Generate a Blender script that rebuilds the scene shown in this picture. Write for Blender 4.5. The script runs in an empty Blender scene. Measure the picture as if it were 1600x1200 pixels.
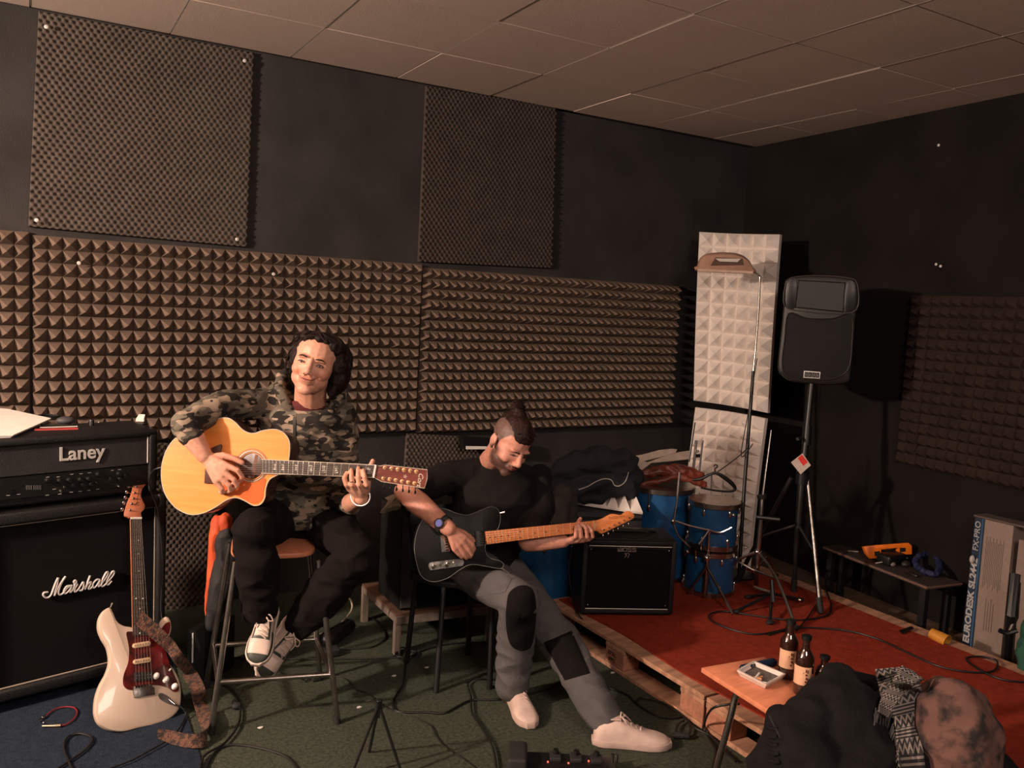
import bpy, bmesh, math, random
import numpy as np
from mathutils import Vector, Matrix, noise
random.seed(7)
S = bpy.context.scene
COL = S.collection
PI = math.pi
V = Vector

# ---------------------------------------------------------------- camera
FPX = 1306.755
CR = V((0.86111416, -0.50577183, 0.0517422)); CU = V((0.00369089, 0.1079885, 0.99414529)); CF = V((0.50839825, 0.85588162, -0.09485717))
CC = V((-2.454, -4.599, 1.70))
cam_data = bpy.data.cameras.new('camera'); cam = bpy.data.objects.new('camera', cam_data); COL.objects.link(cam)
cam_data.sensor_width = 36.0; cam_data.lens = FPX/1600*36.0; cam_data.clip_start = 0.05
cam.matrix_world = Matrix(((CR.x, CU.x, -CF.x, CC.x), (CR.y, CU.y, -CF.y, CC.y), (CR.z, CU.z, -CF.z, CC.z), (0, 0, 0, 1)))
S.camera = cam

# ---------------------------------------------------------------- world, light, exposure
w = bpy.data.worlds.new('world'); S.world = w; w.use_nodes = True
w.node_tree.nodes['Background'].inputs[0].default_value = (0.03, 0.022, 0.018, 1); w.node_tree.nodes['Background'].inputs[1].default_value = 0.4
def point_light(name, loc, energy, color, size):
    l = bpy.data.lights.new(name, 'POINT'); l.energy = energy; l.color = color; l.shadow_soft_size = size
    o = bpy.data.objects.new(name, l); o.location = loc; COL.objects.link(o); return o
def area_light(name, loc, target, energy, color, size):
    l = bpy.data.lights.new(name, 'AREA'); l.energy = energy; l.color = color; l.size = size
    o = bpy.data.objects.new(name, l); o.location = loc; COL.objects.link(o)
    o.rotation_euler = (V(target)-V(loc)).to_track_quat('-Z', 'Y').to_euler(); return o
point_light('lamp_light', (-5.25, -2.15, 2.36), 850, (1.0, 0.765, 0.615), 0.10)
area_light('fill_light', (-1.6, -5.4, 2.8), (-0.6, -1.4, 0.4), 72, (1.0, 0.80, 0.69), 0.8)  # soft fill added behind the camera, not a fixture of the room
S.view_settings.view_transform = 'Standard'; S.view_settings.look = 'None'
S.view_settings.exposure = 0.22; S.view_settings.gamma = 1.0; S.view_settings.use_curve_mapping = False

# ---------------------------------------------------------------- measuring: from a direction of sight to a point on a real plane
def ray(u, v): return CF + CR*((u-800)/FPX) - CU*((v-600)/FPX)
def P(u, v, d): return CC + ray(u, v)*d
def Z(u, v, z=0.0): r = ray(u, v); return CC + r*((z-CC.z)/r.z)
def Y(u, v, y=0.0): r = ray(u, v); return CC + r*((y-CC.y)/r.y)
class Plane:
    def __init__(s, o, n):
        s.o = V(o); s.n = V(n).normalized()
        if s.n.dot(CC-s.o) < 0: s.n = -s.n
    def pt(s, u, v, off=0.0):
        r = ray(u, v); t = (s.o-CC).dot(s.n)/r.dot(s.n); return CC + r*t + s.n*off
    def pts(s, L, off=0.0): return [s.pt(u, v, off) for u, v in L]

# ---------------------------------------------------------------- materials
MATS = {}
def mat(name, rgb, rough=0.6, metal=0.0, rgb2=None, nscale=20, bump=0.0, bscale=60, emit=0.0, spec=0.5, coat=0.0, trans=0.0, contrast=(0.35, 0.65), sheen=0.0, stretch=None, sss=0.0, detail=4):
    if name in MATS: return MATS[name]
    m = bpy.data.materials.new(name); m.use_nodes = True; nt = m.node_tree; b = nt.nodes['Principled BSDF']
    b.inputs['Base Color'].default_value = (*rgb, 1); b.inputs['Roughness'].default_value = rough; b.inputs['Metallic'].default_value = metal
    b.inputs['Specular IOR Level'].default_value = spec; b.inputs['Coat Weight'].default_value = coat; b.inputs['Transmission Weight'].default_value = trans
    b.inputs['Sheen Weight'].default_value = sheen
    if sss: b.inputs['Subsurface Weight'].default_value = sss; b.inputs['Subsurface Radius'].default_value = (0.02, 0.006, 0.003)
    if emit: b.inputs['Emission Color'].default_value = (*rgb, 1); b.inputs['Emission Strength'].default_value = emit
    tc = nt.nodes.new('ShaderNodeTexCoord'); mp = nt.nodes.new('ShaderNodeMapping'); nt.links.new(tc.outputs['Object'], mp.inputs['Vector'])
    if stretch: mp.inputs['Scale'].default_value = stretch
    n = nt.nodes.new('ShaderNodeTexNoise'); n.inputs['Scale'].default_value = nscale; n.inputs['Detail'].default_value = detail; nt.links.new(mp.outputs[0], n.inputs['Vector'])
    r = nt.nodes.new('ShaderNodeValToRGB'); nt.links.new(n.outputs['Fac'], r.inputs[0])
    c2 = rgb2 or tuple(c*0.82 for c in rgb)
    r.color_ramp.elements[0].position = contrast[0]; r.color_ramp.elements[1].position = contrast[1]
    r.color_ramp.elements[0].color = (*c2, 1); r.color_ramp.elements[1].color = (*rgb, 1)
    nt.links.new(r.outputs[0], b.inputs['Base Color'])
    if bump:
        n2 = nt.nodes.new('ShaderNodeTexNoise'); n2.inputs['Scale'].default_value = bscale; n2.inputs['Detail'].default_value = 3; nt.links.new(mp.outputs[0], n2.inputs['Vector'])
        bp = nt.nodes.new('ShaderNodeBump'); bp.inputs['Strength'].default_value = bump; bp.inputs['Distance'].default_value = 0.01
        nt.links.new(n2.outputs['Fac'], bp.inputs['Height']); nt.links.new(bp.outputs[0], b.inputs['Normal'])
    MATS[name] = m; return m
def mat_attr(name, rough=0.5, bump=0.15, bscale=150, sss=0.0, spec=0.4):
    m = mat(name, (1, 1, 1), rough, bump=bump, bscale=bscale, sss=sss, spec=spec, rgb2=(0.86, 0.80, 0.78), nscale=60)
    nt = m.node_tree; b = nt.nodes['Principled BSDF']; a = nt.nodes.new('ShaderNodeVertexColor'); a.layer_name = 'tint'
    ramp = [x for x in nt.nodes if x.type == 'VALTORGB'][0]
    mx = nt.nodes.new('ShaderNodeMix'); mx.data_type = 'RGBA'; mx.blend_type = 'MULTIPLY'; mx.inputs[0].default_value = 1
    nt.links.new(a.outputs[0], mx.inputs[6]); nt.links.new(ramp.outputs[0], mx.inputs[7]); nt.links.new(mx.outputs[2], b.inputs['Base Color']); return m
BLACK = mat('black_vinyl', (0.007, 0.0065, 0.0065), 0.5, bump=0.4, bscale=250, spec=0.4)
CLOTHBLK = mat('black_grille_cloth', (0.006, 0.0055, 0.0055), 0.9, bump=0.5, bscale=400, spec=0.15)
GREYCL = mat('dark_grey_grille_cloth', (0.035, 0.033, 0.033), 0.9, bump=0.5, bscale=400, spec=0.2)
PLAST = mat('black_plastic', (0.007, 0.007, 0.007), 0.38, bump=0.1, bscale=200)
CHROME = mat('chrome', (0.75, 0.73, 0.70), 0.18, 1.0, rgb2=(0.6, 0.58, 0.55))
STEEL = mat('worn_steel', (0.30, 0.28, 0.26), 0.35, 1.0, rgb2=(0.12, 0.11, 0.10), bump=0.1)
SILVER = mat('silver_trim', (0.72, 0.69, 0.66), 0.45, 0.15)
WHITE = mat('white_plastic', (0.75, 0.72, 0.68), 0.45)
PAPER = mat('paper', (0.82, 0.78, 0.72), 0.85, rgb2=(0.74, 0.70, 0.64))
CABLE = mat('black_rubber_cable', (0.007, 0.007, 0.007), 0.5)
RUBBER = mat('black_rubber', (0.012, 0.012, 0.012), 0.75)

# ---------------------------------------------------------------- mesh builder
def cat(pts, n=6, closed=False):
    pts = [V(p) for p in pts]; L = len(pts); out = []
    if L < 3: return pts
    rng = range(L) if closed else range(L-1)
    for i in rng:
        if closed: a, b, c, d = pts[i-1], pts[i], pts[(i+1) % L], pts[(i+2) % L]
        else: a, b, c, d = pts[max(i-1, 0)], pts[i], pts[i+1], pts[min(i+2, L-1)]
        for k in range(n):
            t = k/n
            out.append(0.5*((2*b)+(c-a)*t+(2*a-5*b+4*c-d)*t*t+(3*b-a-3*c+d)*t*t*t))
    if not closed: out.append(pts[-1])
    return out
def lerp_list(r, n):
    if not isinstance(r, (list, tuple)): return [r]*n
    return [float(np.interp(i/(n-1), np.linspace(0, 1, len(r)), r)) for i in range(n)]
def frame(z, up=V((0, 0, 1))):
    z = V(z).normalized(); x = up.cross(z)
    if x.length < 1e-4: x = V((1, 0, 0)).cross(z)
    x.normalize(); y = z.cross(x); return Matrix(((x.x, y.x, z.x), (x.y, y.y, z.y), (x.z, y.z, z.z)))
def TM(loc, x, y, z): return Matrix(((x[0], y[0], z[0], loc[0]), (x[1], y[1], z[1], loc[1]), (x[2], y[2], z[2], loc[2]), (0, 0, 0, 1)))
class MB:
    def __init__(s): s.v = []; s.f = []; s.mi = []; s.m = 0; s.M = None
    def add(s, vs, fs):
        o = len(s.v)
        for p in vs:
            p = V(p); s.v.append(s.M @ p if s.M else p)
        for f in fs: s.f.append([i+o for i in f]); s.mi.append(s.m)
        return s
    def box(s, c, d, M=None):
        c = V(c); h = [x/2 for x in d]
        vs = [V((sx*h[0], sy*h[1], sz*h[2])) for sx in (-1, 1) for sy in (-1, 1) for sz in (-1, 1)]
        if M: vs = [M @ q for q in vs]
        vs = [c+q for q in vs]
        return s.add(vs, [(0, 1, 3, 2), (4, 6, 7, 5), (0, 4, 5, 1), (2, 3, 7, 6), (0, 2, 6, 4), (1, 5, 7, 3)])
    def hexa(s, b, t):      # four bottom points, four top points
        return s.add(list(b)+list(t), [(3, 2, 1, 0), (4, 5, 6, 7), (0, 1, 5, 4), (1, 2, 6, 5), (2, 3, 7, 6), (3, 0, 4, 7)])
    def rings(s, rings, cap=True, closed_len=False):
        n = len(rings[0]); vs = [p for r in rings for p in r]; fs = []
        m = len(rings)
        for i in range(m if closed_len else m-1):
            for j in range(n):
                a = i*n+j; b = i*n+(j+1) % n; i2 = (i+1) % m; fs.append((a, b, i2*n+(j+1) % n, i2*n+j))
        if cap and not closed_len: fs.append(tuple(range(n))[::-1]); fs.append(tuple((m-1)*n+j for j in range(n)))
        return s.add(vs, fs)
    def tube(s, pts, r, n=8, sm=0, closed=False, flat=None, up=V((0, 0, 1))):
        pts = [V(p) for p in pts]
        if sm: pts = cat(pts, sm, closed)
        N = len(pts); rr = lerp_list(r, N); rg = []; px = None
        for i, p in enumerate(pts):
            if closed: t = pts[(i+1) % N]-pts[i-1]
            else: t = pts[min(i+1, N-1)]-pts[max(i-1, 0)]
            if t.length < 1e-9: t = V((0, 0, 1))
            t.normalize()
            if px is None:
                F = frame(t, up); x = V((F[0][0], F[1][0], F[2][0]))
            else:
                x = px-t*px.dot(t)
                if x.length < 1e-5: x = V((F[0][0], F[1][0], F[2][0]))
                x.normalize()
            y = t.cross(x); px = x; fy = flat if flat else 1
            rg.append([p+(x*math.cos(a)+y*math.sin(a)*fy)*rr[i] for a in [2*PI*k/n for k in range(n)]])
        return s.rings(rg, True, closed)
    def ribbon(s, pts, wv, th, sm=0):     # flat strap: wv = width vectors per point
        pts = [V(p) for p in pts]; wv = [V(q) for q in wv]
        if sm: pts = cat(pts, sm); wv = cat(wv, sm)
        rg = []
        for i, p in enumerate(pts):
            t = pts[min(i+1, len(pts)-1)]-pts[max(i-1, 0)]; q = wv[i]; nn = t.cross(q)
            nn = nn.normalized()*th/2 if nn.length > 1e-9 else V((0, 0, th/2))
            rg.append([p-q/2-nn, p+q/2-nn, p+q/2+nn, p-q/2+nn])
        return s.rings(rg)
    def cyl(s, a, b, r, r2=None, n=16): return s.tube([a, b], [r, r if r2 is None else r2], n)
    def lathe(s, prof, M=None, n=24):
        rg = []
        for (r, z) in prof:
            q = [V((max(r, 1e-5)*math.cos(2*PI*k/n), max(r, 1e-5)*math.sin(2*PI*k/n), z)) for k in range(n)]
            rg.append([M @ p for p in q] if M else q)
        return s.rings(rg)
    def ell(s, c, r, M=None, n=16, m=10):
        c = V(c); r = (r, r, r) if not isinstance(r, (tuple, list)) else r; rg = []
        for i in range(1, m):
            th = PI*i/m; q = []
            for k in range(n):
                a = 2*PI*k/n; p = V((r[0]*math.sin(th)*math.cos(a), r[1]*math.sin(th)*math.sin(a), -r[2]*math.cos(th)))
                q.append(c+(M @ p if M else p))
            rg.append(q)
        o = len(s.v); vs = [p for q in rg for p in q]; b = V((0, 0, -r[2])); t = V((0, 0, r[2]))
        vs += [c+(M @ b if M else b), c+(M @ t if M else t)]; fs = []
        for i in range(m-2):
            for j in range(n): fs.append((i*n+j, i*n+(j+1) % n, (i+1)*n+(j+1) % n, (i+1)*n+j))
        for j in range(n):
            fs.append((len(vs)-2, (j+1) % n, j)); fs.append((len(vs)-1, (m-2)*n+j, (m-2)*n+(j+1) % n))
        return s.add(vs, fs)
    def limb(s, pts, radii, n=14, sm=0):
        pts = [V(p) for p in pts]
        if sm:
            N = len(pts); pts2 = cat(pts, sm); radii = lerp_list(list(radii), len(pts2)); pts = pts2
        s.tube(pts, list(radii), n)
        s.ell(pts[0], radii[0]*0.995, n=n, m=8); s.ell(pts[-1], radii[-1]*0.995, n=n, m=8)
        if not sm:
            for p, r in list(zip(pts, radii))[1:-1]: s.ell(p, r, n=n, m=8)
        return s
    def slab(s, out, n, th, bev=0.0):      # outline (3D, front side), n points to the front, body goes back th
        out = [V(p) for p in out]; n = V(n).normalized(); N = len(out)
        def inset(d):
            if d == 0: return out
            r = []
            for i in range(N):
                t = (out[(i+1) % N]-out[i-1]); q = t.cross(n)
                q = q.normalized() if q.length > 1e-9 else V((0, 0, 0)); r.append(out[i]-q*d*sg)
            return r
        ar = V((0, 0, 0))
        for i in range(N): ar += out[i].cross(out[(i+1) % N])
        sg = 1 if ar.dot(n) > 0 else -1
        if bev:
            L = [(bev, 0), (bev*0.3, bev*0.3), (0, bev), (0, th-bev), (bev*0.3, th-bev*0.3), (bev, th)]
        else: L = [(0, 0), (0, th)]
        rg = [[p-n*z for p in inset(i)] for i, z in L]
        if sg > 0: rg = [r[::-1] for r in rg]
        return s.rings(rg)
    def rbox(s, c, d, M=None, r=0.01, k=3):   # box with rounded vertical-ish edges on all sides (rounded rectangle loft)
        c = V(c); hx, hy, hz = d[0]/2, d[1]/2, d[2]/2; r = min(r, hx, hy, hz)
        def loop(ins, z):
            q = []
            for cx, cy, a0 in ((hx-r, hy-r, 0), (-hx+r, hy-r, PI/2), (-hx+r, -hy+r, PI), (hx-r, -hy+r, 1.5*PI)):
                for i in range(k+1):
                    a = a0+PI/2*i/k; q.append(V((cx+(r-ins)*math.cos(a), cy+(r-ins)*math.sin(a), z)))
            return q
        zs = [(r*(1-math.sin(PI/2*i/k)), -hz+r*(1-math.cos(PI/2*i/k))) for i in range(k+1)]
        L = zs+[(a, -b) for a, b in zs[::-1]]
        rg = [[c+(M @ p if M else p) for p in loop(a, b)] for a, b in L]
        return s.rings(rg)
    def build(s, name, mats, parent=None, smooth=False, label=None, category=None, group=None, kind=None, angle=None):
        me = bpy.data.meshes.new(name)
        if parent is not None: off = parent['_w'] if '_w' in parent else V((0, 0, 0)); off = V(off)
        else:
            A = np.array([tuple(p) for p in s.v]); mn = A.min(0); mx = A.max(0); off = V(((mn[0]+mx[0])/2, (mn[1]+mx[1])/2, mn[2]))
        me.from_pydata([tuple(p-off) for p in s.v], [], s.f)
        ms = mats if isinstance(mats, (list, tuple)) else [mats]
        for m in ms: me.materials.append(m)
        if len(ms) > 1: me.polygons.foreach_set('material_index', s.mi)
        if smooth: me.polygons.foreach_set('use_smooth', [True]*len(s.f))
        me.update(); me.validate()
        o = bpy.data.objects.new(name, me); COL.objects.link(o)
        if smooth: fix_smooth(o, angle)
        if parent is not None: o.parent = parent
        else: o.location = off
        o['_w'] = tuple(off)
        setp(o, label, category, group, kind); return o
def fix_smooth(o, angle=None):
    if angle is None: angle = 40
    bm = bmesh.new(); bm.from_mesh(o.data); lim = math.radians(angle)
    bmesh.ops.recalc_face_normals(bm, faces=bm.faces)
    for e in bm.edges:
        if len(e.link_faces) == 2 and e.calc_face_angle(0) > lim: e.smooth = False
    bm.to_mesh(o.data); bm.free()
def setp(o, label=None, category=None, group=None, kind=None):
    if label: o['label'] = label
    if category: o['category'] = category
    if group: o['group'] = group
    if kind: o['kind'] = kind
def thing(name, label, category, loc, group=None):
    o = bpy.data.objects.new(name, None); COL.objects.link(o); o.location = V(loc); o['_w'] = tuple(loc); o.empty_display_size = 0.1
    setp(o, label, category, group); return o
def organic(mb, name, m, parent=None, voxel=0.006, smooth=4, post=None, factor=0.5, **kw):
    """closed overlapping shapes fused into one continuous surface"""
    me = bpy.data.meshes.new('tmp'); me.from_pydata([tuple(p) for p in mb.v], [], mb.f); me.update()
    t = bpy.data.objects.new('tmp', me); COL.objects.link(t)
    bm = bmesh.new(); bm.from_mesh(me); bmesh.ops.recalc_face_normals(bm, faces=bm.faces); bm.to_mesh(me); bm.free()
    r = t.modifiers.new('r', 'REMESH'); r.mode = 'VOXEL'; r.voxel_size = voxel
    if smooth: q = t.modifiers.new('s', 'SMOOTH'); q.iterations = smooth; q.factor = factor
    dg = bpy.context.evaluated_depsgraph_get(); ev = t.evaluated_get(dg); nm = bpy.data.meshes.new_from_object(ev)
    bpy.data.objects.remove(t); bpy.data.meshes.remove(me)
    n = len(nm.vertices); co = np.empty(n*3); nm.vertices.foreach_get('co', co); co = co.reshape(-1, 3)
    no = np.empty(n*3); nm.vertex_normals.foreach_get('vector', no); no = no.reshape(-1, 3)
    colr = None
    if post:
        res = post(co, no)
        if isinstance(res, tuple): co, colr = res
        else: co = res
    off = np.array(parent['_w']) if parent is not None else np.array(((co[:, 0].min()+co[:, 0].max())/2, (co[:, 1].min()+co[:, 1].max())/2, co[:, 2].min()))
    nm.vertices.foreach_set('co', (co-off).reshape(-1)); nm.name = name
    nm.materials.clear(); nm.materials.append(m); nm.polygons.foreach_set('use_smooth', [True]*len(nm.polygons))
    if colr is not None:
        at = nm.color_attributes.new('tint', 'FLOAT_COLOR', 'POINT'); c4 = np.ones((n, 4)); c4[:, :3] = colr; at.data.foreach_set('color', c4.reshape(-1))
    nm.update(); o = bpy.data.objects.new(name, nm); COL.objects.link(o)
    if parent is not None: o.parent = parent
    else: o.location = V(off)
    o['_w'] = tuple(off); setp(o, **kw); return o
def wrinkle(amp=0.006, sc=(9, 9, 9), seed=0.0, amp2=0.0, sc2=30):
    def f(co, no):
        out = co.copy()
        for i in range(len(co)):
            p = co[i]; q = V((p[0]*sc[0]+seed, p[1]*sc[1], p[2]*sc[2]))
            a = noise.noise(q); d = (0.5-abs(a))*amp*2-amp*0.6
            if amp2: d += noise.noise(V(p)*sc2)*amp2
            out[i] = p+no[i]*d
        return out
    return f
def text_mesh(txt, name, m, parent, M, size=0.1, extrude=0.001, offset=0.0, shear=0.0, xscale=1.0, align='CENTER', spacing=1.0, **kw):
    c = bpy.data.curves.new('t', 'FONT'); c.body = txt; c.size = size; c.extrude = extrude; c.offset = offset; c.shear = shear; c.align_x = align; c.align_y = 'CENTER'; c.space_character = spacing
    t = bpy.data.objects.new('t', c); COL.objects.link(t); dg = bpy.context.evaluated_depsgraph_get()
    me = bpy.data.meshes.new_from_object(t.evaluated_get(dg)); bpy.data.objects.remove(t); bpy.data.curves.remove(c)
    mb = MB()
    mb.add([M @ V((p.co.x*xscale, p.co.y, p.co.z)) for p in me.vertices], [list(p.vertices) for p in me.polygons]); bpy.data.meshes.remove(me)
    return mb.build(name, m, parent, **kw)
def copy_tree(o, parent=None):
    c = o.copy(); COL.objects.link(c)
    if parent is not None: c.parent = parent
    for ch in list(o.children): copy_tree(ch, c)
    return c
def cable(name, pts, r, label, m=None, category='cable', sm=6, group=None):
    return MB().tube(pts, r, 8, sm).build(name, m or CABLE, None, True, label, category, group)
# ================================================================ ROOM
CEIL = 2.941; XC = 2.215; RT = 0.06
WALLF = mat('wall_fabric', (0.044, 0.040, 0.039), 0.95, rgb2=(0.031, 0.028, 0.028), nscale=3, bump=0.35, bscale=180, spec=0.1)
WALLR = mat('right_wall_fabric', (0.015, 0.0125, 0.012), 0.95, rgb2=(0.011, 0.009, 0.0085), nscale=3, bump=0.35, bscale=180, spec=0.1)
DARKW = mat('dark_paint', (0.03, 0.026, 0.024), 0.9)
MB().hexa([(-6.8, 0, 0), (XC+.1, 0, 0), (XC+.1, .1, 0), (-6.8, .1, 0)], [(-6.8, 0, CEIL), (XC+.1, 0, CEIL), (XC+.1, .1, CEIL), (-6.8, .1, CEIL)]).build('wall_back', WALLF, kind='structure')
def rwx(y): return XC+RT*y
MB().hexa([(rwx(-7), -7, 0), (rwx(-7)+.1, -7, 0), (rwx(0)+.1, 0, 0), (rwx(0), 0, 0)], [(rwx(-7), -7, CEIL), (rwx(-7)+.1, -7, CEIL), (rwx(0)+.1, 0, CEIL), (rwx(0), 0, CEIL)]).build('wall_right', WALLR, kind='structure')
MB().box((-6.85, -3.45, CEIL/2), (.1, 7.1, CEIL)).build('wall_left', DARKW, kind='structure')
MB().box((-2.5, -7.05, CEIL/2), (8.8, .1, CEIL)).build('wall_front', DARKW, kind='structure')
CARPET = mat('green_carpet', (0.083, 0.095, 0.068), 0.98, rgb2=(0.037, 0.045, 0.033), nscale=70, bump=0.8, bscale=300, spec=0.1, contrast=(0.3, 0.7), detail=6)
BOARDS = mat('brown_floorboards', (0.16, 0.10, 0.06), 0.7, rgb2=(0.09, 0.055, 0.035), nscale=6, stretch=(8, 1, 1), bump=0.2)
fl = MB(); fl.box((-2.65, -3.45, -.05), (8.5, 7.1, .1)); fl.m = 1; fl.box((2.05, -3.45, -.05), (.9, 7.1, .1))
fl.build('floor', [CARPET, BOARDS], kind='structure')
TILE = mat('ceiling_tile', (0.68, 0.54, 0.47), 0.9, rgb2=(0.64, 0.505, 0.44), nscale=1.2, bump=0.15, bscale=220, spec=0.2)
RAIL = mat('ceiling_rail_metal', (0.55, 0.50, 0.45), 0.35, 0.5)
GAPM = mat('ceiling_gap_dark', (0.06, 0.045, 0.035), 0.8)
th = -0.012
def G(a, b, z): return V((a*math.cos(th)-b*math.sin(th), a*math.sin(th)+b*math.cos(th), z))
ce = MB(); rl = MB(); rnd = random.Random(3)
for i in range(-12, 5):
    for j in range(-2, 11):
        g = .004; x0, x1 = .6*i+g, .6*i+.6-g; y1, y0 = -(.631+.6*j)-g, -(.631+.6*j+.6)+g
        if j == -2: continue
        dz = rnd.uniform(0, .003)
        ce.hexa([G(x0, y0, CEIL+dz), G(x1, y0, CEIL+dz+rnd.uniform(0, .002)), G(x1, y1, CEIL+dz), G(x0, y1, CEIL+dz)], [G(x0, y0, CEIL+.02), G(x1, y0, CEIL+.02), G(x1, y1, CEIL+.02), G(x0, y1, CEIL+.02)])
ce.m = 1; ce.box((-2.4, -3.3, CEIL+.035), (10.4, 8, .02))
ce.build('ceiling', [TILE, GAPM], kind='structure')
for i in range(-11, 5):
    rl.hexa([G(.6*i-.003, -7, CEIL+.0015), G(.6*i+.003, -7, CEIL+.0015), G(.6*i+.003, -.631 if i > -2 else -.05, CEIL+.0015), G(.6*i-.003, -.631 if i > -2 else -.05, CEIL+.0015)],
            [G(.6*i-.003, -7, CEIL+.012), G(.6*i+.003, -7, CEIL+.012), G(.6*i+.003, -.631 if i > -2 else -.05, CEIL+.012), G(.6*i-.003, -.631 if i > -2 else -.05, CEIL+.012)])
rl.build('trim_1', RAIL, kind='structure')

# ---------------------------------------------------------------- acoustic foam
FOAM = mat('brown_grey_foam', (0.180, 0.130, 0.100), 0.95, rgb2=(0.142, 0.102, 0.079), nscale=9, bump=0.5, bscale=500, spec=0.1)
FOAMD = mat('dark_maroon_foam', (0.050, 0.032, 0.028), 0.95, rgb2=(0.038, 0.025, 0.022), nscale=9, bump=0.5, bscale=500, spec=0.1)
EGG = mat('grey_brown_egg_crate_foam', (0.105, 0.085, 0.072), 0.95, rgb2=(0.085, 0.068, 0.058), nscale=9, bump=0.5, bscale=500, spec=0.1)
EGGD = mat('dark_egg_crate_foam', (0.075, 0.058, 0.052), 0.95, rgb2=(0.06, 0.047, 0.042), nscale=9, bump=0.5, bscale=500, spec=0.1)
WFOAM = mat('off_white_foam', (0.88, 0.80, 0.74), 0.9, rgb2=(0.83, 0.75, 0.69), nscale=9, bump=0.4, bscale=500, spec=0.1)
def bil(c, s, t):   # TL TR BR BL
    return c[0]*(1-s)*(1-t)+c[1]*s*(1-t)+c[2]*s*t+c[3]*(1-s)*t
def quadgrid_panel(surf, nrm, nx, nz, hf, base):
    """surf(s,t) back plane point, nrm(s,t) outward, hf(i,j) height of the front"""
    mb = MB(); vs = []; fs = []
    for j in range(nz+1):
        for i in range(nx+1): vs.append(surf(i/nx, j/nz)+nrm(i/nx, j/nz)*(base+hf(i, j)))
    o = (nx+1)*(nz+1)
    for j in range(nz+1):
        for i in range(nx+1): vs.append(surf(i/nx, j/nz))
    W1 = nx+1
    for j in range(nz):
        for i in range(nx):
            a = j*W1+i; fs.append((a, a+W1, a+W1+1, a+1))
    for i in range(nx): fs.append((i, i+1, o+i+1, o+i)); b = nz*W1+i; fs.append((b+1, b, o+b, o+b+1))
    for j in range(nz): a = j*W1; fs.append((a+W1, a, o+a, o+a+W1)); b = a+nx; fs.append((b, b+W1, o+b+W1, o+b))
    fs.append((o, o+nx, o+nz*W1+nx, o+nz*W1))
    mb.add(vs, fs); return mb
def pyr_panel(surf, nrm, nx, nz, h, base, seed=0, wob=0.003):
    rnd = random.Random(seed); mb = MB()
    for j in range(nz):
        for i in range(nx):
            e = 0.002
            c = [surf(i/nx, j/nz), surf((i+1)/nx, j/nz), surf((i+1)/nx, (j+1)/nz), surf(i/nx, (j+1)/nz)]
            cn = [nrm(i/nx, j/nz), nrm((i+1)/nx, j/nz), nrm((i+1)/nx, (j+1)/nz), nrm(i/nx, (j+1)/nz)]
            f = [p+n_*base for p, n_ in zip(c, cn)]
            ctr = (f[0]+f[1]+f[2]+f[3])/4; N = (cn[0]+cn[2]).normalized()
            # each pyramid sags a little and has a blunt tip
            tip = ctr+N*(h+rnd.uniform(-.003, .002))+V((rnd.uniform(-wob, wob), 0, rnd.uniform(-wob, wob)-0.004))
            tt = [tip+(q-ctr)*0.05 for q in f]
            mb.add(f+tt, [(0, 3, 7, 4), (3, 2, 6, 7), (2, 1, 5, 6), (1, 0, 4, 5), (4, 7, 6, 5)])
    n = 12
    for j in range(nz):
        mb.add([surf(0, j/nz), surf(0, (j+1)/nz), surf(0, (j+1)/nz)+nrm(0, (j+1)/nz)*base, surf(0, j/nz)+nrm(0, j/nz)*base], [(0, 1, 2, 3)])
        mb.add([surf(1, j/nz), surf(1, (j+1)/nz), surf(1, (j+1)/nz)+nrm(1, (j+1)/nz)*base, surf(1, j/nz)+nrm(1, j/nz)*base], [(3, 2, 1, 0)])
    for i in range(nx):
        for t in (0, 1):
            q = [surf(i/nx, t), surf((i+1)/nx, t), surf((i+1)/nx, t)+nrm((i+1)/nx, t)*base, surf(i/nx, t)+nrm(i/nx, t)*base]
            mb.add(q, [(3, 2, 1, 0) if t == 0 else (0, 1, 2, 3)])
            for j in ():
                pass
    for j in range(nz):
        for i in range(nx):
            mb.add([surf(i/nx, j/nz), surf((i+1)/nx, j/nz), surf((i+1)/nx, (j+1)/nz), surf(i/nx, (j+1)/nz)], [(0, 1, 2, 3)])
    return mb
def flat_panel(name, c, nx, nz, h, base, m, label, nrm=V((0, -1, 0)), seed=0, group=None, catg='acoustic foam panel'):
    mb = pyr_panel(lambda s, t: bil(c, s, t), lambda s, t: nrm, nx, nz, h, base, seed)
    return mb.build(name, m, None, False, label, catg, group)
x0 = -2.394; zt = 1.907
def foam(xa, xb, za, zb, nx, nz, m, label, seed):
    c = [V((xa, -.004, za)), V((xb, -.004, za)), V((xb, -.004, zb)), V((xa, -.004, zb))]
    return flat_panel('pyramid_foam_panel', c, nx, nz, .068, .014, m, label, seed=seed)
foam(x0-2.01, x0-.012, zt+.012, zt-.99, 32, 16, FOAM, 'brown pyramid acoustic foam panel cut off by the left edge of the photo', 1)
foam(x0, x0+2, zt, zt-1, 32, 16, FOAM, 'long brown pyramid acoustic foam panel behind the man with the acoustic guitar', 2)
foam(x0+2.008, x0+4.0, zt-.018, zt-1.012, 36, 16, FOAM, 'long brown pyramid acoustic foam panel right of the seam, above the bun-haired man', 3)
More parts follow.
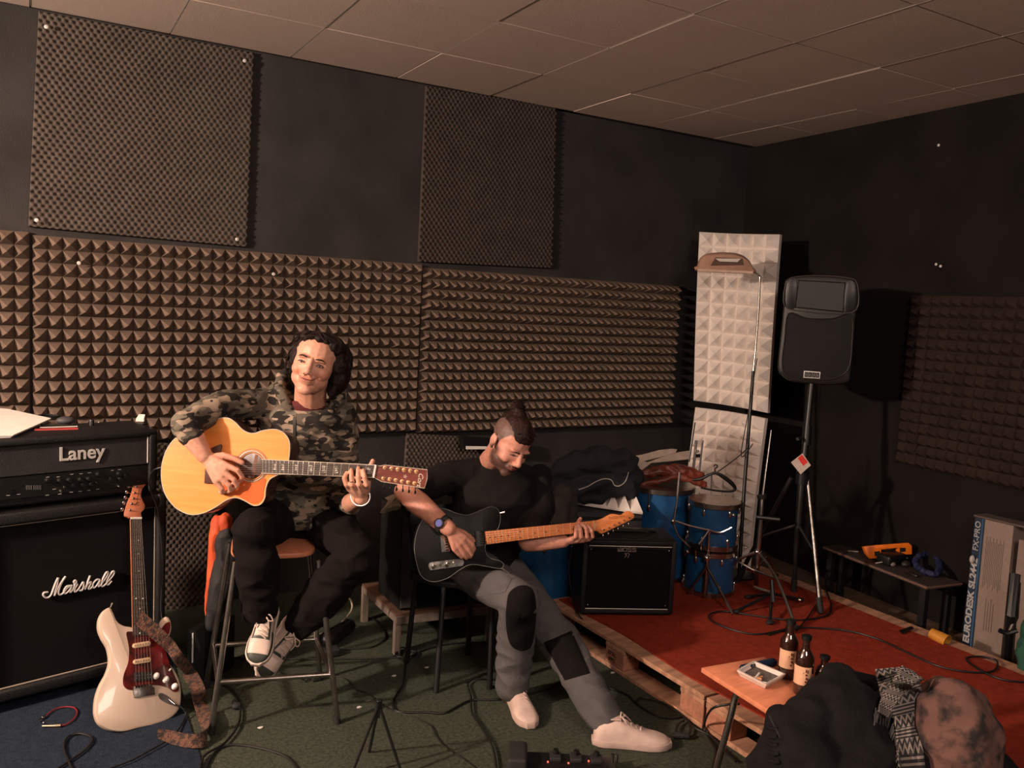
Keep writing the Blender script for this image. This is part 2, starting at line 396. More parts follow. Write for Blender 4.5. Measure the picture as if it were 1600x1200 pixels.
# right wall foam
tl = V((rwx(-1.507), -1.507, 1.875)); dirr = V((-RT, -1, 0)).normalized(); nr = V((-1, RT, 0)).normalized()
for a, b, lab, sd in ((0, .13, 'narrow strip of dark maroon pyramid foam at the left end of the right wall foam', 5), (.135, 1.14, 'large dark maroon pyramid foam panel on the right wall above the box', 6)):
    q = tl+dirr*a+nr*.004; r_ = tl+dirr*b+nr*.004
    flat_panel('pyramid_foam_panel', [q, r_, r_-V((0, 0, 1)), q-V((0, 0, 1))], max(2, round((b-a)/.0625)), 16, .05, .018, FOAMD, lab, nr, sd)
WASH = SILVER
def egg_panel(c, pitch, amp, m, label, tilt=None, screws=()):
    wd = (c[1]-c[0]).length; ht = (c[0]-c[3]).length
    nx = int(wd/.0075); nz = int(ht/.0069)
    kx, kz = 2*PI/.030, PI/.0205
    def hf(i, j):
        x = i/nx*wd; z = j/nz*ht
        return amp*math.cos(kx*x)*math.cos(kz*z)+amp*0.15*noise.noise(V((x*3, z*3, 1.7)))
    mb = quadgrid_panel(lambda s, t: bil(c, s, t), lambda s, t: V((0, -1, 0)), nx, nz, hf, .018)
    o = mb.build('egg_crate_foam_panel', m, None, False, label, 'acoustic foam panel')
    o.data.polygons.foreach_set('use_smooth', [True]*(nx*nz)+[False]*(len(o.data.polygons)-nx*nz))
    for u, v in screws:
        q = Y(u, v, -.055); MB().lathe([(0, 0), (.009, 0), (.009, .003), (.004, .005), (0, .005)], TM(q, (1, 0, 0), (0, 0, 1), (0, -1, 0)), 12).build('screw_washer', WASH, o, True)
    return o
def yq(L, y=-.006): return [Y(u, v, y) for u, v in L]
egg_panel(yq([(60, 19), (395, 84), (384, 386), (44, 354)]), .043, .010, EGG, 'big square egg crate foam panel high on the wall at the top left', screws=[(57, 344), (382, 95), (370, 374), (72, 42)])
egg_panel(yq([(664, 135), (867, 168), (860, 419), (652, 409)]), .043, .010, EGGD, 'egg crate foam panel high on the wall above the man with the bun')
egg_panel(yq([(634, 676), (760, 684), (752, 800), (626, 800)]), .043, .010, EGG, 'low egg crate foam panel behind the shoulder of the man in the black shirt')
egg_panel(yq([(210, 690), (345, 694), (333, 962), (200, 958)]), .043, .010, EGG, 'dark egg crate foam low on the wall between speaker cabinet and bar stool')
for u, v in ((1467, 227), (1463, 413), (1470, 416)):
    r = ray(u, v); n = V((1, -RT, 0)); t = (XC-CC.dot(n)+0)/r.dot(n); q = CC+r*t
    MB().lathe([(0, 0), (.008, 0), (.008, .004), (0, .006)], TM(q, nr.cross(V((0, 0, 1))), (0, 0, 1), nr), 10).build('wall_screw', SILVER, None, True, 'small metal screw head in the right wall, %s' % {1467: 'near the ceiling', 1463: 'left of the lower pair', 1470: 'right of the lower pair'}[u], 'screw')
for u, v, lb in ((427, 428, 'above the curly-haired man'), (123, 411, 'near its left end')):
    MB().lathe([(0, 0), (.009, 0), (.009, .004), (0, .006)], TM(Y(u, v, -.06), (1, 0, 0), (0, 0, 1), (0, -1, 0)), 10).build('foam_washer', SILVER, None, True, 'small silver washer pinned in the long brown foam '+lb, 'washer')
# curved off-white foam pair in the corner
def curved_white(tlp, trp, brp, blp, bow, nx, nz, label, seed):
    c = [tlp, trp, brp, blp]; ac = (trp-tlp); n0 = V((ac.y, -ac.x, 0)).normalized()
    if n0.dot(CC-tlp) < 0: n0 = -n0
    def surf(s, t): return bil(c, s, t)-n0*(bow*math.sin(PI*s))+n0*(.015*math.sin(PI*t*1.0))
    def nr_(s, t):
        a = -math.cos(PI*s)*bow*PI/ac.length; tx = ac.normalized(); return (n0-tx*a).normalized()
    pyr_panel(surf, nr_, nx, nz, .06, .03, seed, .004).build('white_foam_panel', WFOAM, None, False, label, 'acoustic foam panel')
curved_white(P(1093, 363, 5.72), P(1222, 367, 5.45), P(1203, 645, 5.43), P(1084, 625, 5.70), .05, 6, 12, 'upper off-white pyramid foam panel bowed into the corner behind the floor lamp head', 8)
curved_white(P(1087, 636, 5.68), P(1200, 654, 5.40), P(1172, 895, 5.30), P(1060, 880, 5.62), .05, 6, 12, 'lower off-white pyramid foam panel in the corner behind the blue drums', 9)

# ---------------------------------------------------------------- carpets, stage
BLUEC = mat('blue_carpet', (0.022, 0.032, 0.050), 0.97, rgb2=(0.014, 0.021, 0.034), nscale=60, bump=0.7, bscale=300, spec=0.1)
MB().slab([V((-3.6, -.15, .008)), V((-1.86, -.15, .008)), Z(272, 1040, .008), Z(286, 1100, .008), Z(312, 1180, .008), Z(318, 1215, .008), V((-1.9, -2.6, .008)), V((-3.6, -2.6, .008))], V((0, 0, 1)), .007).build('blue_carpet_mat', BLUEC, None, False, 'dark blue carpet mat on the floor under the cream electric guitar', 'rug')
REDC = mat('red_carpet', (0.32, 0.042, 0.021), 0.97, rgb2=(0.24, 0.031, 0.015), nscale=25, bump=0.7, bscale=300, spec=0.1, detail=6)
PALW = mat('pallet_wood', (0.52, 0.28, 0.17), 0.85, rgb2=(0.30, 0.155, 0.095), nscale=5, stretch=(1, 6, 6), bump=0.3, bscale=60)
PALB = mat('pallet_block_wood', (0.46, 0.20, 0.12), 0.9, rgb2=(0.33, 0.14, 0.085), nscale=30, bump=0.5, bscale=90)
INKM = mat('stamp_ink', (0.02, 0.012, 0.01), 0.9)
def pallet(px_, py, label, first=False):
    t = thing('wooden_pallet', label, 'pallet', (px_, py, 0), 'pallets under the red carpet')
    rn = random.Random(int(px_*10+py*100))
    for k, x in enumerate((0, .165, .33, .4975, .665)):   # five top boards along y
        wdt = .135; MB().rbox((px_+x+wdt/2, py+.6, .133), (wdt, 1.195, .021), r=.004, k=2).build('top_board', PALW, t)
    for y in (0, .5275, 1.055): MB().rbox((px_+.4, py+y+.0725, .111), (.798, .143, .021), r=.003, k=2).build('cross_board', PALW, t)
    for x in (0, .35, .7): MB().rbox((px_+x+.05, py+.6, .011), (.1, 1.198, .021), r=.003, k=2).build('bottom_board', PALW, t)
    for x in (0, .35, .7):
        for y in (0, .5275, 1.055):
            b = MB().rbox((px_+x+.0505, py+y+.0725, .061), (.095, .14, .077), r=.004, k=2).build('block', PALB, t)
            if first and x == 0 and y == .5275:
                Mx = TM((px_+.0015, py+y+.09, .075), (0, -1, 0), (0, 0, 1), (-1, 0, 0))
                text_mesh('EPAL', 'stamp', INKM, t, Mx, .030, .0004)
                Mx = TM((px_+.0015, py+y+.09, .047), (0, -1, 0), (0, 0, 1), (-1, 0, 0)); text_mesh('IPPC', 'stamp', INKM, t, Mx, .026, .0004)
PX0 = -.035
pl = [(PX0, -2.20, 'pallet under the red carpet whose stamped block faces the seated man', True), (PX0, -3.41, 'nearest pallet under the red carpet, beside the small wooden table', False),
      (PX0+.81, -2.20, 'pallet of the stage under the drums, microphone stands and speaker stand', False), (PX0+.81, -3.41, 'pallet of the stage behind the draped coat and scarf', False)]
for a in pl: pallet(*a)
# carpet with soft waves, hanging a little over the boards
rc = MB(); vs = []; fs = []; nx, ny = 60, 100; xa, xb, ya, yb = .035, 1.46, -3.6, -1.03
for j in range(ny+1):
    for i in range(nx+1):
        x = xa+(xb-xa)*i/nx; y = ya+(yb-ya)*j/ny; xe = x+.012*math.sin(y*7)*(1 if i == 0 else 0)
        zz = .150+.003*abs(noise.noise(V((x*3, y*3, 0))))+.006*max(0, noise.noise(V((x*1.4+3, y*4, 5))))
        vs.append(V((xe, y, zz)))
o_ = len(vs); vs2 = [V((p.x, p.y, .1445)) for p in vs]
for j in range(ny):
    for i in range(nx):
        a = j*(nx+1)+i; fs.append((a, a+1, a+nx+2, a+nx+1))
for i in range(nx): a = i; fs.append((a+1, a, o_+a, o_+a+1)); a = ny*(nx+1)+i; fs.append((a, a+1, o_+a+1, o_+a))
for j in range(ny): a = j*(nx+1); fs.append((a, a+nx+1, o_+a+nx+1, o_+a)); a += nx; fs.append((a+nx+1, a, o_+a, o_+a+nx+1))
rc.add(vs+vs2, fs).build('red_carpet', REDC, None, True, 'red carpet laid over the wooden pallets as a low stage', 'carpet', angle=60)
# ================================================================ AMPS ON THE LEFT
# cabinet: front plane runs through three sight points on the floor
cA = Z(-160, 1158, 0.0); cB = Z(250, 1046, 0.0)
cA = V((-2.64, -.97, .009)); cB = V((-1.90, -.79, .009))
ux = (cB-cA).normalized(); uy = V((-ux.y, ux.x, 0)); UZ = V((0, 0, 1))
CABW = .77; cA = cB-ux*CABW
def cabM(x, y, z): return TM(cA+ux*x+uy*y+UZ*z, ux, uy, UZ)
R3 = cabM(0, 0, 0).to_3x3()
t = thing('speaker_cabinet', 'big black guitar speaker cabinet with white script lettering, carrying the amp head', 'speaker cabinet', cA+ux*CABW/2+uy*.18)
def at(x, y, z): return cA+ux*x+uy*y+UZ*z
CH = .80
cabz = .045
MB().rbox(at(CABW/2, .195, cabz+(CH-cabz)/2), (CABW, .33, CH-cabz), R3, .02).build('body', BLACK, t, True)
fr = MB()
for x in (.02, CABW-.02): fr.rbox(at(x, .02, cabz+(CH-cabz)/2), (.04, .045, CH-cabz), R3, .012)
for z in (cabz+.022, CH-.03): fr.rbox(at(CABW/2, .02, z), (CABW-.05, .045, .05), R3, .012)
fr.build('front_frame', BLACK, t, True)
MB().box(at(CABW/2, .030, cabz+(CH-cabz)/2), (CABW-.08, .012, CH-cabz-.08), R3).build('grille', CLOTHBLK, t)
pp = MB()
for x in (.043, CABW-.043): pp.cyl(at(x, .02, cabz+.05), at(x, .02, CH-.06), .003, n=6)
for z in (cabz+.049, CH-.058): pp.cyl(at(.043, .016, z), at(CABW-.043, .016, z), .0032, n=6)
pp.build('piping', mat('gold_white_piping', (0.32, 0.27, 0.22), 0.6), t, True)
for x in (.05, CABW-.05):
    for y in (.06, .32): MB().lathe([(0, 0), (.022, 0), (.025, cabz+.002), (0, cabz+.002)], TM(at(x, y, 0), (1, 0, 0), (0, 1, 0), (0, 0, 1)), 12).build('foot', RUBBER, t, True)
cabplane = Plane(at(0, .022, .4), -uy)
sc = lambda L: [(60+x/12.31, 880+y/12.31) for x, y in L]
strokes = [sc([(175, 550), (100, 560), (85, 610), (140, 655), (210, 630), (260, 540), (310, 400), (370, 270)]),
           sc([(372, 275), (350, 400), (320, 500), (298, 615)]), sc([(298, 615), (350, 500), (420, 370), (515, 245)]),
           sc([(515, 245), (430, 380), (375, 540), (400, 595), (460, 570), (540, 470), (600, 430), (640, 420)]),
           sc([(600, 425), (530, 440), (480, 520), (500, 575), (570, 530), (635, 425), (600, 520), (610, 550), (660, 480), (690, 400), (720, 350), (700, 322), (672, 350), (700, 390), (745, 400)]),
           sc([(745, 395), (690, 480), (690, 540), (750, 500), (850, 355), (855, 430), (830, 510), (780, 515), (830, 500), (890, 430)]),
           sc([(985, 230), (930, 380), (885, 495)]), sc([(885, 495), (940, 390), (1000, 350), (990, 400), (950, 475), (990, 480), (1040, 420)]),
           sc([(1170, 310), (1110, 310), (1040, 390), (1050, 465), (1110, 420), (1175, 310), (1150, 400), (1150, 440), (1200, 390), (1300, 250), (1330, 170), (1290, 180), (1220, 320), (1200, 420), (1240, 430), (1330, 340), (1430, 220), (1445, 150), (1400, 170), (1320, 300), (1300, 390), (1340, 400), (1400, 330)])]
lg = MB()
for s_ in strokes: lg.tube(cabplane.pts(s_, .006), .0042, 6, 4)
lg.build('script_logo', SILVER, t, True)

# amp head
HZ = CH+.008; HH = .275
t = thing('guitar_amplifier', 'black amp head with silver block letters standing on the big speaker cabinet', 'amplifier', at(CABW/2, .15, HZ))
MB().rbox(at(.37, .16, HZ+HH/2), (.715, .275, HH), R3, .018).build('body', BLACK, t, True)
hb = MB()
MB().rbox(at(.37, .014, HZ+HH-.016), (.715, .03, .034), R3, .012).build('top_lip', BLACK, t, True)
for x in (.03, .71): MB().rbox(at(x, .014, HZ+HH/2), (.035, .03, HH-.01), R3, .01).build('side_trim', BLACK, t, True)
MB().box(at(.37, .017, HZ+.187), (.645, .014, .118), R3).build('grille', GREYCL, t)
MB().cyl(at(.688, .006, HZ+.132), at(.688, .006, HZ+.243), .0028, n=6).build('silver_edge', SILVER, t, True)
MB().box(at(.37, .019, HZ+.080), (.66, .012, .085), R3).build('control_panel', PLAST, t)
Ml = TM(Plane(at(0, .009, 1), -uy).pt(128, 708), ux, UZ, -uy)
text_mesh('Laney', 'letter_logo', SILVER, t, Ml, .078, .003, .0011, 0, 0.95)
hplane = Plane(at(0, .012, .9), -uy)
sc2 = lambda x, y: (x/6.154, 620+y/6.154)
rk = random.Random(5)
for k, (x, y) in enumerate([(455, 800), (570, 805), (660, 800), (700, 850), (770, 795), (790, 845), (850, 790), (870, 840), (940, 745), (1060, 790), (1140, 740), (1150, 790), (1200, 760)]):
    q = hplane.pt(*sc2(x, y)); MB().lathe([(0, 0), (.011, 0), (.010, .008), (.007, .010), (.0065, .019), (0, .019)], TM(q, ux, UZ, -uy), 12).build('knob', PLAST, t, True)
for k, (x, y) in enumerate([(580, 905), (613, 862), (920, 822), (1140, 860)]):
    q = hplane.pt(*sc2(x, y)); MB().lathe([(0, 0), (.007, 0), (.006, .006), (.003, .012), (0, .012)], TM(q, ux, UZ, -uy), 10).build('switch', CHROME, t, True)
tk = MB()
for (x, y) in [(80, 948), (178, 938), (455, 946), (522, 888), (575, 935), (685, 917), (770, 909), (853, 900), (940, 888), (460, 772), (560, 770), (690, 745), (780, 740), (860, 730), (1080, 708), (1150, 700)]:
    tk.box(hplane.pt(*sc2(x, y)), (.012, .001, .0016), R3)
tk.build('panel_markings', SILVER, t)
vg = MB()
for k in range(9): vg.box(hplane.pt(*sc2(255+k*16 if k < 4 else 262+k*16, 872)), (.0022, .002, .017), R3)
vg.build('vent_bars', mat('vent_bar', (0.3, 0.29, 0.28), 0.4, 0.5), t)
MB().box(hplane.pt(*sc2(88, 905)), (.018, .006, .018), R3).build('rocker_switch', PLAST, t)
MB().rbox(at(.712, .03, HZ+HH-.012), (.022, .05, .026), R3, .01).build('corner_protector', mat('corner_metal', (0.25, 0.24, 0.23), 0.35, 0.8), t, True)
# things lying on the head
TZ = HZ+HH
tp = Plane((0, 0, TZ), (0, 0, 1))
sh = MB(); q = [tp.pt(-60, 640), tp.pt(8, 646), tp.pt(75, 661), tp.pt(15, 688), tp.pt(-60, 690)]
for k in range(4): sh.slab([p+V((0, 0, .010+.004*k))+V((.004*k, -.003*k, 0)) for p in q], V((0, 0, 1)), .003)
q2 = [(p+V((0, 0, .022))) for p in q]
sh.build('notebook', PAPER, None, False, 'open pad of cream paper lying on the left end of the amp head', 'notebook')
def rod(name, a, b, r, m, label, cat_, up=0, group=None):
    MB().cyl(tp.pt(*a)+V((0, 0, r+.001+up)), tp.pt(*b)+V((0, 0, r+.001+up)), r, n=10).build(name, m, None, True, label, cat_, group)
rod('red_pen', (54, 676), (122, 674), .0075, mat('red_plastic', (0.35, 0.03, 0.03), 0.4), 'thick dark red marker lying at the front of the amp head top', 'pen')
rod('pale_pen', (62, 672), (121, 670), .006, mat('pale_pen', (0.5, 0.45, 0.4), 0.4), 'slim pale marker lying just behind the red one on the amp head', 'pen')
rod('black_pen', (64, 667), (105, 667), .006, PLAST, 'black pen on the amp head beside the corner of the cream pad', 'pen')
q = tp.pt(103, 664)
MB().ell(q+V((0, .01, .018)), (.038, .028, .018)).build('grey_pouch', mat('grey_pouch', (0.05, 0.05, 0.055), 0.6), None, True, 'dark grey rounded pouch lying on the amp head behind the pens', 'pouch')
q = tp.pt(75, 655)+V((0, .0, .004)); co = MB()
for k in range(4): co.tube([q+V(((.055-.003*k)*math.cos(a), (.045-.002*k)*math.sin(a), .004*k)) for a in [2*PI*i/20 for i in range(20)]], .0022, 6, 0, True)
co.build('coiled_cable', CABLE, None, True, 'thin black cable coiled on the amp head behind the cream pad', 'cable')
MB().lathe([(0, 0), (.011, 0), (.011, .028), (.009, .034), (0, .034)], TM(tp.pt(143, 668), (1, 0, 0), (0, 1, 0), (0, 0, 1)), 12).build('jack_adapter', PLAST, None, True, 'small black cylinder standing at the middle front of the amp head', 'adapter')
for n_, (u, v), c_, lb in (('guitar_pick', (134, 669), (.6, .58, .55), 'small white guitar pick left of the black cylinder on the amp head'), ('guitar_pick', (170, 669), (.5, .05, .07), 'small red guitar pick on the amp head'), ('guitar_pick', (188, 668), (.15, .3, .06), 'small green guitar pick beside the red one on the amp head'), ('guitar_pick', (203, 668), (.6, .58, .55), 'small white guitar pick at the right end of the amp head')):
    q = tp.pt(u, v); MB().slab([q+V((.010*math.cos(a)+.003*math.cos(2*a), .010*math.sin(a), .004)) for a in [2*PI*i/14 for i in range(14)]], V((0, 0, 1)), .003).build(n_, mat('pick_%d' % u, c_, 0.4), None, False, lb, 'guitar pick')
q = tp.pt(215, 664)
MB().slab([q+V((-.045, .03, .006)), q+V((.02, -.01, .006)), q+V((.04, .0, .006)), q+V((-.02, .045, .006))], V((0, 0, 1)), .005).build('folded_glasses_case', PLAST, None, False, 'flat black case lying at the right end of the amp head', 'case')
q = tp.pt(221, 660)+V((0, .03, .012))
MB().add([q+V((-.02, 0, 0)), q+V((.012, -.012, .004)), q+V((.02, .012, .018)), q+V((-.006, .012, .020)), q+V((-.02, 0, -.011)), q+V((.012, -.012, -.011)), q+V((.02, .012, -.011)), q+V((-.006, .012, -.011))], [(0, 1, 2, 3), (0, 4, 5, 1), (1, 5, 6, 2), (2, 6, 7, 3), (3, 7, 4, 0), (7, 6, 5, 4)]).build('crumpled_receipt', PAPER, None, False, 'small crumpled white slip of paper on the right end of the amp head', 'paper')
for k, (u, v) in enumerate(((154, 660), (161, 663))):
    MB().ell(tp.pt(u, v)+V((0, -.03, .005)), (.006, .006, .005)).build('metal_nut', CHROME, None, True, 'tiny shiny metal nut on the amp head, the %s of two' % ('left', 'right')[k], 'nut')

# ================================================================ GUITARS
def guitar_strings(pl, a0, a1, b0, b1, n, m, t, off, r=.0006, name='string'):
    s_ = MB()
    for k in range(n):
        f = k/(n-1); a = pl.pt(*[a0[i]*(1-f)+a1[i]*f for i in (0, 1)], off); b = pl.pt(*[b0[i]*(1-f)+b1[i]*f for i in (0, 1)], off); s_.cyl(a, b, r, n=5)
    return s_.build('strings', m, t, True)
STRM = mat('string_steel', (0.5, 0.46, 0.42), 0.35, 0.9)
def frets(pl, tl_, tr_, bl_, br_, n, m, t, off, wd=.0012, power=True):
    """tl,tr = ends at the nut; bl,br = ends at the body; equal-tempered spacing"""
    f_ = MB(); last = 1-2**(-n/12)
    for k in range(1, n+1):
        s_ = (1-2**(-k/12))/last*0.985
        a = pl.pt(tl_[0]+(bl_[0]-tl_[0])*s_, tl_[1]+(bl_[1]-tl_[1])*s_, off); b = pl.pt(tr_[0]+(br_[0]-tr_[0])*s_, tr_[1]+(br_[1]-tr_[1])*s_, off)
        f_.cyl(a, b, wd, n=5)
    return f_.build('frets', m, t, True)

# ---- cream electric guitar leaning against the cabinet
gb = Z(205, 1142, .010); gtop = P(213, 745, 3.56)
ax = (gtop-gb).normalized(); sd = V((ux.x, ux.y, 0)); gn = ax.cross(sd).normalized()
sp = Plane(gb+V((0, 0, .0)), gn); gn = sp.n
CREAM = mat('cream_lacquer', (0.53, 0.42, 0.33), 0.33, rgb2=(0.50, 0.395, 0.31), nscale=2, coat=0.2)
t = thing('electric_guitar', 'cream electric guitar with red tortoiseshell pickguard leaning against the speaker cabinet', 'electric guitar', gb)
c4 = lambda L: [(x/4, 900+y/4) for x, y in L]; c1 = lambda L: [(x/4, 600+y/4) for x, y in L]
bo = c4([(690, 195), (652, 215), (625, 265), (622, 330), (645, 390), (678, 450), (689, 530), (672, 600), (630, 680), (604, 760), (598, 850), (615, 910), (650, 945), (705, 968), (780, 972), (870, 950), (960, 930), (1050, 898), (1110, 850), (1133, 790), (1134, 700), (1112, 620), (1066, 545), (1045, 480), (1055, 400), (1075, 330), (1066, 270), (1040, 252), (1012, 280), (985, 330), (905, 345), (825, 318), (775, 308), (735, 280), (712, 230)])
MB().slab(cat(sp.pts(bo), 5, True), gn, .044, .009).build('body', CREAM, t, True, angle=35)
nm_ = WHITE
RW_ = mat('rosewood', (0.045, 0.028, 0.02), 0.5, rgb2=(0.03, 0.018, 0.012), stretch=(1, 1, 8), nscale=20)
MPL = mat('reddish_maple', (0.50, 0.17, 0.09), 0.35, rgb2=(0.42, 0.13, 0.06), nscale=4, stretch=(6, 6, 1))
nk = sp.pts([(203.5, 811), (220.2, 811), (226.5, 993), (207, 993)], .008)
MB().slab(nk, gn, .005).build('fretboard', RW_, t)
MB().slab(sp.pts([(203.8, 811), (220, 811), (226, 985), (207.5, 985)], .003), gn, .018, .006).build('neck', MPL, t, True)
frets(sp, (203.5, 811), (220.2, 811), (207, 993), (226.5, 993), 21, STEEL, t, .0083, .0009)
dt = MB()
for y_ in (845, 866, 893): dt.ell(sp.pt(214.5+(y_-811)*.02, y_, .009), (.0028, .0028, .001))
for y_ in (936,): dt.ell(sp.pt(211.5, y_, .009), .0028); dt.ell(sp.pt(222, y_, .009), .0028)
for y_ in (952, 966, 990): dt.ell(sp.pt(217.5, y_, .009), .0028)
dt.build('fret_dots', WHITE, t, True)
MB().slab(sp.pts([(203.3, 809), (220.4, 809), (220.4, 812), (203.3, 812)], .011), gn, .006).build('nut', WHITE, t)
hs = c1([(815, 838), (800, 832), (780, 822), (782, 790), (800, 735), (820, 690), (832, 640), (850, 592), (872, 574), (898, 576), (914, 600), (912, 628), (890, 655), (882, 700), (895, 735), (906, 760), (900, 785), (882, 805), (880, 838)])
hd = MB().slab(cat(sp.pts(hs, .002), 4, True), gn, .014, .002).build('headstock', MPL, t, True)
pg_, pk = MB(), None
for (x, y) in [(858, 610), (850, 645), (838, 682), (830, 716), (820, 750), (810, 790)]:
    q = sp.pt(x/4, 600+y/4, .002)
    MB().lathe([(0, 0), (.005, 0), (.005, .002), (.003, .003), (.003, .009), (0, .009)], TM(q, sd, gn.cross(sd), gn), 10).build('tuning_post', CHROME, hd, True)
    kq = sp.pt(x/4-11, 600+y/4-2, -.006); MB().cyl(sp.pt(x/4-3, 600+y/4, -.006), kq, .002, n=6).ell(kq, (.006, .003, .008), R3).build('tuning_key', CHROME, hd, True)
hl = MB().tube(sp.pts([(213, 788), (214.5, 778), (216, 770), (217, 764)], .0025), .0006, 4); hl.tube(sp.pts([(210, 789), (213, 786), (217, 785)], .0025), .0012, 4); hl.build('headstock_mark', mat('dark_decal', (.06, .02, .015), .5), hd)
TORT = mat('red_tortoiseshell', (0.13, 0.012, 0.012), 0.15, rgb2=(0.035, 0.006, 0.006), nscale=14, contrast=(0.42, 0.58), coat=0.5)
pgl = c4([(790, 352), (825, 348), (905, 352), (990, 345), (1030, 300), (1062, 290), (1058, 350), (1035, 400), (1030, 450), (1050, 520), (1080, 600), (1115, 685), (1112, 720), (1085, 725), (1050, 700), (990, 684), (945, 685), (880, 705), (830, 714), (790, 706), (768, 672), (774, 612), (800, 542), (806, 460), (796, 400)])
pko = MB().slab(cat(sp.pts(pgl, .0025), 3, True), gn, .0026).build('pickguard', TORT, t)
PCK = mat('aged_white_pickup', (0.62, 0.42, 0.25), 0.4)
for (a, b) in (((824, 440), (938, 421)), ((828, 541), (940, 523))):
    A_ = sp.pt(a[0]/4, 900+a[1]/4, .0025); B_ = sp.pt(b[0]/4, 900+b[1]/4, .0025); d_ = (B_-A_).normalized(); e_ = d_.cross(gn).normalized(); w_ = .0095
    o_ = [A_+d_*w_+(-d_*math.cos(x)+e_*math.sin(x))*w_ for x in [-PI/2+PI*i/8 for i in range(9)]]+[B_-d_*w_+(d_*math.cos(x)-e_*math.sin(x))*w_ for x in [-PI/2+PI*i/8 for i in range(9)]]
    pu = MB().slab([p+gn*.007 for p in o_], gn, .007, .0015).build('single_coil_pickup', PCK, t, True)
    pol = MB()
    for k in range(6): pol.lathe([(0, 0), (.0024, 0), (.0024, .0012), (0, .0012)], TM(A_.lerp(B_, .14+.144*k)+gn*.007, sd, ax, gn), 8)
    pol.build('pole_pieces', STEEL, pu)
hum = MB().slab(sp.pts(c4([(838, 606), (948, 598), (950, 652), (842, 662)]), .009), gn, .007, .001).build('humbucker_pickup', PLAST, t, True)
pol = MB()
for k in range(6):
    for j in (.28, .72):
        q = sp.pt(*c4([(850+k*17, 612+j*42-k*1.2)])[0], .009); pol.lathe([(0, 0), (.0022, 0), (.0022, .001), (0, .001)], TM(q, sd, ax, gn), 8)
pol.build('pole_pieces', STEEL, hum)
br = MB().slab(sp.pts(c4([(832, 692), (946, 672), (950, 690), (964, 700), (966, 742), (838, 762), (830, 730)]), .006), gn, .006, .001).build('bridge', STEEL, t, True)
sa = MB()
for k in range(6): sa.box(sp.pt(*c4([(845+k*18, 695-k*3)])[0], .009), (.008, .010, .006), R3)
sa.build('saddles', CHROME, br)
for (x, y) in ((975, 625), (1035, 648), (1090, 690)):
    kb = MB().lathe([(0, 0), (.013, 0), (.0125, .003), (.0085, .006), (.0075, .013), (.004, .015), (0, .015)], TM(sp.pt(x/4, 900+y/4, .0025), sd, ax, gn), 18).build('control_knob', WHITE, t, True)
MB().cyl(sp.pt(264.5, 1048, .003), sp.pt(264.5, 1046, .014), .0035, .003, 8).build('pickup_selector', WHITE, t, True)
jp = MB().slab(cat(sp.pts(c4([(995, 735), (1015, 733), (1060, 760), (1090, 795), (1080, 808), (1040, 795), (1005, 775), (990, 752)]), .002), 3, True), gn, .002).build('jack_plate', STEEL, t)
guitar_strings(sp, (211, 1072), (236, 1068), (205.5, 811), (218.5, 811), 6, STRM, t, .0125, .0005)
MB().cyl(sp.pt(175, 948, -.02), sp.pt(178, 941, -.02), .004, .005, 8).build('strap_button', CHROME, t, True)
MB().cyl(sp.pt(222, 1137, -.02), sp.pt(223, 1146, -.02), .004, .005, 8).build('strap_button', CHROME, t, True)
# plug in the jack and its cable
pg = thing('guitar_cable', 'black cable plugged into the cream electric guitar, trailing over the floor', 'cable', sp.pt(266, 1092, .003))
MB().tube([sp.pt(262, 1093, .008), sp.pt(271, 1101, .012)], [.004, .0055], 10).build('plug', CHROME, pg, True)
MB().tube([sp.pt(271, 1101, .012), sp.pt(283, 1108, .02), sp.pt(285, 1122, .03), Z(270, 1150, .02), Z(235, 1172, .018), Z(205, 1188, .018), Z(165, 1203, .018)], .0032, 8, 8).build('cord', CABLE, pg, True)
# strap: slung over the upper horn, dropping behind the stool to the floor
STRAP = mat('woven_brown_strap', (0.12, 0.055, 0.034), 0.9, rgb2=(0.030, 0.019, 0.015), nscale=55, stretch=(1, 1.6, 1), bump=0.8, bscale=150, contrast=(0.42, 0.56))
tg = thing('guitar_strap', 'woven brown guitar strap hanging from the cream guitar down to the floor', 'guitar strap', Z(290, 1150, 0))
w1 = (sp.pt(219, 958)-sp.pt(206, 974))
w1 = V(w1)*1.0
MB().ribbon([sp.pt(213, 966, .022), sp.pt(232, 984, .03), sp.pt(252, 1003, .035), sp.pt(263, 1013, .03), P(278, 1027, 3.34), P(297, 1050, 3.42)], [w1*1.1, w1*1.1, w1, w1*.95, w1*.95, w1*.8], .003, 6).build('upper_strap', STRAP, tg, True, angle=60)
MB().ribbon([P(296, 1052, 3.41), P(308, 1075, 3.30), Z(314, 1102, .05), Z(322, 1128, .035), Z(322, 1152, .030), Z(300, 1158, .035), Z(268, 1152, .035), Z(246, 1146, .05)], [V((.055, 0, .01)), V((.055, 0, 0)), V((.05, .02, 0)), V((.045, .01, .02)), V((.0, .03, .045)), V((0, .03, .04)), V((-.0, .03, .04)), V((0, .015, .03))], .003, 6).build('lower_strap', STRAP, tg, True, angle=60)
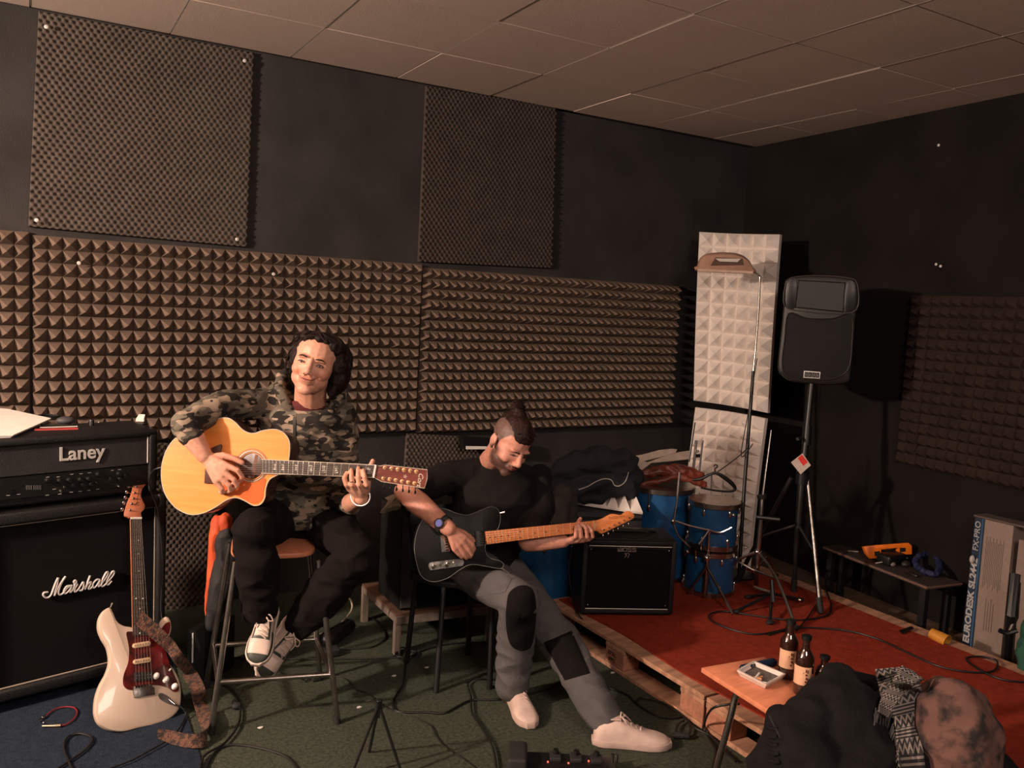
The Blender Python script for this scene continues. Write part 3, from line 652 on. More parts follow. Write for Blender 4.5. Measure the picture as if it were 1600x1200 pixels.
# patch cable on the blue mat
tq = thing('patch_cable', 'short red patch cable with two plugs lying on the blue mat', 'cable', Z(90, 1120, .01))
cq = lambda L, z=.014: [Z(x/4, 900+y/4, z) for x, y in L]
MB().tube(cq([(285, 875), (340, 835), (400, 818), (460, 822), (482, 850), (465, 890), (420, 925), (380, 934)]), .0028, 8, 6).build('cord', mat('dark_red_rubber', (0.20, 0.012, 0.016), 0.5), tq, True)
MB().tube(cq([(380, 934), (345, 936)], .016), .006, 10).tube(cq([(345, 936), (265, 938)], .016), [.0055, .0045], 10).build('plug', mat('brass_plug', (0.55, 0.47, 0.35), 0.3, 0.9), tq, True)
MB().tube(cq([(288, 872), (262, 888)], .016), .005, 10).tube(cq([(262, 888), (238, 905)], .016), [.004, .003], 10).build('plug', CHROME, tq, True)
MB().ell(Z(273/4, 900+918/4, .013), .005).build('plug_nut', CHROME, tq, True)

# ---- twelve-string acoustic
an = -(CF*1.0)+CR*(-.10)+CU*.10
ap = Plane(P(400, 730, 3.17), an); an = ap.n; AD = ap
t = thing('acoustic_guitar', 'honey-coloured twelve-string cutaway acoustic guitar played by the man in camouflage', 'acoustic guitar', ap.pt(350, 800))
z3 = lambda L: [(240+x/3.53, 480+y/3.53) for x, y in L]
ao = z3([(140, 708), (95, 750), (62, 810), (45, 880), (44, 950), (58, 1015), (85, 1065), (130, 1112), (200, 1143), (270, 1136), (340, 1103), (400, 1064), (450, 1050), (500, 1066), (550, 1093), (590, 1086), (613, 1050), (618, 1000), (640, 950), (690, 922), (738, 900), (744, 850), (750, 790), (746, 735), (715, 692), (665, 674), (600, 682), (555, 696), (520, 692), (485, 672), (450, 636), (410, 612), (350, 615), (280, 632), (210, 662)])
SPR = mat('honey_spruce', (0.80, 0.30, 0.075), 0.26, rgb2=(0.72, 0.24, 0.05), nscale=3, stretch=(1, 1, 14), coat=0.35)
SIDE = mat('dark_brown_guitar_side', (0.05, 0.018, 0.012), 0.3, coat=0.4)
IVORY = mat('ivory_binding', (0.55, 0.47, 0.38), 0.4)
out = cat(ap.pts(ao), 4, True)
MB().slab([p-an*.0035 for p in out], an, .105, .004).build('body', SIDE, t, True, angle=35)
# top with a real sound hole: ring of quads between hole and outline
hc = ap.pt(393, 728.4); ex = (ap.pt(588, 736)-ap.pt(409, 729)).normalized(); ey = an.cross(ex).normalized()
def ringhole(out, hc, r, th, n):
    N = len(out); mb = MB(); ang = [math.atan2((p-hc).dot(ey), (p-hc).dot(ex)) for p in out]
    inn = [hc+(ex*math.cos(a)+ey*math.sin(a))*r for a in ang]
    return mb.rings([out, [p-n*th for p in out], [p-n*th for p in inn], inn], False, True)
ringhole(out, hc, .049, .0035, an).build('top', SPR, t)
MB().slab([hc+(ex*math.cos(a)+ey*math.sin(a))*.047-an*.0036 for a in [2*PI*i/24 for i in range(24)]], an, .002).build('sound_hole', mat('hole_inside', (0.035, 0.014, 0.009), 0.8), t)
MB().slab([hc+ex*(x)+ey*y-an*.003 for x, y in ((.0, -.046), (.012, -.046), (.022, .044), (.010, .044))], an, .001).build('inner_brace', mat('brace_wood', (0.16, 0.065, 0.04), 0.7), t)
ros = MB()
for r_, w_ in ((.053, .0022), (.062, .0012), (.066, .0012)): ros.tube([hc+(ex*math.cos(a)+ey*math.sin(a))*r_+an*.0002 for a in [2*PI*i/48 for i in range(48)]], w_, 6, 0, True)
ros.build('rosette', IVORY if False else mat('rosette_brown', (0.30, 0.14, 0.08), 0.5), t, True)
MB().tube([hc+(ex*math.cos(a)+ey*math.sin(a))*.0575+an*.0002 for a in [2*PI*i/48 for i in range(48)]], .0022, 6, 0, True).build('rosette_inlay', IVORY, t, True)
MB().tube([p+(an*-.0012) for p in out], .0022, 6, 0, True).build('binding', IVORY, t, True)
AGP = mat('amber_pickguard', (0.62, 0.13, 0.035), 0.2, rgb2=(0.55, 0.10, 0.025), nscale=8, coat=0.4)
MB().slab(cat([hc+(ex*math.cos(a)+ey*math.sin(a))*.069 for a in [-2.9+.22*i for i in range(10)]], 2)[:-1]+ap.pts([(411, 748), (413, 762), (411, 776), (404, 785), (394, 787), (382, 781), (368, 772), (360, 772), (352, 770), (348, 755), (360, 742)]), an, .0012).build('pickguard', AGP, t) if False else MB().slab(cat(ap.pts([(374, 745), (384, 752), (396, 754.5), (408, 750), (416, 748), (412.5, 764), (411, 778), (404, 785.5), (394, 787), (381, 780), (368, 774), (352, 774), (343, 767), (353, 755)], .0014), 3, True), an, .0014).build('pickguard', AGP, t)
BRW = mat('bridge_rosewood', (0.10, 0.04, 0.03), 0.4)
MB().slab(ap.pts([(322, 728), (331, 700), (346, 694), (348, 697), (342, 720), (339, 756), (320.5, 755)], .009), an, .009, .002).build('bridge', BRW, t, True)
MB().slab(ap.pts([(409.4, 718), (588, 726.8), (584.5, 745.8), (409.4, 739)], .008), an, .008).build('fretboard', RW_, t)
MB().slab(ap.pts([(440, 721), (588, 728), (584.5, 744.5), (440, 739)], 0), an, .020, .007).build('neck', mat('mahogany', (0.14, 0.05, 0.03), 0.45), t, True)
frets(ap, (588, 726.8), (584.5, 745.8), (409.4, 718), (409.4, 739), 20, mat('bright_fret', (0.6, 0.55, 0.5), 0.4, 0.3), t, .0084, .0011)
eb = MB(); eb.tube(ap.pts([(409.4, 717.8), (588, 726.6)], .0075), .0016, 6); eb.tube(ap.pts([(409.4, 739.2), (584.5, 746)], .0075), .0016, 6); eb.build('fretboard_binding', IVORY, t, True)
inl = MB()
for x in (431, 443, 464, 487, 507, 526.5, 577):
    f_ = (x-409.4)/178; yy = 728.6+f_*8; wv = 2.6 if x < 470 else 3.2
    inl.slab(cat(ap.pts([(x-wv, yy-5), (x-wv*.2, yy-5.6), (x+wv, yy-4), (x+wv*.6, yy), (x+wv, yy+4.6), (x, yy+5.4), (x-wv, yy+4.4), (x-wv*.5, yy)], .0088), 2, True), an, .0008)
inl.build('inlays', mat('mother_of_pearl', (0.50, 0.47, 0.42), 0.25, rgb2=(0.14, 0.12, 0.11), nscale=120, contrast=(.4, .6)), t)
MB().slab(ap.pts([(586.5, 726.4), (589.5, 726.6), (585.8, 746.4), (582.8, 746.2)], .011), an, .01).build('nut', WHITE, t)
HSW = mat('headstock_veneer', (0.17, 0.045, 0.035), 0.3, rgb2=(0.12, 0.03, 0.022), nscale=4, stretch=(2, 2, 14), coat=0.3)
ho = ap.pts([(588.5, 727.2), (594, 728), (602, 726.6), (668, 734), (667.8, 748), (663.5, 762.8), (597, 752.5), (585, 746)], .004)
hd = MB().slab(ho, an, .016, .0015).build('headstock', HSW, t)
MB().tube(ho, .0014, 5, 0, True).build('headstock_binding', IVORY, hd, True)
BRS = mat('brass_bushing', (0.75, 0.42, 0.22), 0.3, 0.6)
for row, bq in (([(602, 731.2), (612.3, 732.4), (622, 733.5), (631.8, 734.5), (641.6, 735.7), (651, 737)], -1), ([(599.7, 747.6), (609.5, 749), (619, 750.5), (628.8, 752.2), (638.4, 753.8), (648.2, 755.3)], 1)):
    for (x, y) in row:
        q = ap.pt(x, y, .004); po = MB().lathe([(.0035, 0), (.0078, 0), (.0078, .0016), (.0045, .0022), (.0035, .001)], TM(q, ex, ey, an), 16).lathe([(0, .0), (.003, 0), (.003, .006), (0, .006)], TM(q, ex, ey, an), 10).build('tuning_post', BRS, hd, True)
        dd = ap.pt(x-.2*bq, y+(14 if bq > 0 else -7), -.008 if bq > 0 else -.016)
        MB().cyl(ap.pt(x, y+bq*6, -.008), dd, .0018, n=6).ell(dd, (.004, .007, .0075), TM((0, 0, 0), ex, ey, an).to_3x3()).build('tuning_key', PLAST, hd, True)
fl_ = MB()
for a in range(5): q0 = ap.pt(633.5, 744.5, .0046); fl_.slab([q0+(ex*math.cos(a*PI*2/5+.0+d)*rr+ey*math.sin(a*PI*2/5+d)*rr) for d, rr in ((-.25, .004), (0, .0085), (.25, .004), (0, .001))], an, .0006)
fl_.build('flower_inlay', WHITE, hd)
Mc = TM(ap.pt(656.5, 749.5, .0048), ap.pt(655, 760)-ap.pt(658.5, 740), (0, 0, 1), an)
dx = (ap.pt(655.5, 758)-ap.pt(658.5, 741)).normalized(); dy = an.cross(dx).normalized()
text_mesh('Cort', 'script_lettering', IVORY, hd, TM(ap.pt(656.8, 749.5, .0048), dx, dy, an), .026, .0004, .0004, .35)
sg = MB()
for k in range(12):
    f_ = (k//2+ (k % 2)*.22)/5.22; a = ap.pt(340+(0)*f_, 722+(18*f_), .012); b = ap.pt(586.5-f_*2.6, 728.5+f_*15.6, .0115); sg.cyl(a, b, .0004, n=4)
for k in range(6):
    f_ = k/5; sg.cyl(ap.pt(586.5-f_*2.6, 728.5+f_*15.6, .0115), ap.pt(*([(651, 737), (631.8, 734.5), (612.3, 732.4), (609.5, 749), (628.8, 752.2), (648.2, 755.3)][k]), .008), .0004, n=4)
sg.build('strings', STRM, t, True)
MB().tube(ap.pts([(253, 729), (246, 729), (243, 730)], -.05), [.005, .0055, .004], 8).build('strap_jack_pin', CHROME, t, True)
cable('guitar_cable', [ap.pt(243, 730, -.05), P(238, 737, 3.28), P(234, 760, 3.42), P(247, 800, 3.5), P(254, 880, 3.52), P(252, 960, 3.5), P(268, 1000, 3.5), Z(300, 1030, .012)], .003, 'black cable dropping from the tail of the acoustic guitar beside the speaker cabinet')

# ---- black single-cut electric
en = -(CF*1.0)+CR*(.32)+CU*.16
ep = Plane(P(720, 850, 3.44), en); en = ep.n
t = thing('electric_guitar', 'black single-cutaway electric guitar with orange maple neck played by the bun-haired man', 'electric guitar', ep.pt(715, 905))
z5 = lambda L: [(600+x/3.529, 620+y/3.529) for x, y in L]
BLKG = mat('black_gloss_lacquer', (0.006, 0.0055, 0.0055), 0.5, coat=0.0, spec=.22)
eo = z5([(300, 615), (350, 622), (400, 642), (460, 652), (520, 632), (580, 608), (620, 614), (640, 645), (640, 690), (628, 728), (600, 760), (560, 812), (565, 868), (595, 893), (640, 905), (660, 925), (640, 947), (560, 934), (480, 925), (420, 952), (350, 1000), (270, 1020), (210, 992), (182, 925), (168, 840), (178, 760), (205, 690), (245, 635)])
oe = cat(ep.pts(eo), 4, True)
MB().slab(oe, en, .044, .003).build('body', BLKG, t, True, angle=35)
MB().tube([p+en*-.001 for p in oe], .0013, 5, 0, True).build('binding', mat('grey_binding', (0.16, 0.155, 0.15), 0.4), t, True)
MAP = mat('orange_maple', (0.78, 0.27, 0.09), 0.3, rgb2=(0.66, 0.20, 0.06), nscale=8, stretch=(2, 2, 22), coat=0.3)
MB().slab(ep.pts([(757, 830.5), (927, 813.5), (928, 829.5), (759, 850.5)], .012), en, .024, .004).build('neck', MAP, t, True)
frets(ep, (927, 813.5), (928, 829.5), (757, 830.5), (759, 850.5), 21, mat('pale_fret', (0.75, 0.55, 0.38), 0.4, 0.4), t, .0123, .0009)
dt = MB()
for x, ys in ((764, (.5,)), (772.5, (.5,)), (782, (.5,)), (792.5, (.5,)), (811, (.2, .8)), (834, (.5,)), (851, (.5,)), (871, (.5,)), (893, (.5,))):
    for yy in ys: dt.ell(ep.pt(x, 830.5-(x-757)*.1+2+16*yy, .0125), .0026)
dt.build('fret_dots', mat('dot_black', (.02, .01, .008), .4), t, True)
zz = lambda L: [(870+x/11.43, 780+y/11.43) for x, y in L]
hso = zz([(645, 390), (700, 378), (790, 350), (870, 310), (950, 268), (1020, 262), (1100, 280), (1160, 275), (1210, 230), (1275, 212), (1335, 235), (1375, 285), (1365, 330), (1330, 362), (1200, 425), (1000, 520), (860, 590), (790, 615), (755, 600), (710, 565), (655, 560)])
hd = MB().slab(cat(ep.pts(hso, .006), 3, True), en, .014, .002).build('headstock', MAP, t, True)
MB().slab(ep.pts(zz([(630, 395), (648, 392), (662, 558), (645, 560)]), .015), en, .007).build('nut', mat('bone_nut', (.8, .5, .3), .5), t)
for (x, y) in [(820, 545), (915, 512), (1003, 462), (1090, 425), (1180, 380), (1275, 335)]:
    q = ep.pt(*zz([(x, y)])[0], .006); MB().lathe([(0, 0), (.005, 0), (.004, .002), (.003, .008), (0, .008)], TM(q, CR, CU, en), 10).build('tuning_post', CHROME, hd, True)
    kx, ky = zz([(x+10, y+105)])[0]; kq = ep.pt(kx, ky, -.006); MB().cyl(ep.pt(*zz([(x, y+55)])[0], -.006), kq, .002, n=6).ell(kq, (.004, .006, .007)).build('tuning_key', CHROME, hd, True)
ml = MB().tube(ep.pts(zz([(925, 360), (930, 310), (950, 330), (1000, 315), (1060, 310), (1075, 330), (1010, 345), (940, 355)]), .0064), .0009, 4, 3); ml.tube(ep.pts(zz([(1100, 300), (1130, 310), (1160, 300), (1200, 305)]), .0064), .0008, 4, 3); ml.build('headstock_script', mat('brown_decal', (.32, .08, .03), .5), hd)
bp = MB().slab(ep.pts([(687.5, 836.5), (700.8, 836), (703, 861), (690, 862.5)], .003), en, .003).build('bridge_plate', CHROME, t)
sa = MB()
for k in range(6): sa.box(ep.pt(697+k*.3, 839+k*4, .006), (.012, .006, .005))
sa.build('saddles', CHROME, bp)
cp0 = [(669.5, 884.8), (671, 880), (676, 878.3), (717, 873.4), (722.5, 874.5), (724.7, 878.5), (722.8, 883), (718, 884.6), (677, 890.4), (672, 889.8)]
cpl = MB().slab(cat(ep.pts(cp0, .003), 2, True), en, .003).build('control_plate', STEEL, t)
for x, y in ((676.8, 884.8), (698.6, 881.2)): MB().lathe([(0, 0), (.0095, 0), (.009, .013), (.007, .015), (0, .015)], TM(ep.pt(x, y, .003), CR, CU, en), 16).build('control_knob', CHROME, t, True)
MB().lathe([(0, 0), (.005, 0), (.005, .002), (0, .003)], TM(ep.pt(687, 883, .003), CR, CU, en), 12).build('control_screw', CHROME, t, True)
MB().cyl(ep.pt(709, 879.5, .003), ep.pt(707, 878.5, .014), .003, .0035, 8).build('pickup_selector', CHROME, t, True)
hum = MB().slab(ep.pts([(741.5, 830.5), (754.5, 829), (756.5, 852.5), (743.5, 854.5)], .009), en, .009, .001).build('humbucker_pickup', PLAST, t, True)
pol = MB()
for k in range(6):
    for j in (0, 1): pol.lathe([(0, 0), (.0028, 0), (.0028, .001), (0, .001)], TM(ep.pt(744.5+j*7+k*.3, 833.5+k*3.6, .009), CR, CU, en), 8)
pol.build('pole_pieces', CHROME, hum)
guitar_strings(ep, (697, 840), (700, 859), (927, 815.5), (928, 827.5), 6, STRM, t, .0155, .0005)
MB().cyl(ep.pt(780, 802, -.02), ep.pt(790, 800, -.02), .003, .005, 8).build('strap_button', CHROME, t, True)
jk = MB().tube([ep.pt(781, 886, -.02), ep.pt(787, 889, -.01), ep.pt(796, 896, 0)], [.006, .005, .004], 8, 3).build('strap_button', CHROME, t, True)
# ================================================================ PEOPLE
from mathutils.bvhtree import BVHTree
def cdir(r, u, t): return (CR*r+CU*u-CF*t)
def bvh_of(o):
    w_ = V(o['_w']); return BVHTree.FromPolygons([v.co+w_ for v in o.data.vertices], [tuple(p.vertices) for p in o.data.polygons])
def patch(target, outline, name, m, parent, off=.003, th=.004, rings_=7, sm=4, **kw):
    """a piece of cloth or leather sewn onto a surface; follows the surface it lies on"""
    tr = bvh_of(target); pts = [V((x, y, 0)) for x, y in outline]
    pts = cat(pts, sm, True) if sm else [pts[i].lerp(pts[(i+1) % len(pts)], k/8) for i in range(len(pts)) for k in range(8)]
    c = sum(pts, V((0, 0, 0)))/len(pts); lastd = None; rows = []
    for k in range(rings_+1):
        row = []
        for p in pts:
            q = c.lerp(p, max(k/rings_, .02)); r = ray(q.x, q.y); h = tr.ray_cast(CC, r.normalized())
            if h[0] is None: h = tr.find_nearest(row[-1][0] if row else (rows[-1][0][0] if rows else P(q.x, q.y, 3.4)))
            n = h[1]; n = n if n.dot(CC-h[0]) > 0 else -n; row.append((h[0], n))
        rows.append(row)
    mb = MB(); rg = [[p-n*.004 for p, n in rows[-1]]]+[[p+n*(off if k else off*.6) for p, n in rows[k]] for k in range(rings_, -1, -1)]
    rg[1] = [p+n*(off*.5) for p, n in rows[-1]]
    rg.append(rg[-1]); rg = rg[:-1]
    mb.rings(rg); return mb.build(name, m, parent, True, **kw)
def Hmat(c, X, F, s):
    X = X.normalized(); F = (F-X*F.dot(X)).normalized(); Uh = F.cross(X).normalized()
    return TM(c, X*s, -F*s, Uh*s)
def head_parts(mb, H):
    R_ = H.to_3x3()
    def E(c, r): mb.ell(H @ V(c), r, R_, 18, 12)
    E((0, .012, .036), (.073, .092, .080)); E((0, -.024, -.010), (.066, .064, .084)); E((0, -.022, -.056), (.0625, .060, .046)); E((0, -.026, -.082), (.044, .056, .028)); E((0, -.068, -.093), (.027, .022, .020))
    for s_ in (-1, 1):
        E((s_*.026, -.074, .020), (.024, .014, .009)); E((s_*.034, -.052, -.026), (.028, .026, .028)); E((s_*.011, -.098, -.031), (.0085, .010, .008))
        E((s_*.077, .010, -.008), (.007, .017, .029)); E((s_*.080, .020, .002), (.006, .010, .022)); E((s_*.074, .004, -.030), (.006, .008, .010))
    mb.limb([H @ V(p) for p in ((0, -.084, .016), (0, -.095, -.006), (0, -.1045, -.024))], [.009*H.median_scale, .0095*H.median_scale, .0130*H.median_scale], 10)
    E((0, -.076, -.054), (.029, .020, .022)); E((0, -.0945, -.0495), (.022, .0075, .0048)); E((0, -.092, -.0585), (.019, .008, .0055))
def sculpt_head(co, no, H, smile=0.0):
    Hi = np.array(H.inverted()); L = co @ Hi[:3, :3].T+Hi[:3, 3]; s = H.median_scale; out = co.copy()
    def g(c, r, a):
        d = ((L-np.array(c))/np.array(r)); w_ = np.exp(-(d**2).sum(1)); return w_*a
    k = np.zeros(len(co))
    for q in (-1, 1):
        k -= g((q*.031, -.078, .004), (.015, .03, .009), .010)
        k += g((q*.031, -.078, .003), (.010, .02, .006), .0045)
        k += g((q*.040, -.062, -.028), (.016, .03, .014), .004*smile)
        k -= g((q*.030, -.085, -.046), (.005, .03, .012), .003*(.5+smile))
        k -= g((q*.078, .006, -.006), (.02, .006, .014), .003)
    k -= g((0, -.1, -.0540), (.021, .03, .0018), .0035)
    out += no*(k*s)[:, None]
    return out, L
def tube_local(H, pts, r, sm=4, n=6): return [H @ V(p) for p in pts]
def hand(mb, wrist, bases, chains, thumb, r=.0098, s=1.0):
    for b in bases: mb.limb([wrist, b], [.0165*s, .0118*s], 10)
    for i in range(3):
        mb.limb([wrist.lerp(bases[i], .5).lerp(wrist.lerp(bases[i+1], .5), .5), bases[i].lerp(bases[i+1], .5)], [.014*s, .010*s], 8)
    for b, ch in zip(bases, chains):
        pts = [b]+ch; rr = [r*1.12, r*1.0, r*.92, r*.80][:len(pts)]; mb.limb(pts, [x*s for x in rr], 10)
    mb.limb(thumb, [.017*s, .0125*s, .0105*s, .009*s][:len(thumb)], 10)
SKIN = mat_attr('skin', 0.48, 0.12, 260, 0.08)
def tint_base(n, c): return np.tile(np.array(c), (n, 1))
def blend(col, w_, c): return col*(1-w_[:, None])+np.array(c)[None, :]*w_[:, None]
def smooth01(x, a, b): return np.clip((x-a)/(b-a), 0, 1)
# ----------------------------------------------------------------- man with the acoustic guitar
T1 = thing('person', 'seated man with curly dark hair in camouflage hoodie playing the honey-coloured acoustic guitar', 'person', P(470, 855, 3.55))
H1 = Hmat(P(492, 568, 3.30), cdir(.955, -.27, -.06), cdir(.05, -.06, 1), 1.09) @ Matrix.Diagonal((1.07, 1, 1, 1))
j = dict(nk=P(484, 634, 3.43), rs=P(408, 632, 3.44), ls=P(533, 652, 3.50), re=P(289, 664, 3.125), rw=ap.pt(331, 712, .062), le=P(541, 790, 3.50), lw=ap.pt(557, 779, -.058),
         ch=P(478, 690, 3.50), wa=P(475, 760, 3.55), rh=P(440, 806, 3.58), lh=P(505, 806, 3.60), rk=P(398, 828, 3.19), ra=P(407, 962, 3.32), lk=P(557, 868, 3.26), la=P(466, 978, 3.43))
b = MB(); head_parts(b, H1)
b.limb([H1 @ V((0, .012, -.05)), j['nk'], j['ch']], [.064, .064, .085], 16)
b.limb([j['ch'], j['wa'], j['rh'].lerp(j['lh'], .5)], [.105, .105, .11], 16); b.limb([j['rs'], j['nk']+V((0, 0, -.09)), j['ls']], [.042, .05, .042])
b.limb([j['rs'], P(348, 632, 3.29), j['re']], [.042, .042, .042]); b.limb([j['re'], j['re'].lerp(j['rw'], .45), j['rw']], [.042, .042, .030], 16); b.limb([j['ls'], P(541, 720, 3.50), j['le']], [.042, .042, .040]); b.limb([j['le'], j['le'].lerp(j['lw'], .4), j['lw']], [.041, .040, .028], 16)
for a_, k_, f_ in (('rh', 'rk', 'ra'), ('lh', 'lk', 'la')): b.limb([j[a_], j[k_], j[f_]], [.075, .052, .034], 12)
hand(b, j['rw'], [ap.pt(364, 727, .058), ap.pt(361, 737, .060), ap.pt(355, 746, .058), ap.pt(347, 752, .052)],
     [[ap.pt(380, 735, .050), ap.pt(384, 745, .032), ap.pt(379, 751, .018)], [ap.pt(374, 749, .048), ap.pt(376, 759, .030), ap.pt(370, 763, .018)], [ap.pt(366, 758, .044), ap.pt(365, 766, .028), ap.pt(359, 768, .017)], [ap.pt(354, 763, .040), ap.pt(352, 769, .026), ap.pt(347, 769, .017)]],
     [ap.pt(338, 716, .052), ap.pt(356, 712, .042), ap.pt(370, 716, .032), ap.pt(382, 723, .020)], s=1.1)
hand(b, j['lw'], [ap.pt(573, 762, -.012), ap.pt(564, 766, -.010), ap.pt(554, 766, -.008), ap.pt(545, 763, -.006)],
     [[ap.pt(575, 757, .020), ap.pt(573, 745, .030), ap.pt(570, 735, .020)], [ap.pt(564, 757, .026), ap.pt(563, 743, .032), ap.pt(562, 731, .018)], [ap.pt(553.5, 757, .026), ap.pt(553, 744, .032), ap.pt(551, 734, .018)], [ap.pt(544, 757, .022), ap.pt(541.5, 747, .030), ap.pt(544, 739, .018)]],
     [ap.pt(566, 768, -.045), ap.pt(570, 748, -.048), ap.pt(573, 732, -.040), ap.pt(579.5, 720, -.028)], s=1.06)
def post1(co, no):
    out, L = sculpt_head(co, no, H1, 1.0); n = len(co); c = tint_base(n, (.68, .35, .245))
    near = np.exp(-((L/np.array((.12, .12, .14)))**6).sum(1))
    lip = np.exp(-(((L-np.array((0, -.1, -.054)))/np.array((.024, .022, .007)))**4).sum(1)); c = blend(c, lip*.75, (.42, .12, .09))
    for q in (-1, 1):
        ck = np.exp(-(((L-np.array((q*.042, -.07, -.030)))/np.array((.022, .04, .020)))**2).sum(1)); c = blend(c, ck*.5, (.60, .20, .13))
    st = smooth01(-L[:, 2], .055, .085)*near*(L[:, 1] < .02); c = blend(c, st*.25, (.35, .19, .14))
    return out, c
organic(b, 'body', SKIN, T1, .0034, 7, post1)
# eyes, brows
EYEW = mat('eye_white', (0.55, 0.42, 0.36), 0.3); LASH = mat('dark_lashes', (0.02, 0.011, 0.008), 0.7)
def face_bits(H, T, open_=.004, browz=.022, lashoff=0.0):
    s = H.median_scale
    for q in (-1, 1):
        MB().ell(H @ V((q*.031, -.0745, .001)), (.0125*s, .009*s, open_*s), H.to_3x3().normalized()).build('eye', EYEW, T, True)
        MB().ell(H @ V((q*.031, -.0805, .0005)), (.0045*s, .004*s, min(open_, .0045)*s), H.to_3x3().normalized()).build('iris', LASH, T, True)
        MB().tube([H @ V((q*x, y-.002-lashoff, z)) for x, y, z in ((.018, -.080, -.001), (.025, -.0835, .0045), (.032, -.0835, .0058), (.039, -.080, .004), (.045, -.073, 0))], [.0009*s, .0018*s, .0018*s, .001*s], 6, 4).build('eyelashes', LASH, T, True)
        MB().tube([H @ V((q*x, y-.001, z+browz-.022)) for x, y, z in ((.014, -.0905, .0215), (.024, -.0915, .0245), (.034, -.088, .0245), (.046, -.076, .0185))], [.0022*s, .0034*s, .003*s, .0012*s], 6, 4).build('eyebrow', LASH, T, True)
    MB().tube([H @ V((x, y, z)) for x, y, z in ((-.031, -.083, -.043), (-.017, -.0960, -.0515), (0, -.1005, -.0545), (.017, -.0960, -.0515), (.031, -.083, -.043))], [.0006*s, .0014*s, .0016*s, .0014*s, .0006*s], 6, 4).build('mouth_line', mat('mouth_line', (0.16, 0.03, 0.025), 0.6), T, True)
    for q in (-1, 1): MB().ell(H @ V((q*.0075, -.108, -.0335)), (.0028*s, .0022*s, .0016*s), H.to_3x3().normalized()).build('nostril', mat('nostril', (0.10, 0.02, 0.015), 0.7), T, True)
face_bits(H1, T1, .0028)
HAIR1 = mat('dark_brown_hair', (0.017, 0.008, 0.006), 0.6, rgb2=(0.007, 0.0035, 0.003), nscale=30, spec=.25, bump=.3, bscale=200)
hb = MB(); R1 = H1.to_3x3()
for c_, r_ in (((0, .030, .046), (.084, .092, .066)), ((-.066, .026, .012), (.026, .056, .058)), ((-.074, .030, -.030), (.022, .044, .040)), ((.078, .028, .016), (.036, .058, .070)), ((.090, .030, -.030), (.032, .048, .055)), ((0, .075, -.01), (.075, .045, .085)), ((.052, -.014, .080), (.034, .040, .028)), ((-.040, -.020, .084), (.030, .036, .020)), ((.005, -.030, .094), (.042, .040, .018)), ((.080, .015, -.080), (.020, .030, .030))):
    hb.ell(H1 @ V(c_), r_, R1, 16, 10)
rn = random.Random(11)
vol = organic(hb, 'hair', HAIR1, T1, .006, 3, wrinkle(.008, (40, 40, 18), 3.0, .004, 60))
st = MB(); bh = bvh_of(vol); hc0 = H1 @ V((0, .03, .0))
for k in range(1300):
    a = rn.uniform(-PI, PI); e = rn.uniform(-.75, 1.5)
    d = V((math.cos(e)*math.sin(a), math.cos(e)*math.cos(a), math.sin(e)))
    if d.y < -.25 and d.z < .72: continue
    dw = (R1.normalized() @ d); h_ = bh.ray_cast(hc0+dw*.4, -dw)
    if h_[0] is None: continue
    tl_ = V((math.copysign(.55, d.x), .25, -.8)); tw = (R1.normalized() @ tl_); tw = (tw-dw*tw.dot(dw)).normalized(); s2 = tw.cross(dw); L_ = rn.uniform(.035, .075); ph = rn.uniform(0, 6); am = rn.uniform(.002, .005); cv = rn.uniform(-.006, .008)
    pts = [h_[0]+tw*(L_*(q/6-.4))+dw*(.001+cv*(q/6)**2-(L_*(q/6-.4))**2*4.5)+s2*am*math.sin(ph+q*.9) for q in range(7)]
    st.tube(pts, [.0018, .0034, .0030, .0008], 4)
st.build('hair_strands', HAIR1, vol, True)
# tee, hoodie, trousers
TEE = mat('maroon_cotton', (0.095, 0.012, 0.014), 0.9)
lat = CR
def torso_loft(mb, rows, n=28):
    rg = []
    for c_, w_, d_ in rows: rg.append([c_+lat*(w_*math.copysign(abs(math.cos(a))**.85, math.cos(a)))+CF*(d_*math.sin(a)) for a in [2*PI*k/n for k in range(n)]])
    mb.rings(rg)
tb = MB(); torso_loft(tb, [(P(477, 700, 3.50), .12, .105), (P(478, 660, 3.47), .11, .100), (P(480, 636, 3.43), .080, .082), (P(481, 626, 3.41), .066, .068)])
organic(tb, 't_shirt', TEE, T1, .005, 3)
CAMO = bpy.data.materials.new('camouflage_cotton'); CAMO.use_nodes = True; nt = CAMO.node_tree; bs = nt.nodes['Principled BSDF']; bs.inputs['Roughness'].default_value = .92; bs.inputs['Specular IOR Level'].default_value = .15
tc = nt.nodes.new('ShaderNodeTexCoord'); prev = None
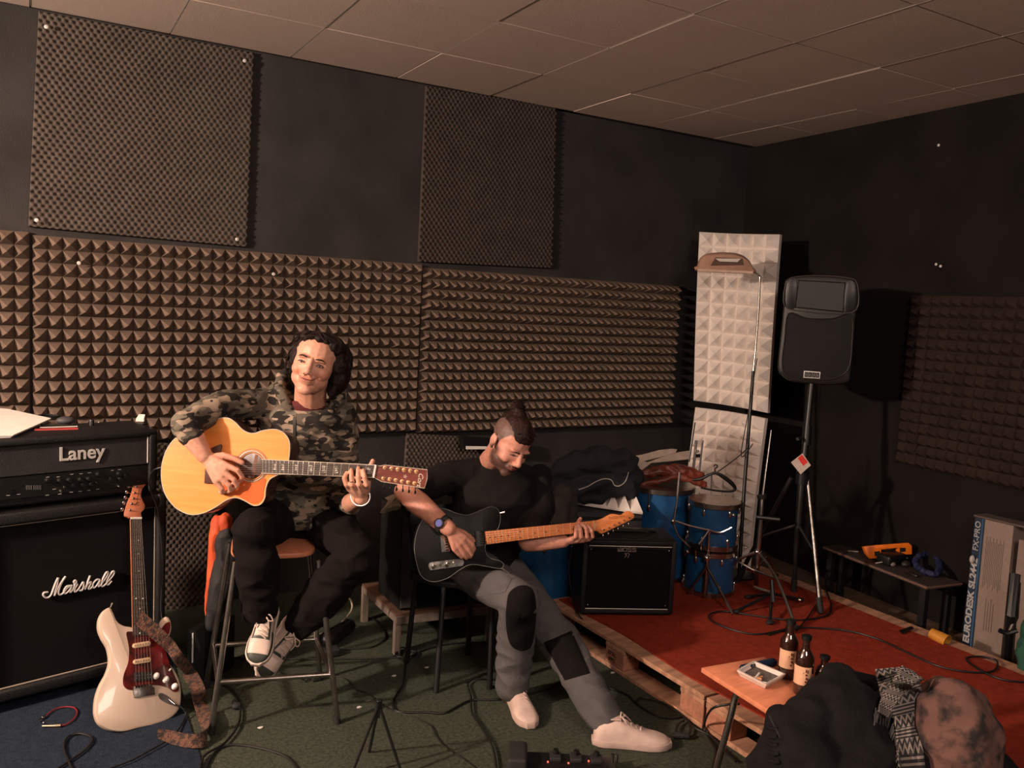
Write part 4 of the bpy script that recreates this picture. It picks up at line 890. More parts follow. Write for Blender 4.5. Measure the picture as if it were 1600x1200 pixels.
for k, (scl, off, thr, colr) in enumerate(((9, 0, .0, (.100, .085, .066)), (15, 4, .52, (.036, .032, .027)), (16, 9, .54, (.15, .135, .105)), (17, 15, .57, (.30, .23, .17)), (18, 21, .575, (.024, .021, .019)))):
    if k == 0: rgb = nt.nodes.new('ShaderNodeRGB'); rgb.outputs[0].default_value = (*colr, 1); prev = rgb.outputs[0]; continue
    mp = nt.nodes.new('ShaderNodeMapping'); mp.inputs['Location'].default_value = (off, off*.7, off*.3); mp.inputs['Scale'].default_value = (1, 1, 2.0); nt.links.new(tc.outputs['Object'], mp.inputs[0])
    no_ = nt.nodes.new('ShaderNodeTexNoise'); no_.inputs['Scale'].default_value = scl; no_.inputs['Detail'].default_value = 1.5; nt.links.new(mp.outputs[0], no_.inputs[0])
    rp = nt.nodes.new('ShaderNodeValToRGB'); rp.color_ramp.elements[0].position = thr; rp.color_ramp.elements[1].position = thr+.015; nt.links.new(no_.outputs[0], rp.inputs[0])
    mx = nt.nodes.new('ShaderNodeMix'); mx.data_type = 'RGBA'; nt.links.new(rp.outputs[0], mx.inputs[0]); nt.links.new(prev, mx.inputs[6]); mx.inputs[7].default_value = (*colr, 1); prev = mx.outputs[2]
nt.links.new(prev, bs.inputs['Base Color'])
hb = MB(); torso_loft(hb, [(P(477, 822, 3.57), .165, .135), (P(476, 790, 3.56), .178, .142), (P(477, 740, 3.53), .172, .138), (P(477, 690, 3.50), .180, .136), (P(474, 655, 3.46), .180, .128), (P(474, 640, 3.455), .135, .104), (P(476, 628, 3.47), .095, .06)])
hb.limb([P(440, 630, 3.47), j['rs'], P(348, 632, 3.29), j['re'], j['re'].lerp(j['rw'], .22)], [.06, .068, .060, .054, .050], 16)
hb.limb([P(515, 645, 3.50), j['ls']+CR*.004, P(541, 720, 3.50), j['le']+CR*.0, j['le'].lerp(j['lw'], .30)], [.06, .066, .058, .055, .048], 16)
# hood gathered round the neck
hb.limb([P(461, 655, 3.36), P(447, 632, 3.36), P(437, 607, 3.41), P(440, 590, 3.48), P(462, 580, 3.57), P(500, 585, 3.60), P(524, 600, 3.54), P(529, 625, 3.45), P(512, 645, 3.39), P(484, 654, 3.36)], [.014, .022, .026, .028, .034, .036, .034, .028, .022, .016], 12)
hb.limb([P(430, 612, 3.47), P(470, 600, 3.62), P(530, 618, 3.56)], [.035, .06, .045], 12)
HOOD = organic(hb, 'hoodie', CAMO, T1, .006, 4, wrinkle(.0065, (11, 11, 16), 1.0, .002, 30))
patch(HOOD, [(458, 652), (463, 651), (462.5, 700), (458, 744), (454.5, 744), (458, 700)], 'zipper', mat('zip_tape', (.03, .028, .025), .7), T1, .003, sm=0)
cf = MB(); q0 = j['re'].lerp(j['rw'], .24); cd_ = (j['rw']-j['re']).normalized()
cf.limb([q0-cd_*.010, q0+cd_*.010], [.050, .048], 16); organic(cf, 'sleeve_cuff', CAMO, T1, .005, 3, wrinkle(.004, (30, 30, 30)))
PANT = mat('black_brown_trousers', (0.0075, 0.005, 0.0048), 0.95, spec=.15, rgb2=(0.0055, 0.004, 0.0038), bump=.3, bscale=300)
pb = MB(); pb.limb([j['rh'].lerp(j['lh'], -.1), j['rh'].lerp(j['lh'], .5), j['rh'].lerp(j['lh'], 1.1)], [.10, .115, .10], 18)
pb.limb([j['rh'], j['rk'].lerp(j['rh'], .5), j['rk'], j['rk'].lerp(j['ra'], .35), j['rk'].lerp(j['ra'], .93)], [.100, .094, .084, .086, .070], 18)
pb.limb([j['lh'], j['lk'].lerp(j['lh'], .5), j['lk'], j['lk'].lerp(j['la'], .45), j['lk'].lerp(j['la'], .95)], [.104, .100, .088, .088, .071], 18)
organic(pb, 'trousers', PANT, T1, .007, 4, wrinkle(.012, (9, 9, 15), 5.0, .003, 24))
# bracelet, ring
br = MB(); cw = j['lw'].lerp(ap.pt(558, 770, -.03), .3); axw = (ap.pt(557, 760, -.02)-j['le']).normalized(); Mf = frame(axw)
br.tube([cw+V(Mf @ V((.036*math.cos(a), .036*math.sin(a), 0))) for a in [2*PI*i/28 for i in range(28)]], .0030, 6, 0, True)
br.build('bracelet', mat('white_silver_bracelet', (.75, .72, .7), .3, .4), T1, True)
MB().tube([ap.pt(553.2, 752, .029)+V(frame(CU) @ V((.0115*math.cos(a), .0115*math.sin(a), 0))) for a in [2*PI*i/18 for i in range(18)]], .0014, 6, 0, True).build('ring', CHROME, T1, True)

def shoe(name, heel, toe, up, T, upm, solem, darkm, lacem, s=1.0, sneaker=False):
    f_ = (toe-heel); L = f_.length; f_.normalize(); u_ = (up-f_*up.dot(f_)).normalized(); s_ = f_.cross(u_)
    tt = [0, .02, .06, .12, .2, .28, .34, .4, .46, .52, .58, .62, .66, .72, .78, .83, .87, .90, .93, .96, .98, 1.0]
    W = np.interp(tt, [0, .03, .1, .3, .5, .7, .85, .95, 1], [.012, .024, .034, .035, .039, .047, .045, .033, .012])*s
    Ht = np.interp(tt, [0, .03, .1, .2, .3, .4, .55, .7, .85, .95, 1], [.05, .066, .082, .088, .092, .086, .068, .052, .043, .034, .024])*s
    mb = MB(); n = 28; rg = []
    for i, t in enumerate(tt):
        r = []
        for k in range(n):
            a = PI*k/(n-1); cx = math.cos(a); sx = math.sin(a)
            r.append(heel+f_*(t*L)+s_*(W[i]*math.copysign(abs(cx)**.75, cx))+u_*(.018*s+(Ht[i]-.018*s)*sx**.8))
        rg.append(r)
    vs = [p for r in rg for p in r]; o = 0; mb.add(vs, [])
    for i in range(len(tt)-1):
        for k in range(n-1):
            t = (tt[i]+tt[i+1])/2; side = abs(k-(n-1)/2+.5)/((n-1)/2)
            dark = sneaker and (t > .87 or (t > .50 and side > .60) or (.28 < t < .62 and .30 < side < .50) or (.60 < t < .66 and side < .5) or (t < .10))
            mb.f.append([i*n+k, (i+1)*n+k, (i+1)*n+k+1, i*n+k+1]); mb.mi.append(1 if dark else 0)
    mb.f.append(list(range(n))); mb.mi.append(0); mb.f.append([(len(tt)-1)*n+k for k in range(n)][::-1]); mb.mi.append(0)
    for i in range(len(tt)-1): mb.f.append([i*n, i*n+n-1, (i+1)*n+n-1, (i+1)*n]); mb.mi.append(0)
    sh_ = mb.build(name, [upm, darkm], T, True, angle=70)
    out = [heel+f_*(t*L+(-.006 if i == 0 else (.006 if i == len(tt)-1 else 0)))+s_*(W[i]+.004)+u_*.024*s for i, t in enumerate(tt)]+[heel+f_*(t*L+(-.006 if i == 0 else (.006 if i == len(tt)-1 else 0)))-s_*(W[i]+.004)+u_*.024*s for i, t in reversed(list(enumerate(tt)))]
    MB().slab(out, u_, .024*s, .004).build('sole', solem, sh_, True)
    lc = MB()
    for k, t in enumerate((.34, .41, .48, .55, .61)):
        hh = float(np.interp(t, tt, Ht)); ww = .017*s+.002*k*0
        lc.tube([heel+f_*(t*L+.010)+s_*(-ww*1.15)+u_*(hh*.90), heel+f_*(t*L)+u_*(hh+.004), heel+f_*(t*L-.002)+s_*(ww*1.15)+u_*(hh*.90)], .0032*s, 6, 4)
    c0 = heel+f_*(.34*L)+u_*(float(np.interp(.34, tt, Ht))+.008)
    for q in (-1, 1):
        lc.tube([c0, c0+s_*(q*.022)+u_*.012+f_*.004, c0+s_*(q*.036)+u_*(-.004)+f_*.018, c0+s_*(q*.022)+u_*(-.002)+f_*.022, c0], .0026*s, 6, 5)
        lc.tube([c0, c0+s_*(q*.018)+f_*.02, c0+s_*(q*.026)+f_*.045+u_*(-.024)], .0024*s, 6, 4)
    lc.build('laces', lacem, sh_, True)
    tg_ = MB().slab([c0+s_*(x*.016*s)+f_*y+u_*(.002) for x, y in ((-1, .0), (1, .0), (1, -.045), (.6, -.055), (-.6, -.055), (-1, -.045))], u_, .006, .002).build('tongue', upm, sh_, True)
    return sh_
SHW = mat('off_white_leather', (0.60, 0.48, 0.41), 0.5, rgb2=(0.52, 0.40, 0.34), nscale=20)
SHG = mat('dark_green_leather', (0.035, 0.04, 0.032), 0.5); SOLE = mat('white_rubber', (0.62, 0.52, 0.45), 0.6)
shoe('sneaker', P(425, 945, 3.40), P(400, 1040, 3.24), CU*.35-CF+CR*.12, T1, SHW, SOLE, SHG, SHW, 1.04, True)
shoe('sneaker', P(460, 962, 3.50), P(404, 1056, 3.36), CR*.65-CF*.72+CU*.1, T1, SHW, SOLE, SHG, SHW, 1.04, True)
SOCK = mat('white_sock', (.5, .45, .42), .9)
MB().limb([P(408, 948, 3.33), P(415, 975, 3.36)], [.040, .040]).build('sock', SOCK, T1, True)
MB().limb([P(468, 975, 3.43), P(452, 992, 3.43)], [.040, .036]).build('sock', SOCK, T1, True)

# ----------------------------------------------------------------- man with the black guitar
T2 = thing('person', 'seated man with top bun and black shirt bending over the black electric guitar', 'person', P(735, 905, 3.88))
X2 = cdir(.75, -.17, -.64); F2 = cdir(.32, -.57, .75)
Fo = (F2-X2.normalized()*F2.dot(X2.normalized())).normalized()
H2 = Hmat(P(811, 714, 3.50)-Fo*.088, X2, F2, 1.06)
k2 = dict(nk=P(770, 722, 3.73), rs=P(699, 742, 3.68), ls=P(842, 748, 3.84), re=P(632, 768, 3.50), rw=ep.pt(697, 826, .050), le=P(825, 846, 3.62), lw=ep.pt(884, 846, -.035), ch=P(775, 790, 3.74), wa=P(755, 850, 3.82),
          rh=P(716, 874, 3.84), lh=P(766, 870, 3.93), rk=P(810, 938, 3.43), ra=P(800, 1078, 3.58), lk=P(876, 1004, 3.60), la=P(944, 1122, 3.32))
b = MB(); head_parts(b, H2)
b.limb([H2 @ V((0, .02, -.045)), k2['nk']+CF*0, k2['ch']], [.060, .064, .09], 16)
b.limb([k2['ch'], k2['wa'], k2['rh'].lerp(k2['lh'], .5)], [.11, .11, .11], 16); b.limb([k2['rs'], k2['nk']+V((0, 0, -.10)), k2['ls']], [.042, .05, .042])
b.limb([k2['rs'], P(665, 760, 3.60), k2['re']], [.044, .044, .045]); b.limb([k2['re'], k2['re'].lerp(k2['rw'], .35), k2['re'].lerp(k2['rw'], .7), k2['rw']], [.045, .049, .040, .031], 16); b.limb([k2['ls'], P(845, 795, 3.76), k2['le']], [.044, .044, .043]); b.limb([k2['le'], k2['le'].lerp(k2['lw'], .4), k2['lw']], [.045, .042, .029], 16)
for a_, k_, f_ in (('rh', 'rk', 'ra'), ('lh', 'lk', 'la')): b.limb([k2[a_], k2[k_], k2[f_]], [.075, .055, .036], 12)
hand(b, k2['rw'], [ep.pt(722, 839, .048), ep.pt(718, 846, .050), ep.pt(712, 852, .048), ep.pt(706, 857, .044)],
     [[ep.pt(734, 849, .040), ep.pt(738, 857, .028), ep.pt(737, 862, .018)], [ep.pt(729, 858, .040), ep.pt(734, 866, .028), ep.pt(733, 870, .018)], [ep.pt(721, 863, .038), ep.pt(726, 869, .028), ep.pt(727, 872, .018)], [ep.pt(714, 865, .034), ep.pt(719, 869, .026), ep.pt(720, 871, .018)]],
     [ep.pt(705, 829, .042), ep.pt(720, 832, .034), ep.pt(731, 838, .026), ep.pt(738, 845, .020)], s=1.05)
hand(b, k2['lw'], [ep.pt(921, 842, -.008), ep.pt(912, 844, -.006), ep.pt(903, 844, -.004), ep.pt(895, 842, -.002)],
     [[ep.pt(923, 838, .020), ep.pt(920, 829, .032), ep.pt(915, 822, .024)], [ep.pt(914, 838, .024), ep.pt(911, 826, .034), ep.pt(906, 818, .024)], [ep.pt(905, 838, .024), ep.pt(902, 827, .034), ep.pt(900, 820, .024)], [ep.pt(896.5, 838, .022), ep.pt(896, 828, .032), ep.pt(896, 822, .024)]],
     [ep.pt(898, 845, -.040), ep.pt(903, 832, -.045), ep.pt(906, 820, -.036), ep.pt(909, 810.5, -.016)], s=1.05)
def post2(co, no):
    out, L = sculpt_head(co, no, H2, .8); n = len(co); c = tint_base(n, (.60, .285, .205)); x, y, z = L[:, 0], L[:, 1], L[:, 2]
    inh = ((np.abs(x) < .095) & (np.abs(y) < .13) & (z < .14) & (z > -.125)).astype(float)
    beard = smooth01(-z, .034, .046)*smooth01(-y, -.030, -.005)*inh; beard = np.maximum(beard, smooth01(-z, .0, .02)*smooth01(-y, -.02, .0)*smooth01(y, -.045, -.02)*smooth01(np.abs(x), .05, .06)*inh)
    c = blend(c, beard*.92, (.06, .034, .026))
    lip = np.exp(-(((L-np.array((0, -.1, -.054)))/np.array((.022, .022, .0065)))**4).sum(1)); c = blend(c, lip*.8, (.40, .11, .09))
    hairz = .040+.030*smooth01(-y, .0, .06); sc_ = smooth01(z-hairz+smooth01(y, -.035, .0)*.050, 0, .008)*smooth01(y, -.062, -.045)*inh
    ear = smooth01(np.abs(x), .0735, .076)*(z < .03)*(z > -.045); c = blend(c, sc_*.90*(1-ear), (.10, .07, .06))
    arm = 1-inh; c = blend(c, arm*.12, (.40, .16, .11)); return out, c
organic(b, 'body', SKIN, T2, .0034, 7, post2)
face_bits(H2, T2, .0016, .020)
HAIR2 = mat('dark_chestnut_hair', (0.030, 0.012, 0.009), 0.6, spec=.2, rgb2=(0.012, 0.005, 0.004), nscale=20, bump=.3, bscale=160)
hb = MB(); R2 = H2.to_3x3()
for c_, r_ in (((0, .010, .072), (.058, .088, .056)), ((0, -.040, .070), (.050, .042, .040)), ((0, .055, .062), (.052, .050, .052)), ((-.004, .066, .128), (.030, .030, .028)), ((0, .040, .112), (.034, .036, .026))): hb.ell(H2 @ V(c_), r_, R2, 18, 12)
vol = organic(hb, 'hair', HAIR2, T2, .005, 3, wrinkle(.0025, (60, 60, 60)))
st = MB(); rn = random.Random(4)
for k in range(360):
    x = rn.uniform(-.054, .054); y0 = -.080+abs(x)*.5; pts = []
    for q in range(9):
        f_ = q/8; yy = y0+(.058-y0)*f_; xx = x*(1-.75*f_**2); hz = math.sqrt(max(0, 1-(xx/.062)**2)); zz_ = .062+(.055*hz)*math.sqrt(max(.05, 1-((yy-.008)/.098)**2))+.014*f_**2+rn.uniform(0, .002)
        pts.append(H2 @ V((xx, yy, zz_)))
    st.tube(pts, [.0009, .0018, .0018, .0012], 4)
for k in range(60):
    a = rn.uniform(0, 6.28); e = rn.uniform(-.5, 1.4); d = V((math.cos(a)*math.cos(e), math.sin(a)*math.cos(e), math.sin(e))); p = V((-.004, .066, .128))+d*.029; sd_ = d.cross(V((0, .3, 1))).normalized()
    st.tube([H2 @ (p+sd_*(.010*q)+d*(.004*math.sin(q))) for q in range(-2, 3)], [.0008, .0022, .0008], 4)
st.build('hair_strands', HAIR2, vol, True)
BTEE = mat('black_cotton', (0.011, 0.009, 0.009), 0.92, rgb2=(0.008, 0.007, 0.007), bump=.2, bscale=300, spec=.15)
hb = MB()
rows = [(P(742, 905, 3.88), .170, .14), (P(748, 872, 3.86), .180, .15), (P(760, 830, 3.80), .185, .145), (P(773, 785, 3.75), .195, .135), (P(772, 752, 3.74), .185, .110), (P(770, 733, 3.74), .125, .085), (P(770, 722, 3.75), .078, .068)]
torso_loft(hb, rows)
hb.limb([P(745, 738, 3.73), k2['rs']+CU*-.01, P(665, 760, 3.60), k2['re'].lerp(k2['rs'], .18)], [.065, .072, .064, .058], 18)
hb.limb([P(815, 745, 3.80), k2['ls'], P(845, 795, 3.76), k2['le'].lerp(k2['ls'], .12)], [.065, .068, .066, .060], 18)
SH2 = organic(hb, 'black_shirt', BTEE, T2, .006, 4, wrinkle(.006, (10, 10, 13), 2.0))
GPANT = mat('grey_work_trousers', (0.092, 0.086, 0.087), 0.9, rgb2=(0.072, 0.067, 0.068), nscale=6, bump=.35, bscale=300)
pb = MB(); pb.limb([k2['rh'].lerp(k2['lh'], -.1), k2['rh'].lerp(k2['lh'], 1.1)], [.115, .115], 18)
pb.limb([k2['rh'], k2['rh'].lerp(k2['rk'], .5), k2['rk'], k2['rk'].lerp(k2['ra'], .4), k2['rk'].lerp(k2['ra'], .97)], [.105, .100, .090, .080, .072], 20)
pb.limb([k2['lh'], k2['lh'].lerp(k2['lk'], .5), k2['lk'], k2['lk'].lerp(k2['la'], .4), k2['lk'].lerp(k2['la'], .97)], [.105, .098, .088, .080, .074], 20)
TR2 = organic(pb, 'work_trousers', GPANT, T2, .007, 4, wrinkle(.009, (8, 8, 15), 7.0, .003, 22))
patch(TR2, [(797, 925), (815, 915), (832, 922), (837, 950), (834, 990), (828, 1012), (812, 1016), (797, 1005), (791, 975), (792, 945)], 'knee_pad', mat('black_canvas', (0.006, 0.005, 0.005), .95, spec=.15, bump=.3, bscale=300), T2, .006, label='black oval knee patch')
patch(TR2, [(850, 1004), (893, 986), (922, 1052), (883, 1063)], 'knee_pad', MATS['black_canvas'], T2, .005, sm=0, label='black rectangular knee patch')
patch(TR2, [(740, 905), (782, 888), (800, 905), (790, 925), (762, 930)], 'pocket_flap', GPANT, T2, .005, sm=0)
SHP = mat('dusty_pink_white_canvas', (0.60, 0.46, 0.40), 0.8, rgb2=(0.50, 0.37, 0.32), nscale=25)
SOLE2 = mat('pinkish_rubber', (0.50, 0.37, 0.32), 0.7)
shoe('shoe', V((-.60, -1.60, .004)), V((-.70, -1.97, .004)).lerp(V((-.60, -1.60, .004)), .18), UZ, T2, SHP, SOLE2, SHP, SHP, 1.02)
hl_ = Z(945, 1168, .004)+V((-.02, .05, 0)); tl_ = Z(1046, 1166, .004)
shoe('shoe', hl_, tl_, UZ, T2, SHP, SOLE2, SHP, SHP, 1.1)
# wrist watch
cw = k2['rw'].lerp(k2['re'], .12); axw = (k2['rw']-k2['re']).normalized(); nn = -CF; nn = (nn-axw*nn.dot(axw)).normalized(); xx = axw.cross(nn)
MB().ribbon([cw+(xx*math.cos(a)*.038+nn*math.sin(a)*.036) for a in [2*PI*i/24 for i in range(25)]], [axw*.022]*25, .003).build('watch_strap', RUBBER, T2, True)
wf = MB().lathe([(0, 0), (.021, 0), (.021, .008), (.018, .010), (0, .010)], TM(cw+nn*.034, xx, axw, nn), 20).build('watch_case', PLAST, T2, True)
MB().lathe([(0, 0), (.015, 0), (0, .0008)], TM(cw+nn*.0442, xx, axw, nn), 18).build('watch_face', mat('blue_watch_face', (0.05, 0.06, 0.25), .6, emit=.2), T2, True)
# ================================================================ SEATS
ORW = mat('orange_plywood', (0.62, 0.23, 0.12), 0.45, rgb2=(0.52, 0.18, 0.09), nscale=6, stretch=(6, 1, 1))
TUBE = mat('dull_chrome_tube', (0.42, 0.39, 0.36), 0.3, 1.0, rgb2=(0.30, 0.27, 0.25))
fFL, fFR, fRR = Z(330, 1147), Z(527, 1130), Z(500, 1062); fRL = fFL+fRR-fFR
sc0 = (fFL+fFR+fRR+fRL)/4
t = thing('bar_stool', 'tall metal bar stool with orange wooden seat under the man with the acoustic guitar', 'stool', (sc0.x, sc0.y, 0))
SH_ = .665; tops = []
for f_, px_ in ((fFL, None), (fFR, None), (fRR, None), (fRL, None)):
    tp_ = V((sc0.x, sc0.y, 0)).lerp(V((f_.x, f_.y, 0)), .66); tp_.z = SH_-.012; tops.append(tp_)
    lg_ = MB().cyl(V((f_.x, f_.y, .02)), tp_, .0115, n=12).build('leg', TUBE, t, True)
    MB().cyl(V((f_.x, f_.y, .0)), V((f_.x, f_.y, 0)).lerp(tp_, .05), .0145, n=12).build('rubber_foot', RUBBER, lg_, True)
ffs = [V((f_.x, f_.y, 0)) for f_ in (fFL, fFR, fRR, fRL)]
rz = .30
for i in range(4): MB().cyl(ffs[i].lerp(tops[i], rz), ffs[(i+1) % 4].lerp(tops[(i+1) % 4], rz), .0105, n=12).build('foot_rung', TUBE, t, True)
sx = (fFR-fFL).normalized(); sx.z = 0; sy = V((-sx.y, sx.x, 0)); seat_c = V((sc0.x, sc0.y, SH_))+sy*.05+sx*.0
MB().slab([seat_c+sx*(.165*math.copysign(abs(math.cos(a))**.5, math.cos(a)))+sy*(.165*math.copysign(abs(math.sin(a))**.5, math.sin(a)))+V((0, 0, .010)) for a in [2*PI*i/40 for i in range(40)]], UZ, .020, .004).build('seat', ORW, t, True)
# orange lined jacket
t = thing('jacket', 'black jacket with bright orange lining hanging down the left side of the bar stool', 'jacket', Z(335, 1010))
ORC = mat('orange_lining', (0.62, 0.085, 0.02), 0.7, rgb2=(0.45, 0.055, 0.015), nscale=10, bump=.3, bscale=60); BLJ = mat('black_nylon', (0.011, 0.011, 0.012), 0.75, bump=.3, bscale=60)
jb = MB()
for a, b_, r in (((352, 835), (345, 900), .040), ((348, 880), (338, 950), .042), ((340, 930), (332, 975), .036), ((362, 850), (352, 930), .035)): jb.limb([P(*a, 3.61), P(*b_, 3.61)], [r, r*.95], 12)
organic(jb, 'jacket_body', BLJ, t, .007, 3, wrinkle(.010, (14, 14, 9), 2.0))
jb = MB()
for pts_, r in (([(342, 815), (338, 850), (330, 900), (323, 950), (322, 985)], (.030, .032, .016, .010, .008)), ([(352, 812), (352, 835), (344, 870)], (.028, .026, .012))): jb.limb([P(x, y, 3.61) for x, y in pts_], list(r), 12)
organic(jb, 'jacket_lining', ORC, t, .006, 3, wrinkle(.012, (26, 26, 9), 4.0))
# black chair
BM = mat('black_painted_metal', (0.009, 0.009, 0.009), 0.4)
t = thing('chair', 'black metal chair under the man with the bun', 'chair', Z(700, 1050))
lt = [((697, 908), (681, 1082)), ((657, 906), (635, 1036)), ((769, 912), (765, 1076)), ((737, 905), (731, 1023))]
q4 = []
for a, b_ in lt:
    f_ = Z(*b_, 0); tpp = Z(*a, .44); tpp = V((f_.x, f_.y, 0)).lerp(V((tpp.x, tpp.y, 0)), .6)+V((0, 0, .44)); q4.append(tpp); MB().cyl(f_, tpp, .013, .012, 10).build('leg', BM, t, True)
cc_ = sum(q4, V((0, 0, 0)))/4
MB().slab(cat([cc_+(q4[i]-cc_)*1.16+V((0, 0, .025)) for i in (0, 2, 3, 1)], 4, True), UZ, .028, .008).build('seat', BM, t, True)
MB().tube([q4[1], q4[1]+V((-.03, .02, .20)), q4[1]+V((-.05, .04, .36)), q4[3]+V((-.04, .05, .36)), q4[3]+V((-.02, .02, .2)), q4[3]], .011, 8, 3).build('backrest_frame', BM, t, True)
MB().slab([q4[1]+V((-.035, .03, .33)), q4[3]+V((-.03, .04, .33)), q4[3]+V((-.02, .03, .22)), q4[1]+V((-.025, .02, .22))], -CF, .012, .003).build('backrest', BM, t, True)

# ================================================================ LOW TROLLEY, CASE, TISSUE
GRW = mat('grey_weathered_wood', (0.20, 0.155, 0.125), 0.8, rgb2=(0.13, 0.10, 0.08), nscale=8, stretch=(5, 5, 1), bump=.2)
t = thing('low_table', 'low grey wooden table on square legs carrying the black speaker cabinet', 'table', Z(660, 990))
a_, b_, c_ = Z(619, 960, .20), Z(566, 912, .20), Z(772, 943, .20); d_ = b_+(c_-a_)
MB().slab([a_, c_, d_, b_], UZ, .012).build('table_top', mat('brown_board', (.12, .06, .036), .8), t)
for p_, q_ in ((a_, b_), (a_, c_), (c_, d_), (b_, d_)): MB().hexa([p_-UZ*.052+UZ*.008, q_-UZ*.044, q_-UZ*.044+(q_-p_).cross(UZ).normalized()*.02, p_-UZ*.044+(q_-p_).cross(UZ).normalized()*.02], [p_-UZ*.011, q_-UZ*.011, q_-UZ*.011+(q_-p_).cross(UZ).normalized()*.02, p_-UZ*.011+(q_-p_).cross(UZ).normalized()*.02]).build('apron', GRW, t)
cen = (a_+d_)/2
for p_ in (a_, b_, c_, d_):
    q_ = p_.lerp(cen, .05); MB().box((q_.x, q_.y, .093), (.030, .030, .186)).build('leg', GRW, t)
t = thing('speaker_cabinet', 'black speaker cabinet with grey front edge on the low table beside the bun-haired man', 'speaker cabinet', (cen.x, cen.y, .201))
e1 = (c_-a_).normalized(); e2 = (b_-a_).normalized(); o_ = a_+e1*.02+e2*.02+UZ*.002
def bx_(x0_, x1_, y0_, y1_, z0_, z1_): return [[o_+e1*x+e2*y+UZ*z for x, y in ((x0_, y0_), (x1_, y0_), (x1_, y1_), (x0_, y1_))] for z in (z0_, z1_)]
q_ = bx_(0, .48, .0, .27, .015, .49); MB().hexa(*q_).build('body', BLACK, t)
q_ = bx_(.005, .085, -.006, .0, .02, .47); MB().hexa(*q_).build('front_strip', mat('dusty_grey_panel', (0.075, 0.068, 0.062), .8, rgb2=(.05, .045, .042), nscale=10), t, label='dusty grey strip')
q_ = bx_(.09, .46, -.004, .0, .02, .47); MB().hexa(*q_).build('grille', CLOTHBLK, t)
q_ = bx_(-.003, .483, -.008, .002, .470, .493); MB().hexa(*q_).build('front_rail', PLAST, t)
for x in (.03, .07): MB().ell(o_+e1*x+UZ*.50, (.008, .008, .011)).build('metal_knob', CHROME, t, True)
for x in (.02, .46):
    for y in (.03, .24): MB().cyl(o_+e1*x+e2*y+UZ*.0, o_+e1*x+e2*y+UZ*.016, .012, n=10).build('foot', RUBBER, t, True)
MB().ell(o_+e1*.075-UZ*0+UZ*.33-e2*.008, (.010, .010, .010)).build('latch', STEEL, t, True)
# tissue: crumpled sheet
ts = MB(); rg = []
tpts = [(631, 762), (622, 766), (616, 772), (608, 775), (601, 778), (606, 782), (602, 790), (596, 797), (594, 801), (600, 803), (612, 798), (620, 797), (628, 793), (624, 786), (626, 776)]
base_d = (o_+UZ*.5-CC).dot(CF)
rn = random.Random(2); front = [P(x, y, base_d-.03+rn.uniform(-.012, .012)) for x, y in tpts]; ctr = P(612, 785, base_d-.075)
midr = [p.lerp(ctr, .5)-CF*rn.uniform(0, .025) for p in front]; bk = [p.lerp(ctr, .3)+CF*.05 for p in front]
ts.rings([[ctr.lerp(p, .05) for p in midr], midr, front, [p+CF*.004 for p in front], bk])
ts.build('crumpled_tissue', mat('cream_tissue', (0.70, 0.56, 0.44), 0.9), None, False, 'crumpled cream tissue on the corner of the black cabinet by the guitar headstock', 'tissue')
# black equipment box behind the strap
q0 = Z(292, 1068); e1 = (Z(323, 1074)-q0).normalized(); e2 = V((-e1.y, e1.x, 0))
t = thing('equipment_case', 'small black equipment case with a silver edge standing beside the bar stool leg', 'case', q0)
MB().hexa([q0, q0+e1*.085, q0+e1*.085+e2*.22, q0+e2*.22], [p+UZ*.24 for p in (q0, q0+e1*.085, q0+e1*.085+e2*.22, q0+e2*.22)]).build('body', PLAST, t)
MB().cyl(q0+e1*.028-e2*.003+UZ*.10, q0+e1*.028-e2*.003+UZ*.23, .004, n=6).build('silver_edge', SILVER, t, True)

# ================================================================ COMBO AMP ON THE STAGE
A_ = Z(905, 960, .157); B_ = Z(1050, 962, .157); e1 = (B_-A_); AW = e1.length; e1.normalize(); e2 = V((-e1.y, e1.x, 0)); AH = .395
Ra = TM((0, 0, 0), e1, e2, UZ).to_3x3()
def aa(x, y, z): return A_+e1*x+e2*y+UZ*z
t = thing('guitar_combo_amp', 'black combo guitar amp with square front standing on the left corner of the red carpet', 'amplifier', aa(AW/2, .12, 0))
MB().rbox(aa(AW/2, .13, .008+(AH-.008)/2), (AW, .23, AH-.008), Ra, .014).build('body', BLACK, t, True)
MB().box(aa(AW/2, .012, .19), (AW-.05, .012, AH-.09), Ra).build('grille', CLOTHBLK, t)
fr = MB()
for x in (.013, AW-.013): fr.rbox(aa(x, .008, AH/2), (.026, .03, AH-.016), Ra, .006)
for z in (.018, AH-.02): fr.rbox(aa(AW/2, .008, z), (AW-.04, .03, .024), Ra, .006)
fr.build('front_frame', BLACK, t, True)
for z in (.034, AH-.036): MB().cyl(aa(.028, -.005, z), aa(AW-.028, -.005, z), .0022, n=6).build('silver_piping', SILVER, t, True)
for x in (.04, AW-.04):
    for z in (.052, AH-.055): MB().ell(aa(x, -.001, z), .005).build('screw', CHROME, t, True)
    for y in (.04, .21): MB().cyl(aa(x, y, 0), aa(x, y, .012), .014, n=10).build('foot', RUBBER, t, True)
ap_ = Plane(aa(0, 0.003, .2), -e2); LGM = mat('pinkish_logo', (0.5, 0.40, 0.37), .5)
lg = MB(); bq = [(964.5, 855), (993.5, 855)]
def bseg(L): lg.tube([ap_.pt(870+x/11.43, 780+y/11.43, .001) for x, y in L], .0016, 5)
